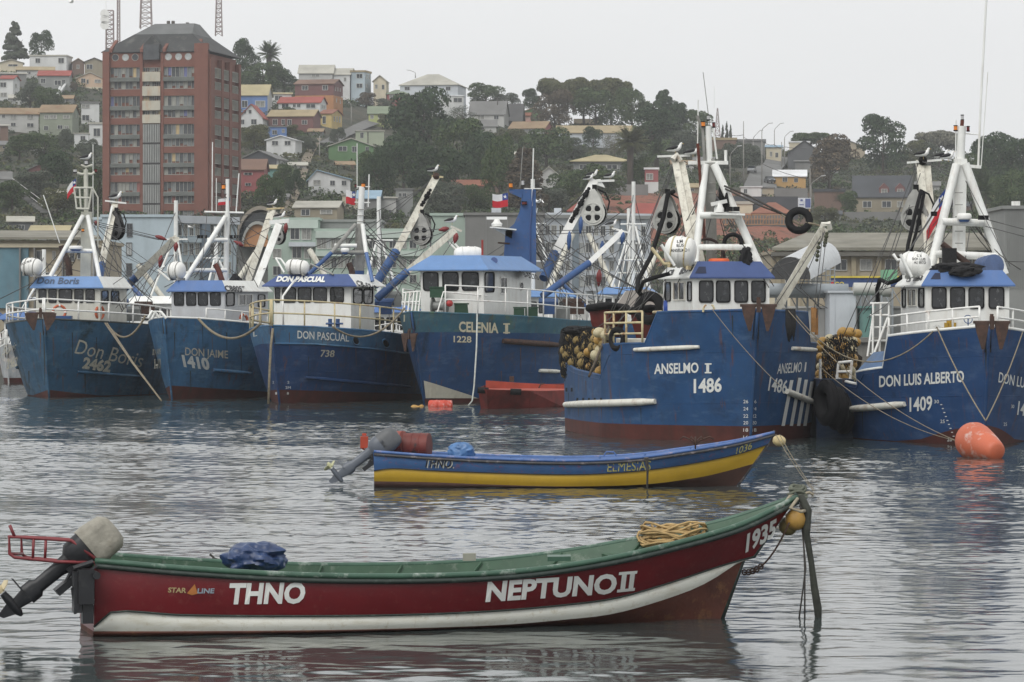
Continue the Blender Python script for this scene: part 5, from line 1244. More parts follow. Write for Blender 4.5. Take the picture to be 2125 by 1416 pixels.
for i,(x0,x1,y0,y1,Y,lb) in enumerate(((943,985,632,657,163.6,'large dark green bin on the bow deck of the vessel numbered 1228'),(1066,1088,640,660,164,'dark green bin behind the side rail of the vessel numbered 1228, left of the pair'),(1090,1116,640,662,165,'dark green bin behind the side rail of the vessel numbered 1228, right of the pair'),(892,922,598,612,163,'green box under the front windows of the vessel numbered 1228'))):
    a = Q(x0,y1+6,Y); b_ = Q(x1,y0,Y); m = MB(); m.box(a.x,b_.x,Y,Y+.7,a.z,b_.z); m.box(a.x-.03,b_.x+.03,Y-.03,Y+.73,b_.z+.003,b_.z+.06); tag(m.build('deck_bin', GBIN, None, loc=(a.x,Y,a.z)), lb, 'bin', 'green bins on the vessel numbered 1228')
ORG = M('orange_tube',(.5,.07,.03),.5)
for a,b_ in (((996,655,163.6),(997,612,163.8)),((1008,655,163.6),(1007,608,163.8))): seg(C,'orange_ladder',ORG,.05,a,b_)
seg(C,'orange_ladder',ORG,.04,(997,612,163.8),(1002,604,163.8),(1007,608,163.8))
m = MB(); m.lathe(Q(912,635,163.2),(1,-.3,0),[(-.35,.2),(-.33,.38),(-.28,.38),(-.26,.2),(.26,.2),(.28,.38),(.33,.38),(.35,.2)],16); m.build('windlass', M('machine_grey',(.2,.21,.2),.5,.2,3), C.root, True, angle=40)
m = MB(); m.ball(Q(933,630,162.8),.16,8); m.build('red_motor', M('bright_red2',(.4,.03,.03),.5), C.root)
m = MB(); m.tube(pxs((990,652,159.3),(990,665,158.6),(989,720,158.0),(984,800,157.6),(980,832,157.4),(972,842,157.0)),.035,6); tag(m.build('mooring_line', M('white_rope',(.42,.45,.42),.8,.2,6), None, True, loc=Q(972,842,157)), 'pale rope hanging down the bow of the vessel numbered 1228 into the water', 'rope')
# ---------------------------------------------------------------- DON PASCUAL
HB_P = H_('pascual_blue', (.022,.057,.145), streak=(.015,.02,.03), sa=.5)
HB_P2 = H_('pascual_band', (.060,.15,.27), streak=(.14,.16,.13), sa=.5, ssc=(2,2,.4))
P = Ship('blue fishing vessel lettered DON PASCUAL with a paler bulwark band and rusty rails', 580, 838, -17, 15, 3.5, 1.2,
    [(0,3.42),(.1,3.36),(.5,2.95),(1,2.8)], [(0,.62),(.5,.3),(1,.1)], [HB_P,HB_P2,REDOX,DECK,HB_P2], [(0,2.66),(.1,2.62),(.5,2.15),(1,2.0)])
P.house([(7.4,-1.85),(4.2,-1.85),(4.2,1.85),(7.4,1.85)], 2.8, 5.22, WHITE)
for u0,u1,g in ((.015,.08,GLS),(.11,.29,GLS),(.31,.49,GLS),(.51,.69,GLS2),(.73,.91,GLS)): P.window(1,u0,u1,4.45,5.14,BLACK,g)
P.window(2,.08,.48,4.4,5.1,BLACK,GLS2); P.window(2,.52,.92,4.4,5.1,BLACK,GLS2)
P.visor(.52,.42,.2,[VDEEP,VDEEP,WHITE,VDEEP])
decal('lettering','DON PASCUAL',(573,585),(674,586),11,LETTER,[P.vbv],P.root,.06,.35,push=.03)
decal('lettering','CB-5242',(740,592),(782,604),10,LETTER_K,[P.vbv],P.root,.02,-.2,push=.03)
P.text('lettering','DON PASCUAL',(617,702),(724,709),16,LETTER,bold=.015); P.text('lettering','738',(664,740),(693,741),14,LETTER_W,bold=.02,shear=.15)
P.text('lettering','L',(526,699),(534,697),10,LETTER,bold=.02)
marks(P,[('2',596,600,796),('2M',592,603,807),('8',595,599,819),('2',566,569,796),('1',572,575,819)],LETTER,5)
for x,y in ((738,707),(800,713)):
    m = MB(); ring = [cast([P.bv], x+7*math.cos(a)+2*math.sin(a), y+9*math.sin(a), .02) for a in [2*math.pi*i/16 for i in range(16)]]
    if all(ring): m.poly(ring); m.build('hawse_hole', BLACK, P.root); m = MB(); m.tube(ring,.035,6,closed=True); m.build('hawse_ring', HB_P2, P.root, True)
seams(P,(1.2,)); 
m = MB(); m.tube([P.P(t, interp(t,[(0,2.66),(.1,2.62),(.5,2.15),(1,2.0)]), sd, .02) for sd in (1,) for t in lin(0,1,20)],.04,5); m.build('rub_band', HB_P2, P.root, True)
P.log((632,783),(850,803),.08,HB_P,'rub_strake')
P.rail(1,0.0,.75,1.15,9,RAILR,2,.04); P.rail(-1,0.0,.6,1.15,7,RAILR,2,.04)
MY = 168
seg(P,'mast_pole',MASTW,.14,(747,470,MY),(751,388,MY)); seg(P,'mast_pole',MASTG,.22,(746,580,MY),(747,465,MY),n=10); seg(P,'mast_pole',BOOM_B,.23,(745,612,MY),(746,562,MY),n=10)
seg(P,'mast_leg',MASTG,.10,(738,466,MY-.3),(688,525,MY-1)); seg(P,'mast_leg',BOOM_B,.10,(688,525,MY-1),(640,570,MY-1.6)); seg(P,'mast_leg',MASTW,.10,(752,466,MY-.2),(760,525,MY-.8)); seg(P,'mast_leg',VBLUE,.09,(760,525,MY-.8),(773,584,MY-1.4))
seg(P,'cross_bar',MASTG,.10,(685,524,MY-.6),(758,524,MY-.5)); seg(P,'cross_bar',MASTW,.09,(694,510,MY-.8),(740,510,MY-.6)); radome(P,Q(716,524,MY-1),.2,.2)
seg(P,'antenna',MASTW,.02,(741,392,MY),(741,298,MY)); seg(P,'antenna',MASTW,.03,(764,430,MY),(766,362,MY)); seg(P,'yard',MASTW,.025,(738,388,MY),(768,388,MY)); seg(P,'yard',MASTW,.025,(736,420,MY),(768,421,MY)); lamp(P,Q(754,388,MY),AMBER,.09,.14); lamp(P,Q(738,388,MY),REDL,.05,.1)
for y in (435,448,460): seg(P,'mast_step',MASTG,.02,(738,y,MY-.2),(757,y,MY-.2))
flag('flag with white star at the masthead of the vessel numbered 738', Q(738,397,MY), .45, .62, (0,0,.0), 8)
two_boom(P,.34,.44,(906,366),(822,522),(778,592),173,170); m = MB(); m.ball(Q(905,366,172.8),.18,8); m.build('boom_cap',RUST,P.root); bar(P,'boom_head',RAILR,.09,.09,(896,366,172.8),(920,368,172.8))
power_block('dark grey net block hung from the tall cream boom of the vessel numbered 738', Q(875,487,172), (-.30,-.95,.05), .52)
m = MB(); 
for k in range(24): p = Q(893-k*3.6,395+k*6.4,172.2); m.ball(p,.08+.03*(k%3),6)
m.build('chain_guard', BLACK, P.root)
two_boom(P,.30,.38,(944,478),(846,563),(782,620),170,169); bar(P,'boom_head',BOOMW,.1,.1,(935,470,169),(958,480,169)); hoist_block(P,Q(948,484,168.6),Q(943,506,168.6),.13,BLOCKR); hoist_block(P,Q(932,474,168.6),Q(910,478,168.6),.12,BLOCKR)
wires(P,WIRE,.018,[((900,370,173),(760,480,169)),((898,372,173),(755,500,169)),((928,474,169),(760,490,168)),((926,480,169),(765,495,168),.3),((930,480,169),(770,520,168),.6),((880,520,171),(800,620,168)),((870,510,171),(810,640,168)),((940,500,168),(880,590,167)),((905,530,169),(850,620,167)),((900,380,173),(780,440,170)),((760,520,168),(900,545,168),.8),((890,520,171),(930,650,168))])
raft('white raft canister with metal straps on the roof lettered DON PASCUAL', Q(617,554,165.5), (.97,-.25,-.1), .33, 1.1, MASTG)
for a,b_ in (((572,536,166),(590,566,165.6)),((583,538,166),(600,562,165.6)),((572,536,166),(583,538,166))): seg(P,'raft_rail',WHITE,.045,a,b_)
seg(P,'exhaust_pipe',RUST,.14,(724,546,167),(730,562,167),(732,582,167)); seg(P,'boom_crutch',MASTG,.04,(644,548,166),(692,570,165))
m = MB(); m.tube(pxs((566,682,156.6),(562,720,156.4),(559,780,156.2),(557,838,156)),.055,7); tag(m.build('mooring_line', ROPE, None, True, loc=Q(557,838,156)), 'thick brown rope hanging straight down the bow of the vessel numbered 738', 'rope')
m = MB(); m.tube(sag(Q(690,678,158),Q(840,640,162),.8,14),.045,6); tag(m.build('mooring_line', ROPE, None, True, loc=Q(690,678,158)), 'sagging rope between the bows of the vessels numbered 738 and 1228', 'rope')
m = MB(); m.tube(pxs((588,684,162),(587,615,162),(600,597,162.5),(612,582,163.5)),.05,6); m.build('davit', RAILW, P.root, True)
m = MB(); 
for x in (685,701): m.cyl(Q(x,686,163),Q(x,662,163),.09,8)
m.tube(pxs((676,672,162.9),(712,672,162.9)),.05,6); m.build('bollards', BOOM_B, P.root)
# ---------------------------------------------------------------- DON JAIME
HB_J = H_('jaime_blue', (.045,.125,.235), streak=(.015,.03,.04), sa=.5, spots=(.02,.03,.03), pa=.6, psc=1.3)
J = Ship('blue fishing vessel lettered DON JAIME with the number 1410 on its bow', 357, 830, -19, 13, 3.15, 1.0,
    [(0,3.78),(.1,3.72),(.36,3.40),(.41,2.7),(1,2.6)], [(0,.66),(.15,.5),(.5,.2),(1,0)], [HB_J,HB_J,REDOX,DECK,WHITE])
J.house([(8.1,-1.35),(3.0,-1.35),(3.0,1.35),(8.1,1.35)], 3.1, 5.02, M('grey_white_paint',(.50,.52,.54),.45,.1,2,streak=(.3,.25,.2),sa=.3), .1)
for u0,u1,g in ((.05,.24,GLS),(.28,.47,GLS2),(.50,.69,GLS2),(.73,.93,GLS2)): J.window(1,u0,u1,4.32,4.95,BLACK,g)
J.window(2,.03,.22,4.3,4.93,BLACK,GLS); J.window(2,.30,.64,4.34,4.86,WHITE,GLS,mesh='square'); J.window(2,.76,.93,4.26,4.86,BLACK,GLS)
J.visor(.48,.18,.2,[VBLUE,VBLUE,WHITE,VBLUE])
decal('lettering','CB8057',(468,604),(510,606),11,LETTER_K,[J.vbv],J.root,.03,-.3,push=.03)
J.text('lettering','DON JAIME',(384,737),(473,744),16,LETTER_W,bold=.01); J.text('lettering','1410',(381,760),(436,767),24,M('light_worn_lettering',(.5,.52,.5),.6,.15,4),bold=.05,shear=-.2)
J.text('lettering','DON JAIME',(317,737),(334,735),12,LETTER_W,bold=.0); J.text('lettering','1410',(321,765),(334,764),20,LETTER_W,bold=.02)
seams(J,(1.6,2.9)); J.log((442,768),(520,775),.09,HB_J,'rub_strake')
J.rail(1,.12,.36,.5,4,RAILW,1,.035)
for s_,xs in ((0,(308,316,322,316)),(1,(330,322,334,345))): seg(J,'fairlead',WHITE,.07,(xs[0],660,166.5),(xs[1],646,166.5),(xs[2],648,166.5),(xs[3],661,166.5))
MY = 175.5
seg(J,'mast_pole',MASTW,.13,(468,602,MY),(472,440,MY)); seg(J,'mast_pole',MASTW,.09,(472,445,MY),(472,372,MY)); seg(J,'mast_leg',MASTW,.12,(468,450,MY-.3),(372,600,MY-2.0)); seg(J,'cross_bar',MASTW,.09,(430,498,MY-.8),(472,498,MY-.5)); seg(J,'cross_bar',MASTW,.10,(398,561,MY-1.5),(470,561,MY-.5)); seg(J,'yard',MASTW,.05,(424,440,MY),(506,442,MY)); seg(J,'antenna_yard',MASTG,.03,(410,494,MY),(498,494,MY))
for x in (412,419,427,480,488,495): lamp(J,Q(x,493,MY),BLACK,.07,.08)
seg(J,'antenna',MASTW,.025,(440,440,MY),(441,295,MY)); seg(J,'antenna',MASTW,.02,(449,440,MY),(449,370,MY)); seg(J,'antenna',MASTW,.03,(490,440,MY),(496,360,MY)); lamp(J,Q(464,392,MY),AMBER,.09,.18); lamp(J,Q(472,380,MY),LENSW,.07,.2); lamp(J,Q(471,410,MY),REDL,.07,.14)
flag('small flag streaming left from the masthead of the vessel numbered 1410', Q(478,410,MY), .6, .3, (0,0,-.12), 4)
for dx,dy in ((0,0),(-9,4)): bar(J,'net_boom',BOOMW,.17,.25,(570+dx,432+dy,178.5),(512+dx*.6,600,176))
bar(J,'net_boom',MASTW,.34,.3,(578,468,176),(528,600,174)); bar(J,'boom_head',RAILR,.08,.08,(553,434,178.3),(590,432,178.3)); bar(J,'boom_head',WHITE,.2,.1,(560,462,176.5),(600,458,176))
power_block('small grey net block between the two booms of the vessel numbered 1410', Q(578,492,177.5), (-.5,-.86,.05), .38)
hoist_block(J,Q(594,463,175.5),Q(592,485,175.5),.11,BLOCKR); hoist_block(J,Q(505,511,175),Q(485,500,175),.11,BLOCKR)
wires(J,WIRE,.018,[((560,440,178),(480,450,175.5)),((560,455,178),(480,462,175.5)),((565,470,177),(495,505,175)),((500,445,175.5),(486,600,174)),((430,442,175.5),(415,600,173)),((480,450,175),(560,500,177)),((484,500,175),(482,590,174)),((490,500,175),(492,590,174)),((410,495,175),(352,620,172))])
raft('round white raft canister beside the left mast leg of the vessel numbered 1410', Q(366,562,171.5), (.9,-.45,0), .42, .8, MASTG)
seg(J,'raft_rail',WHITE,.06,(342,553,171),(328,560,171),(352,582,171)); seg(J,'exhaust_pipe',M('dark_red_pole'),.13,(446,548,173),(453,560,173),(462,585,173)); 
lumpy('net_bundle','black netting bundle hanging behind the roof of the vessel numbered 1410','net',Q(489,594,174),.35,(.9,.7,1.3),BN,71,.2)
m = MB(); m.tube(sag(Q(412,662,163.8),Q(540,672,158.5),.75,14),.06,6); tag(m.build('mooring_line', ROPE, None, True, loc=Q(412,662,163.8)), 'sagging brown rope between the bows of the vessels numbered 1410 and 738', 'rope')
# ---------------------------------------------------------------- DON BORIS
HB_B = H_('boris_blue', (.036,.10,.175), streak=(.010,.018,.016), sa=.9, ssc=(1.1,1.1,.22), spots=(.012,.022,.018), pa=.95, psc=.6)
B = Ship('dark blue stained fishing vessel lettered Don Boris at the left edge', 102, 826, -10, 14, 3.85, .9,
    [(0,3.70),(.1,3.6),(.5,3.25),(1,3.1)], [(0,.38),(.1,.2),(.2,.05),(1,.0)], [HB_B,HB_B,REDOX,DECK,M('dark_cap',(.03,.04,.04))])
B.house([(7.6,-1.58),(3.0,-1.58),(3.0,1.58),(7.6,1.58)], 3.0, 5.2, M('warm_white_paint',(.56,.56,.50),.5,.1,2,streak=(.3,.25,.2),sa=.3))
for u0,u1,g in ((.04,.165,GLS2),(.195,.325,GLS),(.355,.57,GLS2),(.60,.745,GLS),(.775,.92,GLS)): B.window(1,u0,u1,4.46,5.12,BLACK,g)
B.window(2,.05,.3,4.4,5.05,BLACK,GLS2); B.window(2,.4,.7,4.4,5.05,BLACK,GLS2)
B.visor(.52,.24,.12,[VBLUE,VBLUE2,WHITE,VBLUE])
decal('lettering','Don Boris',(76,589),(163,590),13,M('dark_teal_lettering',(.04,.07,.13),.5),[B.vbv],B.root,.02,.3,push=.03)
B.text('lettering','Don Boris',(154,733),(292,763),28,LETTER_W,bold=0,shear=.35); B.text('lettering','2462',(170,763),(228,772),23,LETTER_W,bold=.05,shear=.2)
B.text('lettering','Boris',(4,739),(31,729),22,LETTER_W,bold=-.005,shear=.3); B.text('lettering','2462',(13,766),(36,759),20,LETTER_W,bold=.03,shear=.1)
seams(B,(1.2,2.4))
m = MB(); m.tube([B.P(t,1.35,-1,.05) for t in lin(.3,1,10)],.09,6); m.build('rub_strake', HB_B, B.root, True); B.log((160,772),(300,782),.07,HB_B,'rub_strake')
B.rail(1,.0,.9,.95,10,RAILW,2,.045); B.rail(-1,.0,.7,.95,7,RAILW,2,.045)
anchor(B, Q(84,650,169.6), 1.05, .8, 'broad rusty anchor lying on the bow of the leftmost vessel', .2, .62)
for (x,y,Y_,n_),lb in zip(((123,648,173.8,(0.3,-.95,0)),(207,649,174.5,(.85,-.5,0))),('orange lifebuoy on the front of the leftmost wheelhouse','orange lifebuoy at the corner of the leftmost wheelhouse')): tag(lifebuoy(B,Q(x,y,Y_),n_,.3),lb,'lifebuoy','lifebuoys')
tag(lifebuoy(J,Q(505,666,172.2),(.8,-.6,0),.28),'faded lifebuoy on the side of the wheelhouse beside the rusty rails','lifebuoy','lifebuoys')
MY = 178
CM = M('cream_mast',(.52,.52,.45),.55,.12,2,streak=(.25,.2,.14),sa=.4)
bar(B,'mast_pole',CM,.5,.4,(178,578,MY),(180,440,MY)); seg(B,'mast_pole',CM,.11,(179,445,MY),(178,352,MY)); seg(B,'mast_leg',MASTW,.11,(172,448,MY-.3),(104,575,MY-1.8)); seg(B,'mast_leg',MASTW,.11,(182,448,MY-.3),(208,585,MY-1.8)); seg(B,'cross_bar',MASTW,.1,(132,520,MY-1),(194,521,MY-1)); radome(B,Q(157,518,MY-1.2),.34,.18)
for a,b_ in (((154,390),(159,433)),((191,390),(184,433)),((165,390),(168,433)),((180,389),(178,433))): seg(B,'crow_nest_frame',CM,.045,(*a,MY-.5),(*b_,MY-.5))
for a,b_ in (((153,390),(192,390)),((156,410),(186,411)),((159,433),(185,434))): seg(B,'crow_nest_frame',CM,.05,(*a,MY-.5),(*b_,MY-.5))
seg(B,'yard',CM,.07,(160,359,MY),(168,362,MY),(178,361,MY),(190,362,MY),(197,358,MY)); seg(B,'yard',CM,.06,(168,343,MY),(178,347,MY),(192,343,MY)); m = MB(); m.prism(pxs((174,362,MY),(178,344,MY),(182,362,MY)),(0,.2,0)); m.build('mast_peak',CM,B.root)
lamp(B,Q(156,357,MY),LENSW,.09,.12); lamp(B,Q(199,357,MY),REDL,.07,.12); lamp(B,Q(179,341,MY),LENSW,.08,.16); lamp(B,Q(172,480,MY-.6),AMBER,.07,.1)
seg(B,'antenna',MASTW,.02,(193,300,MY),(193,575,MY)); seg(B,'antenna',MASTW,.025,(90,405,MY),(124,505,MY)); seg(B,'ladder_rail',CM,.04,(192,390,MY),(203,410,MY),(203,560,MY)); seg(B,'exhaust_pipe',RUST,.16,(128,510,MY),(132,526,MY),(142,545,MY),(144,572,MY))
flag('small flag blown left below the crow nest of the leftmost vessel', Q(158,370,MY), .35, .55, (-.1,0,-.45), 9)
two_boom(B,.30,.38,(239,424),(212,548),(204,590),182,179); bar(B,'boom_head',WHITE,.08,.08,(218,417,181.8),(262,422,181.8)); bar(B,'boom_side',MASTW,.1,.1,(233,428,181.5),(206,548,180.5))
power_block('black shrouded net block beside the cream boom of the leftmost vessel', Q(240,478,181.6), (-.5,-.86,.05), .5, mat=M('dark_sheave',(.06,.06,.06),.7,.3,3))
two_boom(B,.34,.42,(364,496),(286,572),(222,634),179,184); bar(B,'boom_head',BOOMW,.08,.08,(352,494,177),(372,494,177)); hoist_block(B,Q(366,503,176.7),Q(364,523,176.7),.12,BLOCKR); hoist_block(B,Q(335,530,176.7),Q(331,556,176.7),.12,BLOCKR); hoist_block(B,Q(322,490,177),Q(346,498,177),.11,BLOCKR); hoist_block(B,Q(196,460,179),Q(206,468,179),.14,BLOCKR)
wires(B,WIRE,.018,[((206,462,179),(330,492,177)),((206,470,179),(330,498,177)),((206,466,179),(325,495,177)),((232,500,181),(262,640,178)),((236,500,181),(290,640,178)),((360,510,177),(240,640,175)),((366,520,177),(360,560,176)),((240,500,181),(225,580,178)),((200,540,178),(280,560,176),.3),((330,550,177),(250,650,175)),((300,545,178),(235,590,176)),((230,430,182),(215,520,180)),((355,500,177),(300,640,176))])
rt, rbv = raft('white raft canister at the far left roof corner of the leftmost vessel', Q(66,554,174.5), (.93,-.3,-.1), .42, 1.0, MASTG)
decal('lettering','DON PASCUAL'[:3]+' FELIX',(44,551),(66,543),4,LETTER_K,[rbv],rt,.02,0)
for x,y,c_ in ((118,672,'blue_winch'),): 
    m = MB(); m.obox(Q(125,668,173),V(.55,0,0),V(0,.3,0),V(0,0,.28)); m.build('winch', BOOM_B, B.root)
for i,(a,b_) in enumerate((((218,671,168.5),(335,832,159)),((222,671,168.5),(333,829,159.3)))): m = MB(); m.tube([Q(*a),Q(*a).lerp(Q(*b_),.5)+V(0,0,-.1),Q(*b_)],.038,6); tag(m.build('mooring_line', ROPE, None, True, loc=Q(*b_)), ('lower strand of the doubled rope running from the leftmost bow down to the water','upper strand of the doubled rope running from the leftmost bow down to the water')[i], 'rope')
m = MB(); m.tube(sag(Q(222,672,169),Q(302,655,168),.8,12),.05,6); tag(m.build('mooring_line', ROPE, None, True, loc=Q(222,672,169)), 'sagging rope from the leftmost vessel to the bow of the vessel numbered 1410', 'rope')
def web(S, top, Yt, lows, seed, n=9, r=.012):
    rd = random.Random(seed)
    for i in range(n):
        a = Q(top[0]+rd.uniform(-8,8), top[1]+rd.uniform(0,90), Yt); l = lows[i%len(lows)]; b_ = Q(l[0]+rd.uniform(-18,18), l[1]+rd.uniform(-8,8), Yt+rd.uniform(-3,4)); S.line(sag(a,b_,rd.choice((0,0,.25,.6)),6), r*rd.uniform(.7,1.5), WIRE if rd.random() < .7 else ROPED)
web(A,(1470,345),119.8,[(1300,650),(1360,560),(1610,600),(1250,690),(1440,560),(1540,560),(1700,640)],1,16); web(D,(1993,345),117.4,[(1830,600),(1870,560),(2110,560),(1790,660),(2070,540)],2,14)
web(B,(178,420),178.5,[(60,600),(260,640),(300,620),(120,560),(330,560)],3,15,.016); web(J,(470,440),176,[(400,580),(520,600),(350,600),(540,560)],4,13,.016)
web(P,(750,440),168.5,[(640,560),(830,610),(860,560),(900,600),(700,560)],5,16,.016); web(C,(1106,430),171.5,[(1180,640),(1250,640),(1320,600),(1010,540),(1210,560)],6,18,.016)
for S_,pts in ((C,((1140,640,170),(1165,655,171),(1190,640,172))),(B,((250,640,180),(275,655,181),(300,645,182))),(J,((520,640,177),(535,620,178))),(P,((800,640,170),(815,625,171)))):
    for i,q_ in enumerate(pts): m = MB(); m.obox(Q(*q_),V(.3+.1*i,0,0),V(0,.3,0),V(0,0,.28)); m.cyl(Q(*q_)+V(-.5,0,.3),Q(*q_)+V(.4,0,.3),.16,8); m.build('winch', (BOOM_B,M('machine_grey'),RUST)[i%3], S_.root)
net_sheet('netting','brown-black netting tangled over the yellow floats between the two right-hand vessels',[(1700,745),(1712,700),(1745,690),(1780,700),(1770,745),(1740,760),(1720,795),(1702,795)],119.9,.3,8,520,.10,yf=lambda x:119.95)
STN = M('rust_run_stain',(.10,.055,.035),.8,.4,6); STD = M('dark_run_stain',(.018,.028,.03),.8,.4,6)
for S_,lst in ((A,((1568,690,780,2.2,1),(1572,700,740,1.2,0),(1290,716,760,1.2,0),(1345,728,770,1.3,0),(1424,725,752,1.0,0),(1200,836,866,1.3,0),(1224,836,862,1.1,1),(1248,836,870,1.4,0),(1180,815,862,1.2,1),(1520,655,700,2.4,1),(1655,660,715,1.1,0),(1330,846,880,1.6,1),(1216,790,822,1.3,0))),
    (D,((2046,725,800,2.6,1),(2040,720,760,1.2,0),(1990,700,735,1.0,0),(1940,700,726,1.2,0),(1880,706,740,1.1,0),(1790,854,900,1.6,1),(1850,845,880,1.1,0),(1812,775,830,1.0,0))),
    (C,((905,835,790,1.0,0),(1000,700,760,1.4,0),(1080,722,790,1.6,0),(1110,725,770,1.2,0),(1040,770,800,1.4,0),(925,700,730,1.1,1),(1140,700,745,1.2,0))),
    (P,((600,690,730,1.1,0),(668,690,718,1.3,0),(738,716,760,1.5,0),(800,724,770,1.4,0),(640,740,800,1.3,1),(700,745,790,1.0,0),(780,745,800,1.4,1))),
    (J,((362,690,740,2.0,1),(420,672,720,1.5,1),(470,690,735,1.8,1),(395,770,815,1.8,1),(440,700,740,1.1,0),(500,720,780,1.6,1))),
    (B,((92,690,800,3.2,1),(84,690,740,2.0,0),(110,700,760,1.6,0),(150,690,760,2.0,1),(200,700,760,1.6,1),(60,770,815,2.2,1),(176,775,815,3.4,1),(245,690,740,1.8,1),(40,720,780,1.8,1),(130,780,815,1.6,0)))):
    for x,y0,y1,w_,k_ in lst:
        m = MB(); y0,y1 = min(y0,y1),max(y0,y1)
        if patch(m,[S_.bv],((x-w_*.6,y0),(x+w_*.6,y0),(x+w_*.15+1,y1),(x-w_*.15+1,y1)),.008,4): m.build('rust_run', STD if k_ else STN, S_.root)
# ---------------------------------------------------------------- gulls
for lb,x,y,Y,yaw,sc in (('gull on the mast top of the leftmost vessel, head to the right',180,336,178,10,1.35),('pale gull bending down on the boom head left of the brick tower base',241,418,181.8,0,1.5),
    ('gull on the tip of the cream boom in the middle of the picture',900,361,172.8,0,1.3),('gull on the lower boom end of the vessel numbered 738',938,467,169,5,1.35),('gull on the white boom of the vessel numbered 1228, upper of the left pair',1230,371,173.4,5,1.3),('gull crouching just below the upper one on the white boom head',1222,378,173.2,0,1.2),
    ('gull on the thin crosspiece right of the white boom head',1266,374,173.3,0,1.3),('gull standing on the lower white boom beside the palm',1270,474,171,10,1.25),('large gull on the boom head of the vessel numbered 1486',1402,321,121,0,1.2),('gull crouched on the crosspiece near the mast of the vessel numbered 1486',1438,327,120.8,0,1.15),
    ('brownish gull on the left boom arm of the vessel numbered 1409',1916,331,120.2,0,1.15),('black-backed gull on the yard of the vessel numbered 1409, left of two together',1955,334,119.5,0,1.1),('black-backed gull on the yard of the vessel numbered 1409, right of two together',1968,336,119.4,10,1.1),
    ('gull on the boom end beside the mint green building',582,457,176.5,0,1.3),('small gull on the boom head of the vessel numbered 1410',566,430,178.3,0,1.2)):
    gull(lb, Q(x,y,Y), yaw, sc)
for lb,x,y,Y,tl in (('white gull flying behind the blue tower mast',1116,421,230,.2),('small gull flying in front of the light blue flats',397,473,240,-.1),('gull in flight low over the skyline left of the tower',148,6,300,.1)):
    t = thing('flying_seagull', lb, 'gull', Q(x,y,Y), 'gulls in flight'); o = bpy.data.objects.new('body', GULL[0]); COL.objects.link(o); o.parent = t; o.rotation_euler = (0,.15,0); o.scale = (1.2,)*3
    for s_ in (-1,1):
        m = MB(); c_ = Q(x,y,Y)+V(0,0,.08); m.grid([[c_+V(.12,s_*.05,0),c_+V(.06,s_*.35,.16+tl*s_*.3),c_+V(-.12,s_*.75,.10+tl*s_)],[c_+V(-.10,s_*.05,0),c_+V(-.12,s_*.35,.15+tl*s_*.3),c_+V(-.18,s_*.75,.09+tl*s_)]]); w2 = m.build('wing', M('gull_white'), t)
    t.rotation_euler = (0,0,.7)
# ---------------------------------------------------------------- floating things near the moored row
m = MB(); m.lathe(Q(914,842,156), (1,-.1,0), [(-.52,.12),(-.5,.2),(-.46,.23),(-.18,.235),(-.17,.25),(-.14,.25),(-.13,.235),(.13,.235),(.14,.25),(.17,.25),(.18,.235),(.46,.23),(.5,.2),(.52,.1)], 18)
tag(m.build('cylinder_buoy', M('scuffed_red_buoy',(.55,.07,.04),.5,.15,2,spots=(.6,.45,.42),pa=.7,psc=4), None, True, loc=Q(914,852,156)), 'red ribbed cylinder buoy floating under the bow of the vessel numbered 1228', 'buoy')
for i,(x,y,lb) in enumerate(((860,846,'small yellow float furthest left of the trio by the red buoy'),(868,848,'small yellow float in the middle of the trio by the red buoy'),(875,846,'small yellow float closest to the red buoy'))):
    o = bpy.data.objects.new('float', FM[0]); COL.objects.link(o); o.location = Q(x,y,156); o.scale = (.16,.13,.13); o.rotation_euler = (0,.2*i,.7*i); tag(o, lb, 'float', 'small floats by the red buoy')
OB = M('orange_inner', (.33,.055,.03), .6, .2, 2, streak=(.15,.05,.03), sa=.5); RB = M('dark_red_hull', (.17,.025,.02), .7, .3, 1.5, streak=(.03,.015,.012), sa=.9, ssc=(1.5,1.5,.5))
bt = thing('work_barge','red steel work boat with tyre fenders lying between the vessels numbered 1228 and 1486','work boat',Q(1080,846,153))
m = MB(); fr = lambda x,y,Y: Q(x,y,Y)
for (x0,x1) in ((995,1175),):
    m.grid([pxs((992,806,153),(1010,808,152.5),(1100,812,153.5),(1180,810,156)), pxs((998,850,153.6),(1012,850,153.2),(1100,850,154),(1180,850,156))])
    m.grid([pxs((992,806,153),(1004,800,157),(1180,796,159)), pxs((998,850,153.6),(1006,848,157),(1180,846,159))])
m.build('hull', RB, bt)
m = MB(); m.prism(pxs((1008,790,156.5),(1080,795,157.5),(1180,800,158.5),(1180,814,158.5),(1080,811,157.5),(1008,806,156.5)),(0,.15,0)); m.build('wash_board', OB, bt)
m = MB(); m.grid([pxs((993,808,153.1),(1180,813,156)), pxs((1006,806,157),(1180,806,159))]); m.build('deck', OB, bt)
for x,y,Y_ in ((1000,810,152.8),(1068,813,152.9)): m = MB(); m.tube([Q(x-9,y,Y_),Q(x+14,y+1,Y_)],.13,8); m.build('rubber_fender', BLACK, bt, True)
m = MB(); m.obox(Q(1062,787,156.5),V(.1,0,0),V(0,.1,0),V(0,0,.12)); m.tube(pxs((1118,806,156),(1122,798,156),(1130,796,156)),.03,5); m.build('bitts', RUST, bt)
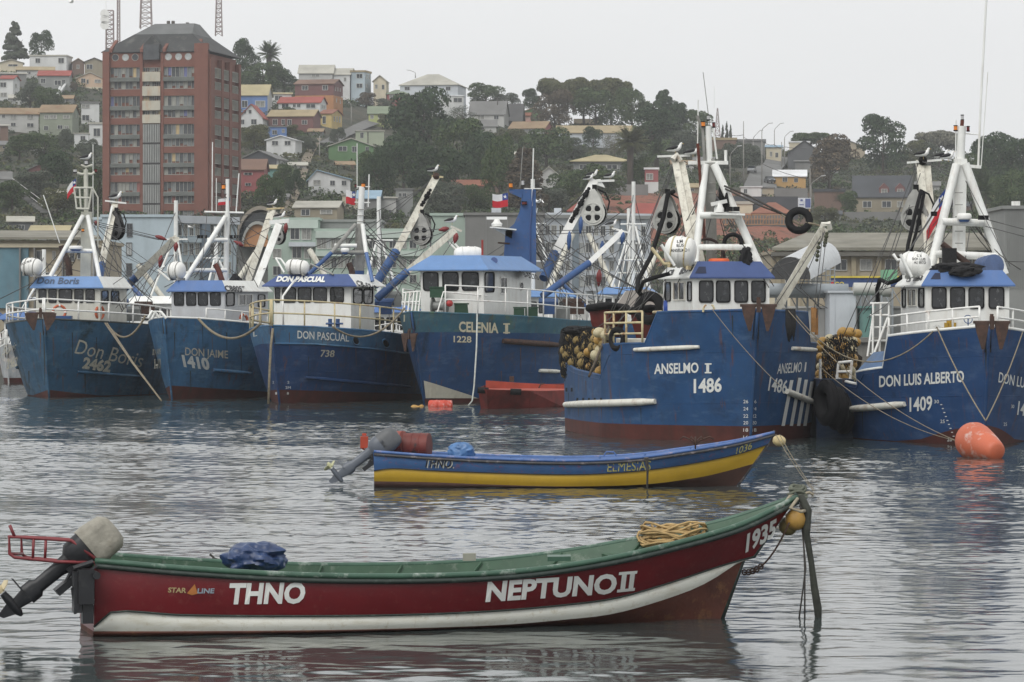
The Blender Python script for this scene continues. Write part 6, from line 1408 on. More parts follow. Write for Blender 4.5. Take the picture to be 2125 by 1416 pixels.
# ================================================================ TOWN ON THE HILLSIDE
def PT(n, c, **k):
    g_ = sum(c)/3; c = tuple(x*.80+g_*.20 for x in c); d = dict(rough=.75, var=.12, vs=.25, streak=tuple(x*.5 for x in c), sa=.35, ssc=(.6,.6,.12)); d.update(k); return M('wall_'+n, c, **d)
def RF(n, c, **k): d = dict(rough=.8, var=.2, vs=.2, spots=tuple(x*.6 for x in c), pa=.5, psc=.35); d.update(k); return M('roof_'+n, c, **d)
WC = dict(white=PT('white',(.55,.56,.55)), offw=PT('off_white',(.42,.42,.40)), cream=PT('cream',(.55,.48,.33)), peach=PT('peach',(.55,.38,.24)), grey=PT('grey',(.22,.23,.22)), dgrey=PT('dark_grey',(.09,.095,.10)),
    blue=PT('blue',(.07,.17,.42)), maroon=PT('maroon',(.16,.055,.05)), red=PT('red',(.30,.06,.06)), orange=PT('orange',(.42,.17,.035)), yellow=PT('yellow',(.50,.36,.10)), lime=PT('lime',(.40,.45,.13)),
    green=PT('green',(.09,.20,.07)), teal=PT('teal',(.10,.25,.22)), pgreen=PT('pale_green',(.33,.38,.26)), beige=PT('beige',(.27,.23,.15)), sage=PT('sage',(.22,.25,.18)), bwhite=PT('blue_white',(.48,.52,.56)), ochre=PT('ochre',(.5,.28,.06)), brown=PT('brown',(.17,.10,.07)), pink=PT('pink',(.45,.25,.2)), concrete=PT('concrete',(.17,.17,.162)), slate=PT('slate',(.05,.055,.065)), lblue=PT('light_blue',(.36,.45,.50)), mint=PT('mint',(.33,.43,.36)), ltan=PT('light_tan',(.36,.30,.2)))
RC = dict(pale=RF('pale',(.38,.37,.32)), white=RF('white',(.66,.67,.68)), tan=RF('tan',(.30,.24,.14)), red=RF('red',(.27,.06,.045)), brick=RF('brick',(.22,.085,.05)), grey=RF('grey',(.15,.15,.145)), dgrey=RF('dark_grey',(.07,.07,.07)), rust=RF('rust',(.24,.17,.10), spots=(.2,.09,.05), pa=.8, psc=.5), green=RF('green',(.18,.22,.15)), slate=RF('slate',(.05,.055,.062)), yellowish=RF('yellowish',(.36,.31,.18)), blue=RF('blue',(.25,.36,.45)), brown=RF('brown',(.17,.10,.07)))
TRIM = M('window_trim', (.5,.5,.47), .6, .1); TRIMD = M('window_trim_dark', (.09,.09,.09), .6, .1)
WG = [glass_mat('town_glass_dark', (.025,.03,.035), (.12,.13,.13), .6), glass_mat('town_glass_curtain', (.22,.22,.20), (.06,.07,.08), .9), glass_mat('town_glass_pale', (.36,.38,.38), (.12,.12,.12), .7)]
def twin(root, o, u, n, w_, h, trim=TRIM, g=0, kind='square'):
    """window centred at o on a wall with direction u and outward normal n"""
    ux = u*w_; uz = V(0,0,h)
    mw = Matrix(((ux.x,n.x*3,0,0),(ux.y,n.y*3,0,0),(0,0,h,0),(0,0,0,1))); mw.translation = o+n*.03
    w0 = inst('window', unit_window(kind, trim)[0], root, mw)
    p = bpy.data.objects.new('pane', unit_window(kind, trim, WG[g])[1]); COL.objects.link(p); p.parent = w0
    return w0
_hn = 0
def house(label, x0, x1, eave, base, ridge, roof='gx', wc='white', rc='pale', side=0, depth=8, wins=(), Y=None, wc2=None, sw=(), split=None, trim=TRIM, peak=.5, chim=None, name='house', found=3.5, oh=.35, cat='house', gl=None, base_dy=0):
    """x0, x1: front wall in picture columns; side: columns of side wall (+ right, - left); wins: (px, py, w, h) on the front"""
    global _hn; _hn += 1
    rd = random.Random(_hn)
    if Y is None: Y = ghit((x0+x1)/2, base).y
    k = Y/F; s = abs(side)*k; phi = math.asin(min(.8, s/depth)) if side else 0.0
    # the view ray leans sideways: turn with it
    lean = math.atan(((x0+x1)/2-1062.5)/F)
    sg = 1 if side >= 0 else -1
    ang = -sg*phi-lean
    u = V(math.cos(ang), math.sin(ang), 0); w_ = V(-math.sin(ang), math.cos(ang), 0)
    W = (x1-x0)*k/max(.3, math.cos(phi))
    if side > 0 or side == 0: Bn = Q(x1, HOR, Y); A0 = Bn-u*W
    else: A0 = Q(x0, HOR, Y); 
    A0 = V(A0.x, A0.y, 0)
    zb = CAM_H+(HOR-base)*k; ze = CAM_H+(HOR-eave)*k
    gxr = roof in ('gx','hip'); Yr = Y+(depth/2 if roof in ('gx','hip') else 0) 
    zr = CAM_H+(HOR-ridge)*Yr/F if roof in ('gx','hip') else CAM_H+(HOR-ridge)*k
    if zr <= ze+.05: zr = ze+.3
    def C(a, b, z): return A0+u*a+w_*b+V(0,0,z)
    root = thing(name, label, cat, C(W/2, depth/2, zb))
    m = MB(); z0 = zb-found
    m.poly([C(0,0,z0),C(W,0,z0),C(W,0,ze),C(0,0,ze)]); m.poly([C(W,depth,z0),C(0,depth,z0),C(0,depth,ze),C(W,depth,ze)])
    def endw(a):
        pts = [C(a,0,z0),C(a,depth,z0),C(a,depth,ze)]
        if roof == 'gx': pts.append(C(a,depth/2,zr-.05))
        return pts+[C(a,0,ze)]
    mats = [WC[wc]]
    if wc2: mats.append(WC[wc2]); m.mat(1)
    m.poly(endw(0)); m.poly(endw(W)); m.mat(0)
    if roof == 'gy':
        m.poly([C(0,0,ze),C(W,0,ze),C(W*peak,0,zr-.05)]); m.poly([C(0,depth,ze),C(W,depth,ze),C(W*peak,depth,zr-.05)])
    if roof in ('flat','shed'): m.poly([C(0,0,ze),C(W,0,ze),C(W,depth,ze),C(0,depth,ze)])
    m.build('wall', mats, root)
    R = RC[rc]; t = .16
    def slab(p): 
        m = MB(); m.prism(p, (0,0,t)); return m.build('roof_slope', R, root)
    if roof == 'gx':
        f_ = oh/(depth/2); dz = (zr-ze)*f_
        slab([C(-oh,-oh,ze-dz),C(W+oh,-oh,ze-dz),C(W+oh,depth/2,zr),C(-oh,depth/2,zr)]); slab([C(-oh,depth+oh,ze-dz),C(W+oh,depth+oh,ze-dz),C(W+oh,depth/2,zr),C(-oh,depth/2,zr)])
    elif roof == 'gy':
        for a0,a1 in ((0,W*peak),(W,W*peak)):
            d = (a0-a1); e = a0+oh*(1 if d > 0 else -1); dz = (zr-ze)*oh/abs(d)
            slab([C(e,-oh,ze-dz),C(a1,-oh,zr),C(a1,depth+oh,zr),C(e,depth+oh,ze-dz)])
    elif roof == 'hip':
        i_ = min(depth/2, W*.4); q = [C(-oh,-oh,ze),C(W+oh,-oh,ze),C(W+oh,depth+oh,ze),C(-oh,depth+oh,ze),C(i_,depth/2,zr),C(W-i_,depth/2,zr)]
        slab([q[0],q[1],q[5],q[4]]); slab([q[1],q[2],q[5]]); slab([q[2],q[3],q[4],q[5]]); slab([q[3],q[0],q[4]])
    elif roof == 'shed':
        slab([C(-oh,-oh,ze),C(W+oh,-oh,ze),C(W+oh,depth+oh,zr+(zr-ze)*.0),C(-oh,depth+oh,zr)])
    else:
        m = MB(); c = C(W/2,depth/2,0); m.obox(c+V(0,0,ze+(zr-ze)/2+.003), u*(W/2+oh*.6), w_*(depth/2+oh*.6), V(0,0,(zr-ze)/2)); m.build('roof_slab', R, root)
    for (px,py,ww,hh) in wins:
        a = (px-x0)/(x1-x0)*W; z = CAM_H+(HOR-py)*k; g = gl if gl is not None else rd.choice((0,0,0,1))
        twin(root, C(a,0,z), u, -w_, ww*k*1.05, hh*k*1.05, trim, g)
    for (fr,py,ww,hh) in sw:
        z = CAM_H+(HOR-py)*k; a = W if side > 0 else 0; n = u if side > 0 else -u
        twin(root, C(a,depth*fr,z), w_, n, ww, hh*k, trim, rd.choice((0,1)))
    if split:  # a band of another colour round the lower storey
        zs = CAM_H+(HOR-split[0])*k; m = MB(); c = C(W/2,depth/2,0); m.obox(c+V(0,0,(zb-1+zs)/2), u*(W/2+.02), w_*(depth/2+.02), V(0,0,(zs-zb+1)/2)); m.build('lower_wall', WC[split[1]], root)
    if chim: 
        m = MB(); a = (chim-x0)/(x1-x0)*W; m.cyl(C(a,depth*.35,ze), C(a,depth*.35,zr+.9), .13, 8); m.build('flue', M('flue_metal',(.1,.09,.08)), root)
    return root
H = house
H('white long flat-roofed house at the top left with two windows',62,138,117,147,114,'flat','white','pale',12,9,[(79,126,10,10),(127,126,12,11)])
H('small cream gabled house at the far top left',0,48,131,142,124,'gy','cream','pale',0,7,[(27,136,20,4)])
H('low tan-roofed house under the white long house',36,112,146,160,140,'gx','offw','tan',0,8,[(60,152,8,5)])
H('grey house with wide red roof below the white long house',80,144,157,186,148,'gx','grey','red',6,7,[(90,168,10,10),(120,172,14,10),(132,171,6,12)])
H('grey board shed behind the red-roofed corner house',0,55,154,180,149,'shed','concrete','pale',0,6,[])
H('white two-storey house with red roof at the left edge',0,27,164,207,158,'gx','white','red',14,7,[(7,176,13,10),(8,197,14,9)],sw=((.4,177,1.3,9),(.4,193,1.3,8)))
H('peach gabled house left of the brick tower',159,214,163,182,151,'gy','peach','pale',0,8,[(173,168,9,9),(182,170,4,9),(203,169,13,7)],split=(181,'cream'))
H('ochre house with maroon gable beside the tower top',176,216,129,150,121,'gy','beige','dgrey',0,7,[(186,139,13,10)])
H('small brown house left of the maroon gable',150,175,130,148,122,'gy','brown','rust',0,7,[(162,139,6,8)])
H('grey-white sided two-storey house at the left edge with patchy roof',0,80,237,273,226,'gx','offw','rust',0,8,[(8,242,6,7),(28,243,12,10),(63,243,13,9),(63,260,14,8),(28,259,10,7)])
H('grey green two-storey house with rusty roof and balcony',83,150,233,284,219,'gx','sage','rust',14,8,[(97,243,9,8),(111,243,14,8),(138,243,13,7),(96,266,9,9),(125,264,11,8),(138,266,9,9)],sw=((.5,240,.9,5),))
H('plain white house with a wide upper window beside the tower',169,206,215,258,211,'flat','white','grey',0,7,[(178,221,17,8),(178,245,15,12)],name='modern_house')
H('lower white annex with one square window left of the tower',154,184,278,308,276,'flat','white','pale',0,6,[(172,287,10,9)],name='modern_house')
H('white stepped house with shuttered window against the tower',185,214,258,300,254,'flat','white','pale',0,7,[(201,275,14,17)],name='modern_house')
H('brown shed at the far left under the sided house',0,17,262,300,257,'shed','brown','pale',0,6,[])
H('dark red barn-like house among the bushes on the left',60,120,352,372,338,'gy','maroon','grey',0,10,[])
H('pale roofed hut at the left edge among bushes',0,22,372,392,358,'gx','offw','grey',0,6,[])
H('low grey-roofed hut between bushes on the left',96,150,402,420,395,'gx','grey','pale',0,6,[(125,410,14,10)])
H('shack with white tin roof above the long beige building',18,68,460,482,451,'gx','dgrey','pale',0,6,[(45,472,12,9)])
H('small house with cream tin roof above the long beige building',62,138,484,500,470,'gx','grey','yellowish',14,8,[(110,489,14,5)])
H('blue house with yellow roof and two dormers right of the tower',497,555,197,232,177,'gx','blue','yellowish',10,8,[(508,216,12,14),(540,216,20,13)],wc2='offw')
H('low white house next to the blue house',558,605,196,218,190,'shed','white','yellowish',0,7,[(578,204,16,10)])
H('white gabled house with red roof edges right of the tower',497,545,244,266,217,'gy','white','red',12,8,[(508,232,6,8),(519,232,6,8),(503,253,9,10),(527,253,12,11)],sw=((.4,254,1.5,8),),found=2)
H('long pale-roofed house on the skyline',620,690,152,166,136,'gx','offw','pale',6,9,[(655,157,17,5)])
H('pale-roofed house with dark gable on the skyline',692,726,155,180,143,'gx','white','pale',12,9,[(716,165,5,8)],wc2='dgrey')
H('grey-white two-storey house on the skyline',728,757,150,194,146,'flat','lblue','tan',13,7,[(746,158,13,9),(746,178,13,9)],sw=((.3,158,1,9),(.3,178,1,8),(.7,158,1,9)))
H('cream house with maroon gable on the skyline',775,801,168,195,157,'gy','cream','pale',6,8,[(781,180,5,9),(795,181,5,10)])
H('big two-storey house with red upper and orange lower storey',612,692,174,226,166,'gx','maroon','brown',20,9,[(633,182,13,9),(675,182,11,10)],split=(198,'orange'),sw=((.2,184,.5,8),(.45,184,.5,8),(.7,184,.5,8),(.3,207,.6,9),(.7,208,.6,9)))
H('white house with dull red roof below the orange house',578,664,213,230,202,'gx','white','red',14,7,[(592,220,15,10),(611,219,6,6),(620,219,7,6),(645,220,20,8)],sw=((.3,220,.8,8),(.6,221,.8,8)))
H('maroon wooden house with tan roof and washing line',557,650,241,266,229,'gx','maroon','tan',16,8,[(571,253,10,12),(588,253,7,11),(601,254,9,12),(632,254,11,9)],chim=None)
H('bright blue lower house under the maroon wooden house',556,595,264,287,262,'flat','blue','grey',0,6,[(570,275,10,9),(588,272,6,7)],name='house')
H('yellow house with maroon door on the street',664,688,236,262,229,'gx','yellow','brick',22,8,[(673,249,7,16)],sw=((.25,246,.7,11),(.5,246,.7,12),(.75,246,.7,13)))
H('white gabled house in the middle of the slope above the dark barn',553,613,291,320,282,'gy','white','white',14,8,[(571,297,13,9),(597,297,13,9)])
H('dark gabled barn with a white end wall',500,574,330,350,313,'gy','slate','grey',22,8,[],wc2='white',sw=((.25,338,1.0,11),(.5,340,1.0,11),(.75,341,1.0,12)))
H('red house with curved brown roof right of the tower',499,548,352,404,332,'gx','red','brown',8,8,[(515,361,17,5),(515,383,12,6)],split=None)
H('teal shed beside the red house',556,580,350,372,344,'gx','teal','yellowish',0,5,[])
H('green gabled house in the middle of the slope',682,775,304,338,288,'gy','green','pale',0,9,[(711,309,18,10),(736,310,11,12),(762,311,7,12)],wc2='green')
H('lime yellow house at the bend of the street',765,815,236,260,222,'gx','lime','green',0,8,[(772,243,7,8),(791,243,12,8)])
H('roofless pale green house remains above the green house',738,762,273,300,271,'flat','pgreen','pale',0,4,[(751,281,7,12)])
H('pale green wall remains right of the roofless house',765,797,273,300,271,'flat','pgreen','pale',0,2,[])
H('small red house with white windows below the big pale hall',803,846,196,214,188,'hip','red','green',0,8,[(814,201,11,8),(835,200,11,8)])
H('big pale hall with low hipped roof on the skyline',830,950,177,214,155,'hip','bwhite','pale',18,14,[(845,183,11,7),(885,181,7,5),(903,184,11,8),(930,184,10,8)],cat='hall',name='hall')
H('white box building in front of the big pale hall',914,962,200,217,198,'flat','white','white',0,6,[(926,207,17,7),(950,208,18,9)],name='white_box_building')
H('white clapboard house with pale blue trim in mid slope',640,727,373,404,354,'gy','white','blue',0,10,[(658,379,15,10),(690,380,10,10),(714,380,10,10)],peak=.2)
H('sage green long house with pale roof in front of the white clapboard house',611,700,431,463,419,'gx','beige','pale',14,9,[(634,441,18,13),(677,440,24,9)],wc2='ltan')
H('yellow box of a house on posts behind the flag',710,742,406,434,402,'flat','cream','pale',0,6,[(728,421,20,8)],name='house')
H('grey house with pale blue roof right of the yellow box',742,786,412,450,397,'gx','concrete','blue',6,8,[(756,426,8,8),(760,444,14,10)])
H('weathered white lean-to wall left of the grey ruin',790,822,412,448,408,'shed','offw','offw' if False else 'pale',0,6,[(806,440,14,8)])
H('grey ruined house with square parapet behind the cream boom',821,857,394,448,391,'flat','grey','grey',0,7,[(830,405,6,8),(840,405,8,8),(846,405,5,8)])
H('white house with large grey roof and red trim',974,1046,237,262,211,'gx','offw','grey',10,9,[(998,243,15,9),(1030,244,10,8)],chim=1029,split=None)
H('lower porch house under the large grey roof',976,1030,262,276,250,'gx','offw','grey',0,5,[(1000,268,10,7)])
H('steep dark-roofed house right of the large grey roof',1053,1082,250,262,217,'gx','dgrey','dgrey',6,8,[])
H('grey board house with rust-streaked roof and red end wall',1057,1130,266,284,253,'gx','grey','rust',18,8,[(1100,271,7,6)],wc2='red')
H('long pale warehouse with tan roof under the wood',1156,1312,276,304,262,'gx','bwhite','tan',0,12,[],cat='warehouse',name='warehouse')
H('small tan-roofed shed above the long pale warehouse',1193,1248,256,262,248,'gx','brown','tan',0,6,[])
H('green house half hidden on the skyline wood',1086,1130,232,252,224,'gy','green','tan',0,6,[])
H('pink shed in front of the green house',1086,1102,240,252,233,'gx','pink','brick',0,4,[])
H('low villa with hipped tan roof behind the palm',1190,1304,336,358,323,'hip','grey','yellowish',0,10,[(1210,347,14,10),(1240,346,12,9),(1270,347,22,9)],oh=.8,name='villa',cat='villa')
H('white gabled house behind the monkey puzzle tree',1118,1160,364,392,347,'gy','offw','pale',0,8,[(1138,376,10,8)])
H('cream cottage left of the monkey puzzle tree',1048,1084,362,380,350,'gx','offw','pale',0,7,[(1060,370,10,8)])
H('modern red and white house with flat roof',1338,1366,352,398,348,'flat','red','white',0,8,[(1348,367,14,13)],split=(378,'white'),name='modern_house')
H('long low house with rust-tan roof behind the cream boom',898,1038,386,404,375,'gx','brown','brick',0,9,[])
H('brick-coloured hall right of the mast on the ridge',1465,1528,291,316,286,'flat','brown','tan',0,10,[(1515,307,5,9)],cat='hall',name='hall')
H('grey building with white patch on the ridge road',1530,1588,294,322,289,'flat','concrete','grey',0,9,[])
H('cream building with blue roof at the top of the road',1590,1622,306,336,298,'shed','cream','blue',0,12,[(1600,320,5,10),(1612,322,6,10)])
H('dark grey gabled barn on the right ridge',1635,1704,318,352,292,'gy','dgrey','slate',0,12,[],cat='barn',name='barn')
H('grey lean-to in front of the dark barn',1650,1684,336,356,332,'shed','concrete','grey',0,5,[])
H('cream block behind the dark barn',1638,1680,296,316,293,'flat','cream','white',0,8,[])
H('white gabled warehouse on the right ridge',1715,1795,305,330,290,'gy','ltan','grey',0,14,[],cat='warehouse',name='warehouse')
H('bright yellow house with white tin roof at the foot of the road',1606,1672,366,390,354,'gx','ochre','white',0,8,[(1629,373,10,9),(1652,374,8,9)])
H('white container-like cabin left of the yellow house',1537,1580,389,408,387,'flat','white','white',0,5,[(1547,397,7,9)],cat='cabin',name='cabin')
H('small brown cabin right of the white cabin',1582,1606,391,408,388,'flat','ltan','grey',0,5,[],cat='cabin',name='cabin')
H('slate-roofed chalet with two red dormers on the right',1772,1890,408,444,366,'gx','beige','slate',0,12,[(1800,424,18,13),(1840,424,19,13),(1868,424,12,12)],name='chalet')
H('red tiled roof house behind the drooping palm',1180,1240,440,462,418,'hip','pink','red',0,9,[],found=2)
H('pink tiled roof house left of the hanging net block',1312,1362,450,470,424,'gx','offw','red',0,9,[])
H('house with brick-red tiled hipped roof on the red earth',1562,1642,444,462,422,'hip','cream','brick',0,9,[(1580,452,10,9)])
H('cream walled house left of the brick-red hipped roof',1500,1562,424,440,418,'flat','cream','pale',0,8,[])
H('white house beyond the right-hand mast',2020,2068,303,320,298,'flat','white','pale',0,8,[])
H('brick-walled yard building under the brown tree',1690,1752,398,440,392,'flat','brown','slate',0,5,[])
for i,(x0,x1,b_,h_,wc,rc,rf,lb) in enumerate(((20,58,214,16,'offw','pale','gx','low off-white cottage under the white two-storey corner house'),(116,150,214,15,'grey','rust','gx','small grey cottage right of the white-edged stairs'),(0,34,312,18,'beige','grey','gx','beige cottage at the left edge below the brown shed'),(70,104,318,15,'offw','pale','shed','off-white shed under the grey green balcony house'),
    (640,668,282,14,'concrete','rust','gx','grey cottage on the ravine path'),(700,735,352,16,'brown','rust','gx','brown timber shed below the green gabled house'),(600,636,352,14,'offw','pale','gx','off-white cottage between the dark barn and the ravine path'),(560,596,420,16,'grey','grey','gx','grey cottage at the foot of the ravine path'),
    (866,905,238,14,'offw','grey','gx','off-white cottage in front of the big pale hall'),(1090,1130,312,15,'offw','rust','gx','off-white cottage below the rust-streaked grey house'),(1050,1090,330,14,'grey','pale','gx','grey cottage in the wood above the monkey puzzle tree'),(1395,1440,352,18,'offw','rust','gx','off-white house behind the boom head of the nearest vessel'),
    (1440,1492,345,18,'concrete','grey','gx','grey house behind the mast legs of the nearest vessel'),(1405,1450,400,18,'beige','tan','gx','beige house behind the small red flag'),(1690,1740,362,16,'grey','rust','gx','grey cottage beside the brown-leaved tree'),(1900,1950,398,20,'offw','grey','gx','off-white house behind the right-hand net boom'),(1960,2010,440,20,'brown','slate','gx','brown house between the right-hand mast legs'),(2060,2110,425,18,'beige','tan','gx','beige house at the right edge under the massive tree'),
    (1690,1745,455,16,'grey','slate','gx','dark-roofed house right of the site board'),(1340,1400,440,16,'offw','rust','gx','off-white house on the red earth behind the left net block'),(860,898,470,16,'offw','pale','gx','small off-white house behind the dark net block'))):
    H(lb, x0, x1, b_-h_*.6, b_, b_-h_, rf, wc, rc, (0,5,-5)[i%3], 7, [(x0+(x1-x0)*f_, b_-h_*.32, (x1-x0)*.17, h_*.26) for f_ in (.25,.7)])
# dormers of the chalet and the yellow roofed house
for px in (1835,1868):
    r = thing('dormer_gable', 'left red dormer on the slate-roofed chalet' if px == 1835 else 'right red dormer on the slate-roofed chalet', 'dormer', Q(px,404,ghit(1830,444).y-.2), 'dormers of the chalet')
    Yd = ghit(1830,444).y+1.5; m = MB(); m.prism(pxs((px-10,404,Yd),(px+10,404,Yd),(px+10,390,Yd),(px,380,Yd),(px-10,390,Yd)),(0,4,0)); m.build('wall', WC['maroon'], r)
    twin(r, Q(px,397,Yd), V(1,0,0), V(0,-1,0), 1.2, .9, TRIM, 1)
def dome_wall(name, label, x0, x1, top, bot, Y, th, wc, group=None, cat='wall'):
    a, b_ = Q(x0,bot,Y), Q(x1,top,Y); m = MB(); m.box(a.x,b_.x,Y,Y+th,a.z-2,b_.z); o = m.build(name, WC[wc], None, loc=(a.x,Y,a.z)); tag(o, label, cat, group); return o
dome_wall('retaining_wall','long dark wall behind the red earth and building site',1478,1656,408,440,ghit(1560,440).y,.5,'slate')
dome_wall('concrete_wall','grey concrete wall below the bright yellow house',1607,1676,391,414,ghit(1640,414).y,.5,'concrete')
dome_wall('yard_wall','dark yard wall under the slate-roofed chalet',1752,1900,440,456,ghit(1800,456).y,.4,'concrete')
dome_wall('street_wall','grey wall along the parked white car',1240,1345,383,400,ghit(1290,400).y,.4,'concrete')
# ---- apartment tower
def tower():
    Y = 580.0; k = Y/F; zb = 3.0
    lean = math.atan((330-1062.5)/F); phi = math.radians(33)
    ang = -phi-lean; u = V(math.cos(ang), math.sin(ang), 0); w_ = V(-math.sin(ang), math.cos(ang), 0)
    # front 215..433 seen almost square on, right flank 433..500
    phi = math.atan(67*k/16.0); ang = -math.radians(17)-lean; u = V(math.cos(ang), math.sin(ang), 0); w_ = V(-math.sin(ang), math.cos(ang), 0)
    W = 218*k/math.cos(math.radians(17)); D_ = 67*k/math.sin(math.radians(17))
    Bn = Q(433,HOR,Y); A0 = V(Bn.x,Bn.y,0)-u*W
    z_ = lambda py: CAM_H+(HOR-py)*k
    C = lambda a,b_,z: A0+u*a+w_*b_+V(0,0,z)
    X = lambda px: (px-215)/218*W
    BR = M('tower_brick', (.165,.066,.046), .8, .12, .3, streak=(.11,.04,.03), sa=.5, ssc=(.5,.5,.1)); RFM = M('tower_slate', (.038,.04,.04), .8, .3, .4, spots=(.14,.14,.13), pa=.6, psc=.5); RFL = M('tower_metal_roof', (.12,.125,.125), .7, .2, .4)
    t = thing('apartment_tower','tall red brick apartment tower with a dark mansard roof rising over the hillside','apartment tower',C(W/2,D_/2,zb))
    zt = z_(110)
    m = MB(); c = C(W/2, D_/2, (zb+zt)/2); m.obox(c, u*(W/2-.35), w_*(D_/2-.35), V(0,0,(zt-zb)/2)); m.build('core_wall', BR, t)
    def fr(x0,x1,y0,y1,nm='wall_band',mt=BR,off=0,th=.35):   # piece on the front face by pixels
        m = MB(); m.obox(C((X(x0)+X(x1))/2, th/2-off, (z_(y0)+z_(y1))/2), u*((X(x1)-X(x0))/2), w_*(th/2), V(0,0,abs(z_(y0)-z_(y1))/2)); return m.build(nm, mt, t)
    fr(215,229,105,470,'corner_pier',off=.5,th=.9); fr(405,433,90,470,'corner_pier',off=.5,th=.9); fr(291,297,105,470,'pier',off=.1,th=.45); fr(334,340,105,470,'pier',off=.1,th=.45)
    fl = [138,197,257,317,377]          # tops of the storeys' window rows
    rows = [(138,184),(198,244),(257,304),(317,363),(377,423),(437,470)]
    fr(229,291,108,138); fr(340,405,108,138)
    for (a,b_),(c_,d_) in zip(rows, rows[1:]): fr(229,291,b_,c_); fr(340,405,b_,c_)
    PANEL = M('tower_panel', (.12,.13,.12), .7, .25, .8); CURT = [M('tower_curtain_pale',(.25,.25,.225),.8,.3,.9), M('tower_curtain_dark',(.05,.055,.06),.5,.4,.9), M('tower_curtain_tan',(.38,.29,.16),.8,.3,.9), M('tower_curtain_rose',(.25,.10,.09),.8,.3,.9), M('tower_curtain_blue',(.12,.13,.25),.8,.3,.9), M('tower_curtain_grey',(.16,.17,.17),.7,.3,.9)]
    rd = random.Random(11)
    pm = [MB().poly([(-.5,0,-.5),(.5,0,-.5),(.5,0,.5),(-.5,0,.5)]).mesh('tower_pane', c_) for c_ in CURT]
    FRM = M('tower_frames', (.30,.30,.27), .6, .2)
    fmw = MB(); 
    for z in (-.5,.5): fmw.obox((0,0,z),(.5,0,0),(0,.03,0),(0,0,.03))
    for i in range(9): fmw.obox((-.5+i/8,0,0),(.006,0,0),(0,.03,0),(0,0,.5))
    fmesh = fmw.mesh('tower_window_frame', FRM)
    def bay(o_, ud, nd, w0, h0, n, wt):
        mw = Matrix(((ud.x*w0,nd.x*2,0,0),(ud.y*w0,nd.y*2,0,0),(0,0,h0,0),(0,0,0,1))); mw.translation = o_+nd*.12
        wn = inst('window', fmesh, t, mw); 
        for i in range(n):
            p = bpy.data.objects.new('pane', rd.choices(pm, wt)[0]); COL.objects.link(p); p.parent = wn
            s_ = rd.choice((.94,.94,.94,.8,.6)); p.location = (-.5+(i+.5)/n, -.03, (.94-s_)/2); p.scale = (1/n*rd.uniform(.8,.98),1,s_)
    for (a,b_) in rows:
        for x0,x1 in ((229,291),(340,405)):
            h1 = (b_-a)*.46; wts = [rd.random()*3, 4, rd.random()*.5, rd.random()*.3, rd.random()*.12, 3]
            bay(C((X(x0)+X(x1))/2, .3, (z_(a)+z_(a+h1))/2), u, -w_, X(x1)-X(x0), z_(a)-z_(a+h1), 8, wts)
            if b_ < 460:
                bay(C((X(x0)+X(x1))/2, .3, (z_(b_-h1*.78)+z_(b_-1))/2), u, -w_, X(x1)-X(x0), z_(b_-h1*.78)-z_(b_-1), 8, [1.5,4,rd.random()*.3,.05,rd.random()*.15,2.5])
                fr(x0,x1,a+h1,b_-h1*.78,'spandrel',PANEL,off=.25,th=.5)
    # middle strip: rusty panels above, upright fins below
    RP = M('rust_stained_panel', (.42,.40,.33), .7, .12, .6, streak=(.42,.18,.04), sa=.9, ssc=(1.2,1.2,.18))
    for y0,y1 in ((148,168),(178,198),(208,228),(237,255)): fr(297,334,y0,y1,'balcony_panel',RP,off=.35,th=.3)
    for y0 in (139,169,199,229): bay(C((X(297)+X(334))/2,.3,(z_(y0)+z_(y0+9))/2), u, -w_, X(334)-X(297), 9*k, 6, [1,4,1,0,0,1])
    FIN = M('tower_fin', (.32,.33,.32), .7, .15, .5)
    fr(297,334,256,470,'stair_wall',M('stair_dark',(.06,.06,.06)),off=-.1,th=.25)
    for i in range(10):
        for j in range(5): fr(298+i*3.6,299.9+i*3.6,257+j*42,257+j*42+38,'fin',FIN,off=.25,th=.35)
    # round windows
    for i,px in enumerate((240,261,281,350,371,391)):
        o_ = C(X(px),0,z_(117)); mw = Matrix(((u.x*1.15,-w_.x,0,0),(u.y*1.15,-w_.y,0,0),(0,0,1.15,0),(0,0,0,1))); mw.translation = o_-w_*.02
        wn = inst('window', unit_window('porthole', FRM)[0], t, mw); p = bpy.data.objects.new('pane', unit_window('porthole', FRM, WG[2 if i not in (0,2) else 0])[1]); COL.objects.link(p); p.parent = wn
    # right flank
    for a0,a1,nm in ((0,.12,'corner_pier'),(.36,.42,'pier'),(.62,.70,'pier'),(.94,1,'corner_pier')):
        m = MB(); m.obox(C(W+.05, D_*(a0+a1)/2, (zb+z_(120))/2), u*.35, w_*D_*(a1-a0)/2, V(0,0,(z_(120)-zb)/2)); m.build(nm, BR, t)
    for (a,b_) in rows[:-1]:
        for a0,a1 in ((.12,.36),(.42,.62),(.70,.94)):
            bay(C(W+.05, D_*(a0+a1)/2, (z_(a)+z_(a+22))/2), w_, u, D_*(a1-a0), 20*k, 4, [3,3,.6,0,0,2]); bay(C(W+.05, D_*(a0+a1)/2, (z_(b_-16)+z_(b_))/2), w_, u, D_*(a1-a0), 16*k, 4, [2,3,.6,0,0,2])
            m = MB(); m.obox(C(W+.1, D_*(a0+a1)/2, (z_(b_)+z_(b_+13))/2), u*.2, w_*D_*(a1-a0)/2, V(0,0,6.5*k)); m.build('wall_band', BR, t)
    # mansard roof
    ze = z_(107); zm = z_(68); zt2 = z_(42)
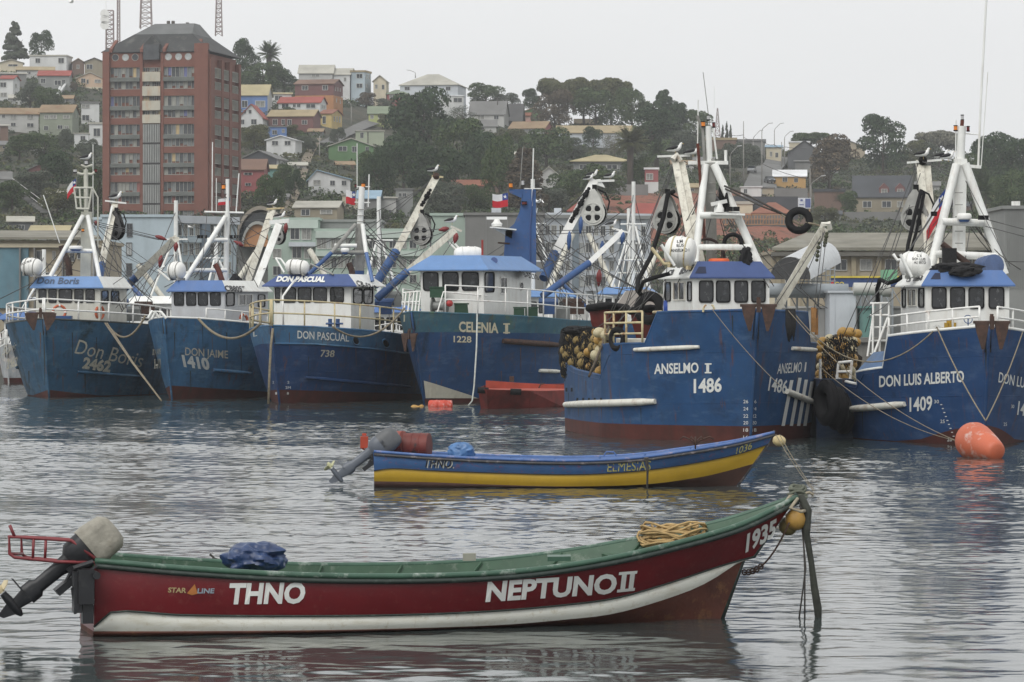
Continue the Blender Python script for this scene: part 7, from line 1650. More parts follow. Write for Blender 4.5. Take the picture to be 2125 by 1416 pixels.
    o0 = [C(-.3,-.3,ze),C(W+.3,-.3,ze),C(W+.3,D_+.3,ze),C(-.3,D_+.3,ze)]; o1 = [C(4.2,3,zm),C(W-3.6,3,zm),C(W-3.6,D_-3,zm),C(4.2,D_-3,zm)]; o2 = [C(W*.36,D_*.42,zt2),C(W*.74,D_*.42,zt2),C(W*.74,D_*.6,zt2),C(W*.36,D_*.6,zt2)]
    for lo_,hi_,mt in ((o0,o1,RFM),(o1,o2,RFL)):
        for i in range(4): m = MB(); m.prism([lo_[i],lo_[(i+1)%4],hi_[(i+1)%4],hi_[i]],(0,0,.12)); m.build('roof_slope', mt, t)
    m = MB(); m.poly(o2); m.build('roof_top', RFL, t)
    m = MB(); m.prism([C(X(299),-.3,z_(122)),C(X(333),-.3,z_(122)),C(X(333),-.3,z_(92)),C(X(317),-.3,z_(72)),C(X(299),-.3,z_(92))], w_*5); m.build('dormer', RFM, t)
    m = MB(); m.obox(C((X(299)+X(333))/2,-.45,z_(107)),u*1.3,w_*.1,V(0,0,1.2)); m.build('dormer_window', CURT[1], t)
    for x in (229,293,340,405): 
        m = MB(); m.prism([C(X(x),-.55,z_(107)),C(X(x),-.55,z_(100)),C(X(x),2.6,z_(78)),C(X(x),2.8,z_(107))], u*.5); m.build('parapet_fin', BR, t)
    for a,b_ in ((X(320),z_(34)),(X(330),z_(34)),(X(360),z_(38))):
        m = MB(); m.cyl(C(a,D_*.45,zt2-1),C(a,D_*.45,b_),.28,8); m.build('chimney', M('flue_metal'), t)
tower()
# ---- lattice masts behind the ridge
def lattice(label, px, top, bot, w_, Y, n=9, guy=True, taper=.35, dishes=0):
    t = thing('lattice_mast', label, 'radio mast', Q(px,bot,Y)); k = Y/F; m = MB(); zt, zb = Q(px,top,Y).z, Q(px,bot,Y).z; x = Q(px,0,Y).x; r = w_*k/2
    ring = lambda i: [V(x+sx*r*(1-(1-taper)*i/n), Y+sy*r*(1-(1-taper)*i/n), zb+(zt-zb)*i/n) for sx,sy in ((-1,-1),(1,-1),(1,1),(-1,1))]
    for i in range(n):
        a, b_ = ring(i), ring(i+1)
        for j in range(4): m.tube([a[j],b_[j]],.09,4); m.tube([a[j],b_[(j+1)%4]],.06,4); m.tube([b_[j],b_[(j+1)%4]],.06,4)
    m.build('lattice', M('mast_steel',(.30,.24,.23),.6,.2), t)
    for d in range(dishes): dd = MB(); dd.lathe(V(x-r*1.3,Y-r,zt-(zt-zb)*(.08+.12*d)),(0.3,-1,0),[(0,.1),(.15,.7),(.3,.95)],12); dd.build('dish', RAFT, t)
    m = MB(); m.tube([V(x-r,Y,zt),V(x-r,Y,zt+6)],.05,4); m.build('whip', MASTW, t)
    return t
lattice('slim lattice mast with round dishes left of the tower roof',228,22,120,16,760,10,dishes=3,taper=.9)
lattice('thin pale lattice mast beside the dish mast',246,-30,115,6,770,18,taper=.8)
lattice('lattice mast rising behind the left part of the tower roof',303,-40,60,24,770,9,taper=.75)
lattice('lattice mast rising behind the right part of the tower roof',454,-40,75,14,770,12,taper=.6)
lattice('distant pointed lattice mast behind the nearest vessel mast',1489,225,300,14,990,8,taper=.1)
# ---- long buildings at the foot of the hill
def block(label, x0, x1, top, bot, Y, side, depth, wc, name='building', cat='building', Y1=None):
    """x0 nearest? front wall from (x0,Y) to (x1,Y1)"""
    Y1 = Y1 or Y; a = Q(x0,HOR,Y); b_ = Q(x1,HOR,Y1); a = V(a.x,a.y,0); b_ = V(b_.x,b_.y,0); u = (b_-a).normalized(); w_ = V(-u.y,u.x,0); W = (b_-a).length
    zt = CAM_H+(HOR-top)*Y/F; zb = 1.9
    t = thing(name, label, cat, a+u*W/2+V(0,0,zb)); m = MB(); m.obox(a+u*W/2+w_*depth/2+V(0,0,(zb+zt)/2), u*W/2, w_*depth/2, V(0,0,(zt-zb)/2)); m.build('wall', WC[wc], t)
    m = MB(); m.obox(a+u*W/2+w_*depth/2+V(0,0,zt+.15), u*(W/2+.2), w_*(depth/2+.2), V(0,0,.147)); m.build('parapet', WC[wc], t)
    return t, a, u, w_, W, zt, (lambda px,py: (a+u*((px-x0)/(x1-x0)*W)).to_3d()+V(0,0,CAM_H+(HOR-py)*((a+u*((px-x0)/(x1-x0)*W)).y)/F))
def bwin(t, at, u, w_, lst, trim=TRIM, wd=None):
    for (px,py,ww,hh,g) in lst:
        o_ = at(px,py); k = o_.y/F; twin(t, o_, u, -w_, ww*k, hh*k, trim, g)
def bpan(t, at, u, w_, x0,x1,y0,y1, mt, nm='panel', off=.12):
    a, b_ = at(x0,y1), at(x1,y0); m = MB(); c = (a+b_)/2; m.obox(V(c.x,c.y,c.z)-w_*off/2, u*((b_-a).to_2d().length/2), w_*off/2, V(0,0,abs(b_.z-a.z)/2)); return m.build(nm, mt, t)
# light blue building with blank end wall
t,a,u,w_,W,zt,at = block('light blue plastered building with a blank wall in front of the brick tower',212,362,451,600,400,0,14,'lblue')
bwin(t,at,u,w_,[(269,478,12,28,0),(268,517,12,27,2),(268,560,12,27,0)],TRIMD)
t,a,u,w_,W,zt,at = block('light blue flats with curtained window bands in front of the tower foot',362,492,453,600,404,0,14,'lblue',Y1=412)
BLP = PT('blue_panel',(.12,.17,.22)); 
bwin(t,at,u,w_,[(x,478+dy,11,25,g) for dy in (0,39,78) for x,g in ((372,0),(384,1),(396,0),(408,1),(438,0),(450,1),(462,0),(474,1))],TRIM)
bpan(t,at,u,w_,414,430,466,600,BLP,off=.4); bpan(t,at,u,w_,376,470,494,503,WC['lblue'],off=.3); bpan(t,at,u,w_,360,492,451,463,WC['bwhite'],'fascia',off=.4)
# arched hall
t = thing('arched_hall','arched orange and glass hall between the tower and the mint green building','hall',Q(532,510,430))
def arch(nm, R0, R1, cx, cy, Y, d, mt, sy=1.0, a0=0, a1=180):
    m = MB(); k = Y/F; pts = [Q(cx+R1*math.cos(math.radians(q)),cy-R1*sy*math.sin(math.radians(q)),Y) for q in range(a0,a1+1,12)]; pi = [Q(cx+R0*math.cos(math.radians(q)),cy-R0*sy*math.sin(math.radians(q)),Y) for q in range(a1,a0-1,-12)]
    m.prism(pts+pi,(0,d,0)); m.build(nm, mt, t)
arch('outer_arch',47,52,540,508,430,10,M('arch_tan',(.24,.21,.17),.7,.15,.5),1.55); arch('glass_arch',30,44,540,508,431,9,WG[0],1.5); arch('orange_shell',.5,30,532,512,429,8,M('shell_orange',(.42,.20,.09),.7,.15,.5),1.6); arch('shell_rim',29,33,534,512,428.6,8,M('rim_grey',(.3,.3,.28)),1.6)
m = MB(); a_, b_ = Q(494,640,432), Q(560,508,432); m.box(a_.x,b_.x,432,440,1.9,b_.z); m.build('wall', WC['concrete'], t)
# mint green building
t,a,u,w_,W,zt,at = block('mint green flats with large window bands behind the vessel numbered 738',556,660,457,600,420,0,14,'mint')
bwin(t,at,u,w_,[(612,485,20,26,0),(636,485,20,26,1),(575,488,18,20,0),(616,524,20,26,0),(640,524,18,26,1),(575,526,18,20,1),(575,562,18,20,0),(616,562,20,22,1),(640,562,18,22,0)],TRIM); bpan(t,at,u,w_,600,660,503,512,WC['bwhite'],'balcony',off=.8)
bpan(t,at,u,w_,556,660,457,474,M('pale_mint',(.45,.52,.47),.7,.1,.3),'fascia',off=.3)
t,a,u,w_,W,zt,at = block('grey flat-roofed annex above the mint green flats',655,790,461,500,425,0,12,'grey')
t,a,u,w_,W,zt,at = block('long mint green flats with curtained windows behind the booms of the vessel numbered 738',655,965,480,600,418,0,14,'mint')
bwin(t,at,u,w_,[(x,506,9,22,g) for x,g in zip(range(662,730,10),(1,1,2,1,1,2,1))]+[(x,546,12,20,g) for x,g in zip(range(665,740,14),(0,1,0,1,1,0))]+[(x,507+dy,15,18,(x//7+dy)%2) for dy in (0,40,72) for x in range(752,962,21)]+[(x,578,12,16,0) for x in range(664,740,14)],TRIM)
bpan(t,at,u,w_,655,965,480,494,M('pale_mint'),'fascia',off=.4); bpan(t,at,u,w_,655,965,522,532,M('pale_mint'),'balcony',off=.5)
t,a,u,w_,W,zt,at = block('pale mint stair block beside the concrete wall',895,966,448,600,414,0,12,'mint')
# concrete block
t,a,u,w_,W,zt,at = block('blank dark concrete block behind the blue tower mast',965,1128,447,600,405,0,14,'concrete')
for x in (965,1008,1052,1096): bpan(t,at,u,w_,x,x+1.5,447,600,WC['grey'],'joint',off=.05)
for x0,x1,lb in ((1020,1040,'left'),(1098,1116,'right'),(1150,1165,'far right')):
    m = MB(); a_,b_ = Q(x0,452,408), Q(x1,432,408); m.box(a_.x,b_.x,408,409.5,a_.z,b_.z); m.box(a_.x+.2,a_.x+.6,407.9,408,a_.z+.5,a_.z+.85); tag(m.build('roof_vent_box', WC['bwhite'], None, loc=(a_.x,408,a_.z)), 'small white vent box on the concrete building roof, '+lb+' one', 'vent')
# white apartments receding to the right
t,a,u,w_,W,zt,at = block('white apartment block with grey blue panels behind the white net boom',1128,1350,447,600,406,0,9,'bwhite',Y1=411)
def ay(f,x): return 640-(640-f)*(406/(406+5*(x-1128)/222))
GBP = PT('grey_blue_panel',(.17,.22,.26))
for x in (1187,1285): bpan(t,at,u,w_,x,x+11,ay(450,x),ay(598,x),GBP,off=.35)
for f in (478,514,551,584):
    bwin(t,at,u,w_,[(x,ay(f,x),ww,21,g) for x,ww,g in ((1136,9,0),(1149,12,1),(1164,9,0),(1177,9,1),(1206,10,2),(1220,13,0),(1236,9,1),(1250,12,0),(1268,10,1),(1303,10,0),(1317,11,1),(1334,10,0))],TRIM)
    for x in (1152,1224,1262,1318): bpan(t,at,u,w_,x-9,x+9,ay(f+12,x),ay(f+20,x),WC['bwhite'],'balcony',off=1.0)
bpan(t,at,u,w_,1128,1349,ay(447,1240),ay(452,1240),WC['grey'],'fascia',off=.5)
# right: long old brown building, grey warehouse
t,a,u,w_,W,zt,at = block('long old tan building with pilasters behind the vessel numbered 1409',1600,2140,528,640,330,0,16,'ltan')
OLD = M('old_roof', (.20,.19,.155), .9, .3, .3, spots=(.28,.28,.25), pa=.4, psc=.5); m = MB(); A_ = at(1600,528); B_ = at(2140,528)
m.prism([V(A_.x,A_.y-.9,zt+.35),V(B_.x,B_.y-.9,zt+.35),V(B_.x,B_.y+10,zt+1.9),V(A_.x+4,A_.y+10,zt+1.9)],(0,0,.25)); m.build('roof', OLD, t)
bpan(t,at,u,w_,1600,2140,524,532,M('old_cornice',(.12,.115,.10)),'cornice',off=.9)
for i,x in enumerate(range(1610,2140,52)): bpan(t,at,u,w_,x,x+10,532,640,M('old_pilaster',(.30,.26,.18),.8,.2,.4,streak=(.12,.1,.07),sa=.6),'pilaster',off=.4)
bwin(t,at,u,w_,[(x+31,536+14,26,24,g) for x,g in zip(range(1610,2120,52),(1,0,0,1,0,2,1,0,0,1))]+[(x+31,582,24,14,g) for x,g in zip(range(1610,2120,52),(0,1,0,0,1,0,1,0,1,0))],TRIM)
m = MB(); c_ = Q(1896,505,336); m.lathe(c_-V(0,0,1.2),(0,0,1),[(0,.9),(.3,.55),(1.2,.5),(1.25,.8),(1.4,.8)],10); tag(m.build('roof_turret', OLD, None, loc=c_-V(0,0,1.2)), 'round vent turret on the roof of the long old tan building', 'vent')
t,a,u,w_,W,zt,at = block('plain grey corrugated warehouse at the right edge',2085,2200,434,640,322,0,14,'grey',cat='warehouse',name='warehouse')
for x in range(2088,2140,4): bpan(t,at,u,w_,x,x+1.2,434,600,WC['grey'],'rib',off=.08)
for x in (2104,2112): m = MB(); m.cyl(Q(x,436,324),Q(x,418,324),.22,8); tag(m.build('flue', MASTW, None, loc=Q(x,436,324)), 'left pale flue on the grey warehouse roof' if x == 2104 else 'right pale flue on the grey warehouse roof', 'flue', 'flues on the grey warehouse')
# left: long beige shed building, teal wall
t,a,u,w_,W,zt,at = block('long beige harbour building with weathered roof at the left edge',-60,212,506,640,320,0,16,'ltan')
m = MB(); A_ = at(-60,506); B_ = at(212,506); m.prism([V(A_.x,A_.y-1,zt+.35),V(B_.x,B_.y-1,zt+.35),V(B_.x-3,B_.y+9,zt+1.15),V(A_.x,A_.y+9,zt+1.15)],(0,0,.2)); m.build('roof', OLD, t)
bwin(t,at,u,w_,[(84,532,18,24,0),(112,530,7,18,1),(100,575,16,20,0),(140,570,12,18,1),(170,530,20,16,0),(150,534,10,18,0)],TRIM); bpan(t,at,u,w_,-60,60,514,640,M('teal_wall',(.10,.20,.25),.7,.2,.5,streak=(.2,.2,.2),sa=.5),'teal_wall',off=.3); bpan(t,at,u,w_,-60,212,506,514,WC['cream'],'fascia',off=.5)
for x in (42,72,130,196): bpan(t,at,u,w_,x,x+3,515,640,WC['concrete'],'post',off=.8)
# quay side clutter on the right: silver hood, pipes, tanks, containers
SIL = M('galvanised_sheet',(.50,.52,.53),.35,.15,2,metal=.3); PG = M('pipe_grey',(.28,.31,.33),.5,.15,1); WSH = PT('white_shed',(.55,.56,.56))
t = thing('silver_hood','silver half-round hood with dark open end above the pipes','hood',Q(1650,600,262)); m = MB()
A_ = Q(1640,580,258); rr_ = 1.45; ax = (Q(1705,545,272)-A_); 
m.grid([[A_+ax*j+V(rr_*math.cos(q),0,rr_*math.sin(q)*1.1) for q in [math.radians(d) for d in range(0,181,15)]] for j in (0,.5,1)]); m.build('hood_shell', SIL, t, True)
m = MB(); m.poly([A_+V(.02,.03,0)+V(rr_*.97*math.cos(q),0,rr_*1.06*math.sin(q)) for q in [math.radians(d) for d in range(0,181,15)]]); m.build('dark_opening', M('dark_glass_end',(.03,.03,.03),.2), t)
t = thing('pipe_bridge','grey pipe bridge on legs behind the derrick boom','pipe bridge',Q(1700,660,262)); 
for y,r in ((602,.5),(612,.22)): m = MB(); m.tube(pxs((1590,y,262),(1760,y+1,262)),r,10); m.build('pipe', PG, t, True)
for x in range(1610,1860,22):
    m = MB(); m.tube(pxs((x,598,263),(x,700,263)),.07,5); m.tube(pxs((x,600,263),(x+22,640,263)),.04,4); m.build('trestle', PG, t)
for y in (560,572,584,596): m = MB(); m.tube(pxs((1660,y,264),(1735,y,264)),.04,4); m.build('guard_rail', PG, t)
for x in range(1660,1740,9): m = MB(); m.tube(pxs((x,556,264),(x,600,264)),.035,4); m.build('guard_post', PG, t)
m = MB(); m.lathe(Q(1770,600,258),(1,0,0),[(0,.3),(.05,.45),(2.0,.45),(2.1,.55),(2.6,.55)],14); m.build('wide_pipe', M('pipe_cream',(.45,.45,.42),.5,.1), t, True, angle=40)
for i,(x0,x1,y0,y1,Y,wc,lb) in enumerate(((1722,1776,608,634,258,'bwhite','white insulated box above the yellow floats'),(1790,1812,640,745,256,'teal','light blue door panel behind the white ladder frame'),(1700,1765,640,690,262,'offw','pale shed with pink doors behind the yellow floats'),(1775,1850,610,645,266,'grey','grey lattice conveyor box left of the nearest right wheelhouse'),(1600,1700,640,700,275,'offw','pale low wall behind the derrick boom'),(1840,1930,640,700,270,'grey','grey shed behind the ladder frame'),(1100,1420,625,720,300,'offw','pale quay shed behind the red skiffs'),(1580,1640,610,640,282,'cream','cream cabin behind the derrick boom foot'))):
    a_,b_ = Q(x0,y1,Y), Q(x1,y0,Y); m = MB(); m.box(a_.x,b_.x,Y,Y+4,1.9,b_.z); m.box(a_.x-.15,b_.x+.15,Y-.15,Y+4.15,b_.z+.003,b_.z+.15)
    for j in range(int((b_.x-a_.x)/1.2)): m.box(a_.x+.3+j*1.2,a_.x+.36+j*1.2,Y-.04,Y,2,b_.z-.1)
    tag(m.build('quay_shed', WC[wc], None, loc=(a_.x,Y,1.9)), lb, 'shed')
m = MB(); a_,b_ = Q(1722,596,300), Q(1882,577,300); m.box(a_.x,b_.x,300,300.2,a_.z,b_.z); o = m.build('shop_fascia', M('navy_sign',(.02,.05,.16),.6), None, loc=a_); tag(o,'navy blue shop sign with yellow border on the far quay','sign')
m = MB(); m.box(a_.x,b_.x,299.9,300,b_.z,b_.z+.15); m.build('yellow_border', M('yellow_sign',(.6,.48,.06)), o)
mb = MB(); mb.poly(pxs((1722,590,299.8),(1730,580,299.8),(1730,597,299.8))); mb.build('red_wedge', M('bright_red'), o)
vs_,fs_ = glyphs('CO', .02); mb = MB(); mb.add([Q(1732+v[0]*20,596-v[1]*11,299.8) for v in vs_], fs_); mb.build('lettering', M('yellow_sign'), o)
m = MB(); a_,b_ = Q(1835,583,290), Q(1862,560,290); m.box(a_.x,b_.x,290,293,a_.z,b_.z); tag(m.build('green_tank', M('pale_green_tank',(.18,.42,.25),.6,.15,.8), None, loc=a_), 'pale green tank box beside the black hose of the right-hand vessel', 'tank')
# ---- streets
def ribbon(name, L_, R_, mat, dz=.12):
    m = MB(); rows = []
    for (a,b_) in zip(L_, R_):
        p, q_ = ghit(*a), ghit(*b_); rows.append([V(*(p.lerp(q_,i/4)))+V(0,0,dz+.25) for i in range(5)])
    m.grid(rows); o = m.build(name, mat, None, loc=rows[0][0]); o['kind'] = 'structure'; return o
ASP = M('old_asphalt',(.13,.13,.125),.9,.2,.2)
ribbon('hill_road',[(1540,408),(1545,385),(1556,362),(1575,345),(1590,334),(1592,326)],[(1612,408),(1612,392),(1608,370),(1626,350),(1634,338),(1634,330)],ASP)
ribbon('hill_street',[(660,300),(690,285),(735,262),(775,245),(800,236),(820,225)],[(700,300),(725,285),(765,268),(800,255),(812,243),(835,228)],ASP)
ribbon('ravine_path',[(560,480),(590,430),(612,380),(628,330),(650,290)],[(590,480),(612,430),(632,380),(648,330),(668,290)],M('pale_dirt',(.17,.14,.10),.95,.3,.3))
# stairs on the left
t = thing('hill_stairs','long concrete stairs with railings going up through the bushes on the left','stairs',ghit(90,450)); p0, p1 = ghit(92,452), ghit(28,402)
for i in range(16): c_ = p0.lerp(p1,i/15); m = MB(); m.obox(c_+V(0,0,.9), V(.6,0,0), V(0,.6,0), V(0,0,.12)); m.build('step', WC['concrete'], t)
for dz in (2.4,3.2): m = MB(); m.tube([p0+V(0,-1,dz-.7),p1+V(0,-1,dz-.7)],.06,4); m.build('handrail', WC['offw'], t)
t = thing('white_stairs','steep white-edged stairs below the grey house with red roof','stairs',ghit(120,215))
for a_,b_ in (((142,178),(116,217)),((126,192),(118,213))): m = MB(); m.beam(ghit(*a_)+V(0,-1,1.2), ghit(*b_)+V(0,-1,1.2), .5,.5); m.build('stringer', WC['white'], t)
# building site with timber studs
t = thing('timber_frame','open timber wall frames on the red earth building site','timber frame',ghit(1560,466)); Yt = ghit(1560,466).y; TB = M('raw_timber',(.40,.22,.11),.8,.2,1)
for x in range(1500,1640,6): m = MB(); m.beam(Q(x,466,Yt),Q(x,446,Yt),.12,.12); m.build('stud', TB, t)
for y in (446,455,466): m = MB(); m.beam(Q(1500,y,Yt-.1),Q(1636,y,Yt-.1),.12,.12); m.build('plate', TB, t)
for x in (1515,1545,1580,1610): m = MB(); m.beam(Q(x,466,Yt-.2),Q(x+14,446,Yt-.2),.1,.1); m.build('brace', TB, t)
m = MB(); a_,b_ = Q(1500,466,Yt+.6), Q(1636,447,Yt+.6); m.box(a_.x,b_.x,Yt+.6,Yt+.8,a_.z-1,b_.z); m.build('back_wall', WC['concrete'], t)
t = thing('billboard','white and blue site board on two posts above the red earth','billboard',ghit(1670,444)); Yb = ghit(1670,444).y-2
m = MB(); a_,b_ = Q(1656,433,Yb), Q(1683,411,Yb); m.box(a_.x,b_.x,Yb,Yb+.15,a_.z,b_.z); m.build('board', M('board_white',(.62,.64,.68)), t); m = MB(); a2 = Q(1671,431,Yb); m.box(a2.x,b_.x-.1,Yb-.05,Yb,a2.z,b_.z-.15); m.build('blue_panel', M('board_blue',(.06,.09,.26)), t)
for x in (1660,1680): m = MB(); m.beam(Q(x,433,Yb+.1),Q(x,450,Yb+.1),.2,.2); m.build('post', TB, t)
mb = MB(); mb.box(Q(1659,0,Yb).x,Q(1668,0,Yb).x,Yb-.06,Yb-.01,Q(0,426,Yb).z,Q(0,424,Yb).z); mb.box(Q(1661,0,Yb).x,Q(1666,0,Yb).x,Yb-.06,Yb-.01,Q(0,418,Yb).z,Q(0,414,Yb).z); mb.build('print', M('board_blue'), t)
# ---- cars
def car(label, px, py, yaw, col, L_=4.3, group='cars parked on the hill streets'):
    p = ghit(px,py)+V(0,-.5,.35); t = thing('parked_car', label, 'car', p, group); c, s_ = math.cos(yaw), math.sin(yaw); u = V(c,s_,0); n = V(-s_,c,0)
    def C(a,b_,z): return p+u*a*L_/4.3+n*b_+V(0,0,z)
    m = MB(); prof = [(-2.1,.35),(-2.15,.75),(-1.9,.95),(.9,1.0),(1.9,.85),(2.15,.6),(2.1,.35)]
    m.prism([C(a,-.82,z) for a,z in prof], n*1.64); m.build('body', col, t)
    m = MB(); cab = [(-1.7,.95),(-1.3,1.42),(.35,1.45),(1.05,.98)]; m.prism([C(a,-.72,z) for a,z in cab], n*1.44); m.build('cabin', WG[0], t)
    m = MB(); m.prism([C(a,-.66,z) for a,z in [(-1.3,1.43),(-1.28,1.49),(.33,1.51),(.38,1.46)]], n*1.32); m.build('car_roof', col, t)
    for a in (-1.35,1.35):
        for b_ in (-.84,.70): m = MB(); m.cyl(C(a,b_,.32),C(a,b_+.16,.32),.32,14); m.build('wheel', BLACK, t)
    for b_ in (-.55,.55):
        m = MB(); m.obox(C(2.13,b_,.7),u*.03,n*.18,V(0,0,.08)); m.build('headlight', LENSW, t); m = MB(); m.obox(C(-2.15,b_,.75),u*.03,n*.15,V(0,0,.08)); m.build('tail_light', REDL, t)
    return t
car('white hatchback parked beside the red earth bank',1290,398,math.radians(5),M('car_white',(.6,.6,.6),.3,.05,coat=.5)); car('grey pickup-like car coming down the hill road',1560,362,math.radians(-100),M('car_grey',(.25,.26,.27),.3,.05,coat=.5)); car('dark van parked left of the bright yellow house',1597,384,math.radians(-80),M('car_dark',(.04,.045,.055),.3,.05,coat=.5))
# ---- street lamps and poles
POLE = M('pole_concrete',(.26,.25,.23),.8,.15,.5)
def pole(label, px, top, bot, arm=None, Y=None, group='poles along the hill road', r=.14, name='street_lamp', cat='street lamp'):
    Y = Y or ghit(px,bot).y; t = thing(name, label, cat, Q(px,bot,Y), group); m = MB(); m.tube([Q(px,bot+4,Y),Q(px,top,Y)],[r,r*.6],7); m.build('post', POLE, t, True)
    if arm:
        m = MB(); m.tube([Q(px,top,Y),Q(px+arm[0]*.12,top-arm[1]*.3,Y),Q(px+arm[0],top-arm[1],Y)],.07,5); m.build('arm', POLE, t, True); m = MB(); e = Q(px+arm[0],top-arm[1],Y); sx = 1 if arm[0] > 0 else -1; m.obox(e+V(.35*sx,0,0),V(.45,0,.06*sx),V(0,.15,0),V(0,0,.09)); m.build('lamp_head', LENSW, t)
for lb,px,top,bot,arm in (('tallest street lamp left of the hill road, arm to the right',1581,272,388,(15,16)),('street lamp with its arm to the right beside the first tall one',1607,272,335,(13,16)),('street lamp nearest the dark barn on the ridge',1628,287,345,(12,14)),('street lamp with arm leaning over the ridge road from the left',1563,290,330,(14,19)),('lamp post with right-hand arm beside the hill road foot',1515,325,385,(16,22)),('lamp post behind the concrete wall left of the brown tree',1683,385,425,(22,20)),('tall bent street lamp on the street above the lime house',729,222,262,(-14,20)),('curved lamp on the skyline left of the big pale hall',862,152,158,(-12,6))):
    pole(lb,px,top,bot,arm)
for lb,px,top,bot in (('plain wooden pole beside the mast of the nearest vessel',1543,252,385),('thin pole in front of the cream building with blue roof',1622,295,350),('short pole on the ridge left of the flat tree',1653,277,300),('pole in the ravine below the white gabled house',663,282,335),('pole rising over the small tan-roofed shed',1224,226,262),('tall pole by the brown tree',1681,350,420)): pole(lb,px,top,bot,None,name='utility_pole',cat='pole')
t = thing('overhead_lines','thin overhead wires strung between the poles of the hill road','wires',ghit(1543,385))
for a_,b_ in (((1543,285),(1581,292)),((1581,292),(1607,300)),((1607,300),(1628,305)),((1628,305),(1700,302)),((1543,280),(1500,275)),((1581,340),(1681,372))):
    p, q_ = Q(*a_,700), Q(*b_,705); m = MB(); m.tube(sag(p,q_,.4,6),.05,4); m.build('wire', WIRE, t)
for a_,b_ in (((60,405),(60,500)),): pass
# ================================================================ TREES AND SCRUB
def leafmat(name, a, b):
    m = bpy.data.materials.new(name); m.use_nodes = True; t = m.node_tree; N = t.nodes; L = t.links; bs = N['Principled BSDF']; bs.inputs['Roughness'].default_value = .75; bs.inputs['Specular IOR Level'].default_value = .2
    g = N.new('ShaderNodeNewGeometry'); x = N.new('ShaderNodeMix'); x.data_type = 'RGBA'; x.inputs[6].default_value = (*a,1); x.inputs[7].default_value = (*b,1)
    L.new(g.outputs['Random Per Island'], x.inputs[0]); L.new(x.outputs[2], bs.inputs['Base Color']); return m
LM = dict(dark=leafmat('leaf_dark',(0.013,0.031,0.014),(0.050,0.080,0.033)), mid=leafmat('leaf_mid',(0.024,0.050,0.017),(0.080,0.109,0.040)), olive=leafmat('leaf_olive',(0.053,0.065,0.029),(0.118,0.118,0.053)), brown=leafmat('leaf_brown',(0.059,0.053,0.038),(0.130,0.100,0.065)), grey=leafmat('leaf_grey',(0.047,0.065,0.047),(0.106,0.118,0.083)), yellow=leafmat('leaf_yellow',(0.083,0.083,0.024),(0.224,0.189,0.047)), pale=leafmat('leaf_pale',(0.100,0.106,0.083),(0.189,0.183,0.142)))
BARK = M('bark', (.07,.055,.042), .9, .3, 1.0)
def quads_mesh(name, C_, N_, size, mat, asp=.6):
    """many leaf faces: centres C_, normals N_"""
    n = len(C_); r = RNG.normal(size=(n,3)); t = np.cross(N_, r); t /= np.linalg.norm(t,axis=1)[:,None]+1e-9; b_ = np.cross(N_, t)
    s = (size*(.6+.8*RNG.random(n)))[:,None]; t = t*s; b_ = b_*s*asp
    v = np.stack([C_-t-b_*.6, C_+t*.3-b_, C_+t+b_*.3, C_-t*.2+b_], 1).reshape(-1,3)
    me = bpy.data.meshes.new(name); me.vertices.add(4*n); me.vertices.foreach_set('co', v.ravel().astype(np.float32))
    me.loops.add(4*n); me.loops.foreach_set('vertex_index', np.arange(4*n)); me.polygons.add(n); me.polygons.foreach_set('loop_start', np.arange(0,4*n,4)); me.polygons.foreach_set('loop_total', np.full(n,4))
    me.materials.append(mat); me.update(); me.validate(); return me
def crown_points(lobes, dens, inner=.7):
    P_, N_ = [], []
    for cx,cy,cz,rx,ry,rz in lobes:
        n = max(20, int(dens*(rx*ry+ry*rz+rx*rz))); d = RNG.normal(size=(n,3)); d /= np.linalg.norm(d,axis=1)[:,None]
        d[:,2] = np.where(d[:,2] < -.5, -d[:,2], d[:,2])
        k = inner+(1.08-inner)*RNG.random(n)**.5; P_.append(np.array([cx,cy,cz])+d*k[:,None]*np.array([rx,ry,rz])); N_.append(d+RNG.normal(size=(n,3))*.55)
    P_ = np.concatenate(P_); N_ = np.concatenate(N_); N_ /= np.linalg.norm(N_,axis=1)[:,None]; return P_, N_
def lobes_round(seed, sq=1.0, n=15):
    r = random.Random(seed); L_ = [(0,0,.52,.34,.34,.36)]
    for i in range(n):
        a = r.random()*6.28; h = r.uniform(.18,.88); R = .36*math.sin(math.pi*min(.93,max(.14,h)))**.6; s = r.uniform(.13,.24)
        L_.append((R*math.cos(a), R*math.sin(a), h, s*sq, s*sq, s*r.uniform(.7,1.0)))
    return L_
def lobes_umb(seed):
    r = random.Random(seed); return [(r.uniform(-.36,.36), r.uniform(-.36,.36), r.uniform(.50,.86), r.uniform(.13,.22), r.uniform(.13,.22), r.uniform(.10,.17)) for _ in range(22)]
def lobes_con(seed):
    r = random.Random(seed); L_ = []
    for i in range(26):
        h = i/26; R = .42*(1-h)**.7+.03; a = r.random()*6.28; L_.append((R*.6*math.cos(a), R*.6*math.sin(a), .08+.88*h, R*.55+.04, R*.55+.04, .05+.04*r.random()))
    return L_
TV = {}
def crown(kind, seed, col):
    key = (kind, seed, col)
    if key in TV: return TV[key]
    k0 = (kind, seed)
    if k0 not in TV:
        L_ = {'round':lobes_round,'umbrella':lobes_umb,'conifer':lobes_con}[kind.split('_')[0]](seed)
        sparse = kind.endswith('_sparse')
        P_, N_ = crown_points(L_, {'round':3000,'umbrella':6500,'conifer':8000}[kind.split('_')[0]]*(.42 if sparse else 1), .2 if sparse else .72)
        TV[k0] = quads_mesh('crown_'+kind, P_, N_, .024 if not sparse else .017, LM[col])
        if col: TV[key] = TV[k0]; return TV[key]
    me = TV[k0].copy(); me.materials[0] = LM[col]; TV[key] = me; return me
_tr = 0
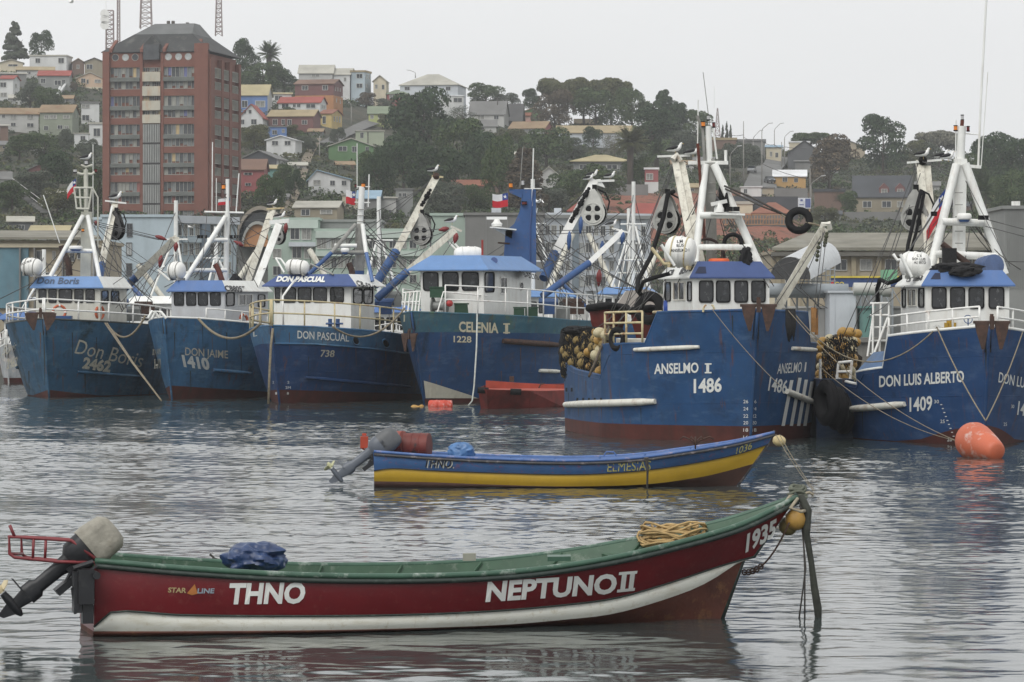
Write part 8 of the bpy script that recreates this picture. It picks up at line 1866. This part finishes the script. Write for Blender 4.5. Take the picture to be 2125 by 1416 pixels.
def limb_mesh(seed, tall=.55):
    key = ('limb', seed, tall)
    if key in TV: return TV[key]
    r = random.Random(seed); m = MB(); m.tube([(0,0,-.06),(.01,.01,.2),(0,.01,tall),(0.02,0,.8)],[.035,.026,.018,.006],7)
    for i in range(9): a = r.random()*6.28; h = r.uniform(.22,tall); m.tube([(0,0,h),(.15*math.cos(a),.15*math.sin(a),h+.1),(.33*math.cos(a),.33*math.sin(a),h+.22)],[.014,.009,.004],5)
    TV[key] = m.mesh('trunk', BARK, smooth=True); return TV[key]
def tree(label, px, base, top, width, kind='round', col='dark', Y=None, group='trees on the hillside', name='tree', cat='tree'):
    global _tr; _tr += 1
    p = Q(px,base,Y) if Y else ghit(px,base); k = p.y/F; h = (base-top)*k; w_ = width*k
    t = thing(name, label, cat, p, group); sd = _tr % (5 if kind == 'round' else 3)
    s = (w_*1.02, w_*1.02, h/.93)
    o = bpy.data.objects.new('crown', crown(kind, sd, col)); COL.objects.link(o); o.parent = t; o.scale = s; o.rotation_euler = (0,0,_tr*1.7)
    tr = bpy.data.objects.new('trunk', limb_mesh(sd)); COL.objects.link(tr); tr.parent = t; tr.scale = (w_,w_,h); tr.rotation_euler = (0,0,_tr*1.1)
    return t
for a in [
 ('ragged dark conifer on the skyline at the far left',30,128,50,54,'conifer','grey'),('dense rounded tree right of the ragged conifer on the skyline',86,127,69,48,'round','dark'),
 ('tree at the left of the clump beside the tower roof',512,186,93,58,'round','dark'),('broad tree in the clump right of the tower',545,196,128,86,'round','mid'),('lower right tree of the clump beside the tower',590,196,150,66,'round','dark'),
 ('huge dark tree towering in the middle of the hillside',878,352,196,150,'round','dark'),('wide dark tree at the left foot of the huge tree',838,405,292,112,'round','dark'),('dark tree right of the huge tree',950,385,262,116,'round','mid'),('dark tree at the right end of the central wood',1010,400,272,100,'round','dark'),
 ('tree above the rust-tan roofed long house',905,425,320,116,'round','dark'),('slim dark tree left of the central wood behind the flag mast',785,420,312,66,'round','dark'),('leafy tree right behind the green gabled house',762,398,322,54,'round','mid'),('rounded grey tree below the rust-tan roof',925,450,384,92,'round','grey'),('second rounded tree below the rust-tan roof',985,446,384,66,'round','mid'),('tree left of the monkey puzzle tree',1036,440,300,70,'round','mid'),
 ('round skyline tree right of the big pale hall',1008,224,176,74,'round','mid'),('low skyline tree behind the steep dark roof',1052,228,196,52,'round','grey'),('dark skyline tree right of the steep dark roof',1104,232,190,44,'round','dark'),
 ('pale domed tree at the left of the skyline wood',1160,262,168,86,'umbrella','olive'),('tall umbrella tree in the skyline wood',1212,262,170,92,'umbrella','olive'),('umbrella tree with open crown in the skyline wood',1268,262,168,84,'umbrella','olive'),('dark tree filling the middle of the skyline wood',1235,268,190,96,'round','mid'),('tree at the left foot of the skyline wood',1150,270,195,84,'round','brown'),('tree right of the open crowned umbrella tree',1312,272,182,78,'round','mid'),
 ('black-green tree with spiky top on the skyline wood edge',1378,288,193,84,'conifer','dark'),('second spiky dark tree overlapping the first one',1400,290,215,60,'round','dark'),('broad dark tree below the skyline wood edge',1352,318,228,112,'round','dark'),('tree behind the boom head of the nearest vessel',1450,300,236,62,'round','mid'),('shrubby tree left of the nearest vessel mast',1420,330,272,74,'round','grey'),
 ('broad tree under the long pale warehouse',1135,352,276,112,'round','mid'),('small pointed dark tree in front of the long pale warehouse',1231,308,266,42,'round','dark'),('bare pale tree left of the tall palm',1275,335,280,50,'round_sparse','pale'),('bushy tree left of the tall palm',1188,335,292,66,'round','grey'),
 ('dark tree beside the white gabled house',1182,428,352,84,'round','mid'),('dark tree below the low villa',1245,430,352,94,'round','mid'),('leafy tree right of the low villa',1322,392,330,60,'round','mid'),('low tree behind the white apartment block',1140,442,392,84,'round','grey'),('low olive tree behind the concrete block',1215,450,400,66,'round','olive'),
 ('green tree beside the hill road',1552,360,296,58,'round','grey'),('grey tree at the left of the hill road',1512,372,308,58,'round','grey'),('flat-topped tree behind the dark barn',1682,315,278,78,'umbrella','mid'),('large brown-leaved tree right of the dark barn',1722,392,290,112,'round','brown'),
 ('big round green tree on the right skyline',1833,362,252,98,'round','dark'),('olive bushy tree right of the big round tree',1898,352,292,72,'round','olive'),('wide thin-crowned tree behind the right mast',1948,348,274,92,'umbrella','pale'),('grey tree beside the thin-crowned tree',1930,352,300,70,'round','grey'),('massive dark tree at the right edge',2068,400,286,110,'round','dark'),('tree rising at the very right edge of the picture',2125,420,300,110,'round','dark'),('lower olive tree at the right edge',2100,462,352,96,'round','mid'),('tree behind the right mast leg',2015,420,330,64,'round','mid'),
 ('small tree left of the slate-roofed chalet',1760,445,400,40,'round','mid'),('bush like tree in front of the chalet yard',1712,470,432,54,'round','olive'),('tree in front of the brick yard building',1735,440,388,34,'round_sparse','brown'),
 ('dark tree below the peach house',100,232,180,58,'round','mid'),('brownish tree beside the white stairs',62,228,178,60,'round','grey'),('round purple-dark bush tree left of the peach house',153,192,171,18,'round','brown'),
 ('bushy tree under the sided house at the left edge',40,330,283,72,'round','mid'),('bushy tree in front of the grey green house',92,332,284,64,'round','mid'),('tree touching the grey green house balcony',133,318,268,36,'round','grey'),('tree left below the white annex',185,345,296,50,'round','grey'),
 ('dense bush tree at the left edge below the pale hut',25,432,380,76,'round','mid'),('dark tree behind the leftmost mast',120,392,320,86,'round','dark'),('tree in front of the dark red barn',72,415,362,90,'round','grey'),('tree between the leftmost mast and the tower',190,440,345,56,'round','mid'),('low tree above the shack with white tin roof',120,452,398,76,'round','olive'),
 ('yellowish bush tree below the white gabled house with red edges',528,312,262,64,'round','olive'),('dark tree in front of the red house',560,452,372,62,'round','mid'),('green tree below the dark barn end wall',585,392,346,44,'round','mid'),('small tree right of the white gabled house',640,318,282,36,'round','grey'),('dark shrub tree by the ravine path',612,412,360,36,'round','dark'),
 ('bush tree in front of the lime house',800,268,238,36,'round','olive'),('shrub tree below the yellow house',700,300,268,34,'round','grey'),('shrub tree in front of the green gabled house',735,332,306,44,'round','olive'),('low shrub tree beside the weathered white wall',772,474,432,66,'round','grey'),('shrub tree in front of the grey ruin',880,470,432,60,'round','grey'),
 ('thin tree on the slope below the big pale hall',960,262,222,60,'round_sparse','grey'),('shrub tree below the porch house',1075,300,270,60,'round','olive'),('bush beside the bright blue house',606,288,262,30,'round','olive'),('slim ridge cypress left of three',1500,302,262,10,'conifer','grey'),('slim ridge cypress in the middle of three',1508,302,256,10,'conifer','grey'),('slim ridge cypress right of three',1516,304,262,10,'conifer','grey'),
 ('dark tree behind the lower storeys left of the orange house',600,250,225,30,'round','dark'),('bush on the slope right of the orange house',760,222,195,44,'round','brown'),('bush below the cream skyline house',800,232,205,40,'round','grey')]:
    tree(*a)
def palm(label, px, base, cpy, R, drop=.5, n=46, col='olive', Y=None):
    p = Q(px,base,Y) if Y else ghit(px,base); k = p.y/F; H_t = (base-cpy)*k; R = R*k; t = thing('palm_tree', label, 'palm tree', p, 'palms among the houses'); rd = random.Random(int(px))
    if H_t > 1: m = MB(); m.tube([p-V(0,0,2), p+V(0,0,H_t*.5), p+V(0,0,H_t)],[.75,.6,.7],9); m.build('trunk', BARK, t, True)
    m = MB(); c = p+V(0,0,H_t)
    for i in range(n):
        a = rd.random()*6.28; el = rd.uniform(-.5,1.35); L_ = R*rd.uniform(.8,1.1); pts = []
        for j in range(8):
            s = j/7; e = el-s*s*drop*2.0; pts.append((pts[-1] if pts else c)+V(math.cos(a)*math.cos(e),math.sin(a)*math.cos(e),math.sin(e))*L_/7)
        for j in range(1,8):
            d = (pts[j]-pts[j-1]); sd_ = V(-math.sin(a),math.cos(a),0); w_ = R*.14*math.sin(math.pi*min(1,.25+j/8))
            for q in (0,.5):
                b0 = pts[j-1]+d*q
                for sg in (-1,1): m.poly([b0, b0+d*.35, b0+d*.75+sd_*sg*w_-V(0,0,w_*.45), b0+d*.5+sd_*sg*w_-V(0,0,w_*.5)])
    o = m.build('fronds', LM[col], t); o['kind'] = 'stuff'; return t
palm('tall palm with thick round crown beside the low villa',1308,392,296,50,.55,90)
palm('big dark palm on the skyline beside the tower',558,190,112,34,.35,80,'mid')
palm('low drooping palm in front of the pink tiled roof',1297,482,452,42,.75,30)
palm('bushy palm behind the flag of the nearest vessel',1362,352,318,40,.6,60,'mid'); palm('palm half hidden at the right edge behind the mast leg',2040,470,400,44,.6,60,'mid')
t = thing('monkey_puzzle_tree','tiered monkey puzzle tree behind the blue tower mast','tree',ghit(1088,462)); p = ghit(1088,462); k = p.y/F; Ht = 160*k; m = MB(); m.tube([p,p+V(0,0,Ht)],[.5,.08],8); m.build('trunk', BARK, t, True)
m = MB(); rd = random.Random(9)
for i in range(15):
    z = Ht*(.2+.78*i/15); R = 46*k*(1-(i/15)**1.6*.85)*rd.uniform(.8,1.1)
    for j in range(9):
        a = j*.7+i*.9; e0 = p+V(0,0,z); pts = [e0, e0+V(math.cos(a)*R*.5,math.sin(a)*R*.5,R*.02), e0+V(math.cos(a)*R,math.sin(a)*R,R*.12)]
        for q in range(60):
            s = rd.random()**.7; c = pts[0].lerp(pts[2],s)+V(rd.uniform(-.5,.5),rd.uniform(-.5,.5),rd.uniform(-.22,.3)); d = V(rd.uniform(-.4,.4),rd.uniform(-.4,.4),rd.uniform(-.05,.2)); e = V(rd.uniform(-.25,.25),rd.uniform(-.2,.2),.14)
            m.poly([c-d,c-e,c+d,c+e])
o = m.build('branches', LM['brown'], t); o['kind'] = 'stuff'
# scrub over the whole slope
def scrub():
    rd = RNG; P_, N_, S_ = [], [], []; n = 0
    def bad(px, py):
        if 1195 < px < 1690 and 395 < py < 500 and rd.random() < .88: return True
        if 1535 < px < 1640 and 325 < py < 410: return True
        if 655 < px < 840 and 225 < py < 305: return True
        return False
    while n < 8500:
        px = rd.uniform(-80,2200); Y = 455+rd.random()**.9*500; py = gpy(px, Y)
        if bad(px, py): continue
        n += 1; X = (px-1062.5)/F*Y; z = Zg(X, Y); r = .5+1.3*rd.random()**2
        k = int(16+26*r); d = rd.normal(size=(k,3)); d /= np.linalg.norm(d,axis=1)[:,None]; d[:,2] = abs(d[:,2])
        P_.append(np.array([X,Y,z-.2])+d*np.array([r*1.3,r,r*.9])*(.6+.45*rd.random((k,1)))); N_.append(d+rd.normal(size=(k,3))*.5)
    P_ = np.concatenate(P_); N_ = np.concatenate(N_); N_ /= np.linalg.norm(N_,axis=1)[:,None]
    # tones change from clump to clump across the slope
    f = np.sin(P_[:,0]*.09+P_[:,1]*.05)+np.sin(P_[:,0]*.23-P_[:,1]*.13)+rd.normal(size=len(P_))*.5
    for nm, mask, col in (('dark',f < -.3,'mid'),('grey',(f >= -.3)&(f < .9),'grey'),('dry',f >= .9,'olive')):
        me = quads_mesh('scrub', P_[mask], N_[mask], .26, LM[col]); o = bpy.data.objects.new('scrub', me); COL.objects.link(o); tag(o, 'low '+nm+' scrub covering the hillside between the houses', 'scrub', 'hillside scrub', 'stuff')
scrub()
# ================================================================ VESSELS FURTHER BACK AND DECK GEAR
HBK = H_('far_blue', (.03,.10,.24)); HBW = H_('far_white', (.45,.47,.48))
def far_vessel(label, px, Y, th, L, B, top, hm, vm, hh=2.3, mast=7, boom=1, number=None):
    s = Ship(label, px, 0, th, L, B, .8, [(0,top),(.3,top-.4),(1,top-.9)], [(0,.3),(1,.2)], [hm,hm,REDOX,DECK,WHITE], py_Y=Y, name='fishing_vessel', group='vessels moored behind the front row')
    z0 = top-.5; s.house([(6.2,-1.3),(3.2,-1.3),(3.2,1.3),(6.2,1.3)], z0, z0+hh, WHITE)
    for u in (.04,.28,.52,.76): s.window(1,u,u+.2,z0+hh-1.0,z0+hh-.3,BLACK,GLS)
    for f_ in (0,2): s.window(f_,.1,.45,z0+hh-1.0,z0+hh-.3,BLACK,GLS); s.window(f_,.55,.9,z0+hh-1.0,z0+hh-.3,BLACK,GLS)
    s.visor(.4,.35,.15,[vm]*4)
    T = lambda a,l,z: s.W(a,l,z)
    tubes(s,'mast_pole',[[T(6.5,0,z0+hh),T(6.6,0,z0+hh+mast)]],.12,MASTW); tubes(s,'mast_leg',[[T(6.5,sg*.15,z0+hh+mast*.6),T(5.5,sg*1.3,z0+hh)] for sg in (-1,1)],.07,MASTW); tubes(s,'cross_bar',[[T(6.3,-.9,z0+hh+mast*.3),T(6.3,.9,z0+hh+mast*.3)],[T(6.5,-.8,z0+hh+mast*.62),T(6.5,.8,z0+hh+mast*.62)]],.05,MASTW)
    if boom:
        tubes(s,'net_boom',[[T(9,boom*.5,z0),T(10.5,boom*3.6,z0+hh+mast*.55)]],.17,BOOMW); tubes(s,'derrick_boom',[[T(8,-boom*.5,z0),T(8.5,-boom*4,z0+hh+mast*.2)]],.14,BOOM_B)
    for a,b_ in ((T(6.6,0,z0+hh+mast*.9),T(0,0,top)),(T(6.6,0,z0+hh+mast*.9),T(L,1,top)),(T(6.6,0,z0+hh+mast*.8),T(10.5,boom*3.6,z0+hh+mast*.55)),(T(6.6,0,z0+hh+mast*.6),T(8.5,-boom*4,z0+hh+mast*.2)),(T(10.5,boom*3.6,z0+hh+mast*.55),T(12,boom*3,top)),(T(8.5,-boom*4,z0+hh+mast*.2),T(9,-boom*2,top)),(T(6.6,0,z0+hh+mast*.5),T(3,2,top)),(T(6.6,0,z0+hh+mast*.5),T(3,-2,top))): s.line([a,b_],.025,WIRE)
    s.rail(1,.0,.5,.8,6,RAILW,2,.03); s.rail(-1,.0,.5,.8,6,RAILW,2,.03)
    return s
far_vessel('small white boat behind the leftmost vessel',18,205,-10,9,1.9,2.2,HBW,VBLUE,1.9,4,1)
far_vessel('pale vessel half hidden between the leftmost vessel and the one numbered 1410',262,208,-20,11,2.4,3.0,HBW,WHITE,2.0,6,1)
s7 = far_vessel('vessel with number board CB-7180 seen between the vessels numbered 738 and 1228',812,200,8,12,2.0,2.6,HBK,VBLUE,1.9,6.5,-1)
m = MB(); a_, b_ = Q(793,638,196), Q(823,629,196); m.box(a_.x,b_.x,196,196.08,a_.z,b_.z); m.build('number_board', LETTER, s7.root)
vs_,fs_ = glyphs('CB-7180', .02); mb = MB(); mb.add([Q(795+v[0]*26,637-v[1]*6,195.95) for v in vs_], fs_); mb.build('lettering', LETTER_K, s7.root)
far_vessel('blue and white vessel behind the stern rails of the vessel numbered 1228',1168,212,15,12,2.6,3.2,HBK,VBLUE2,2.2,7,1)
far_vessel('blue vessel with crossed booms behind the red skiffs',1275,222,-12,13,2.8,3.4,HBK,VBLUE2,2.2,7,-1)
far_vessel('white vessel whose wheelhouse shows left of the yellow rail',1385,232,20,12,2.6,3.0,HBW,WHITE,2.2,6,1)
far_vessel('vessel behind the gap between the vessels numbered 1410 and 738',530,214,25,10,2.2,2.8,HBW,VBLUE,1.8,5,-1)
# skiffs and gear stacked on the stern of the nearest vessel
def skiff(label, x0, x1, top, bot, Y):
    t = thing('stowed_skiff', label, 'skiff', Q((x0+x1)/2,bot,Y), 'red skiffs stowed on the nearest vessel'); m = MB(); xm = (x0+x1)/2
    m.grid([pxs((x0,top+6,Y+.6),(xm,top+2,Y),(x1,top+6,Y+.8)), pxs((x0+4,(top+bot)/2,Y+.7),(xm+2,(top+bot)/2,Y+.1),(x1-3,(top+bot)/2,Y+.9)), pxs((x0+14,bot,Y+.9),(xm,bot,Y+.4),(x1-14,bot,Y+1.1))])
    m.grid([pxs((x0,top+6,Y+.6),(x1,top+6,Y+.8)), pxs((x0,top+4,Y+3.5),(x1,top+4,Y+3.6))]); m.grid([pxs((x1,top+6,Y+.8),(x1,top+4,Y+3.6)), pxs((x1-14,bot,Y+1.1),(x1-10,bot,Y+3.6))])
    m.build('hull', RB, t); m = MB(); m.tube(pxs((x0-2,top+6,Y+.5),(xm,top,Y-.1),(x1+2,top+6,Y+.7)),.13,8); m.build('rubber_fender', BLACK, t, True); return t
skiff('red skiff with black rubber bow fender behind the heap of net',1222,1300,634,700,124.5); skiff('red skiff behind the yellow rail of the nearest vessel',1308,1392,640,706,123.5)
tyre('large black tyre lying against the red skiff behind the yellow rail', Q(1348,640,122.8), (-.5,-.85,.1), .40, .17)
m = MB(); m.prism(pxs((1268,650,126),(1300,604,126),(1340,600,126),(1378,612,126),(1372,655,126)),(0,1.5,0)); tag(m.build('canvas_cover', M('pale_canvas',(.36,.35,.32),.8,.15,2), None, loc=Q(1300,650,126)), 'pale canvas cover stretched behind the red skiffs', 'canvas')
m = MB(); m.cyl(Q(1388,652,120),Q(1388,624,120),.18,12); tag(m.build('plastic_drum', M('bright_blue_drum',(.02,.07,.35),.4), None, True, loc=Q(1388,652,120)), 'bright blue plastic drum at the left end of the nearest wheelhouse', 'drum')
m = MB(); m.box(Q(1285,0,118.6).x,Q(1385,0,118.6).x,118.6,122,2.2,3.2); m.build('deck_house', WHITE2, A.root)
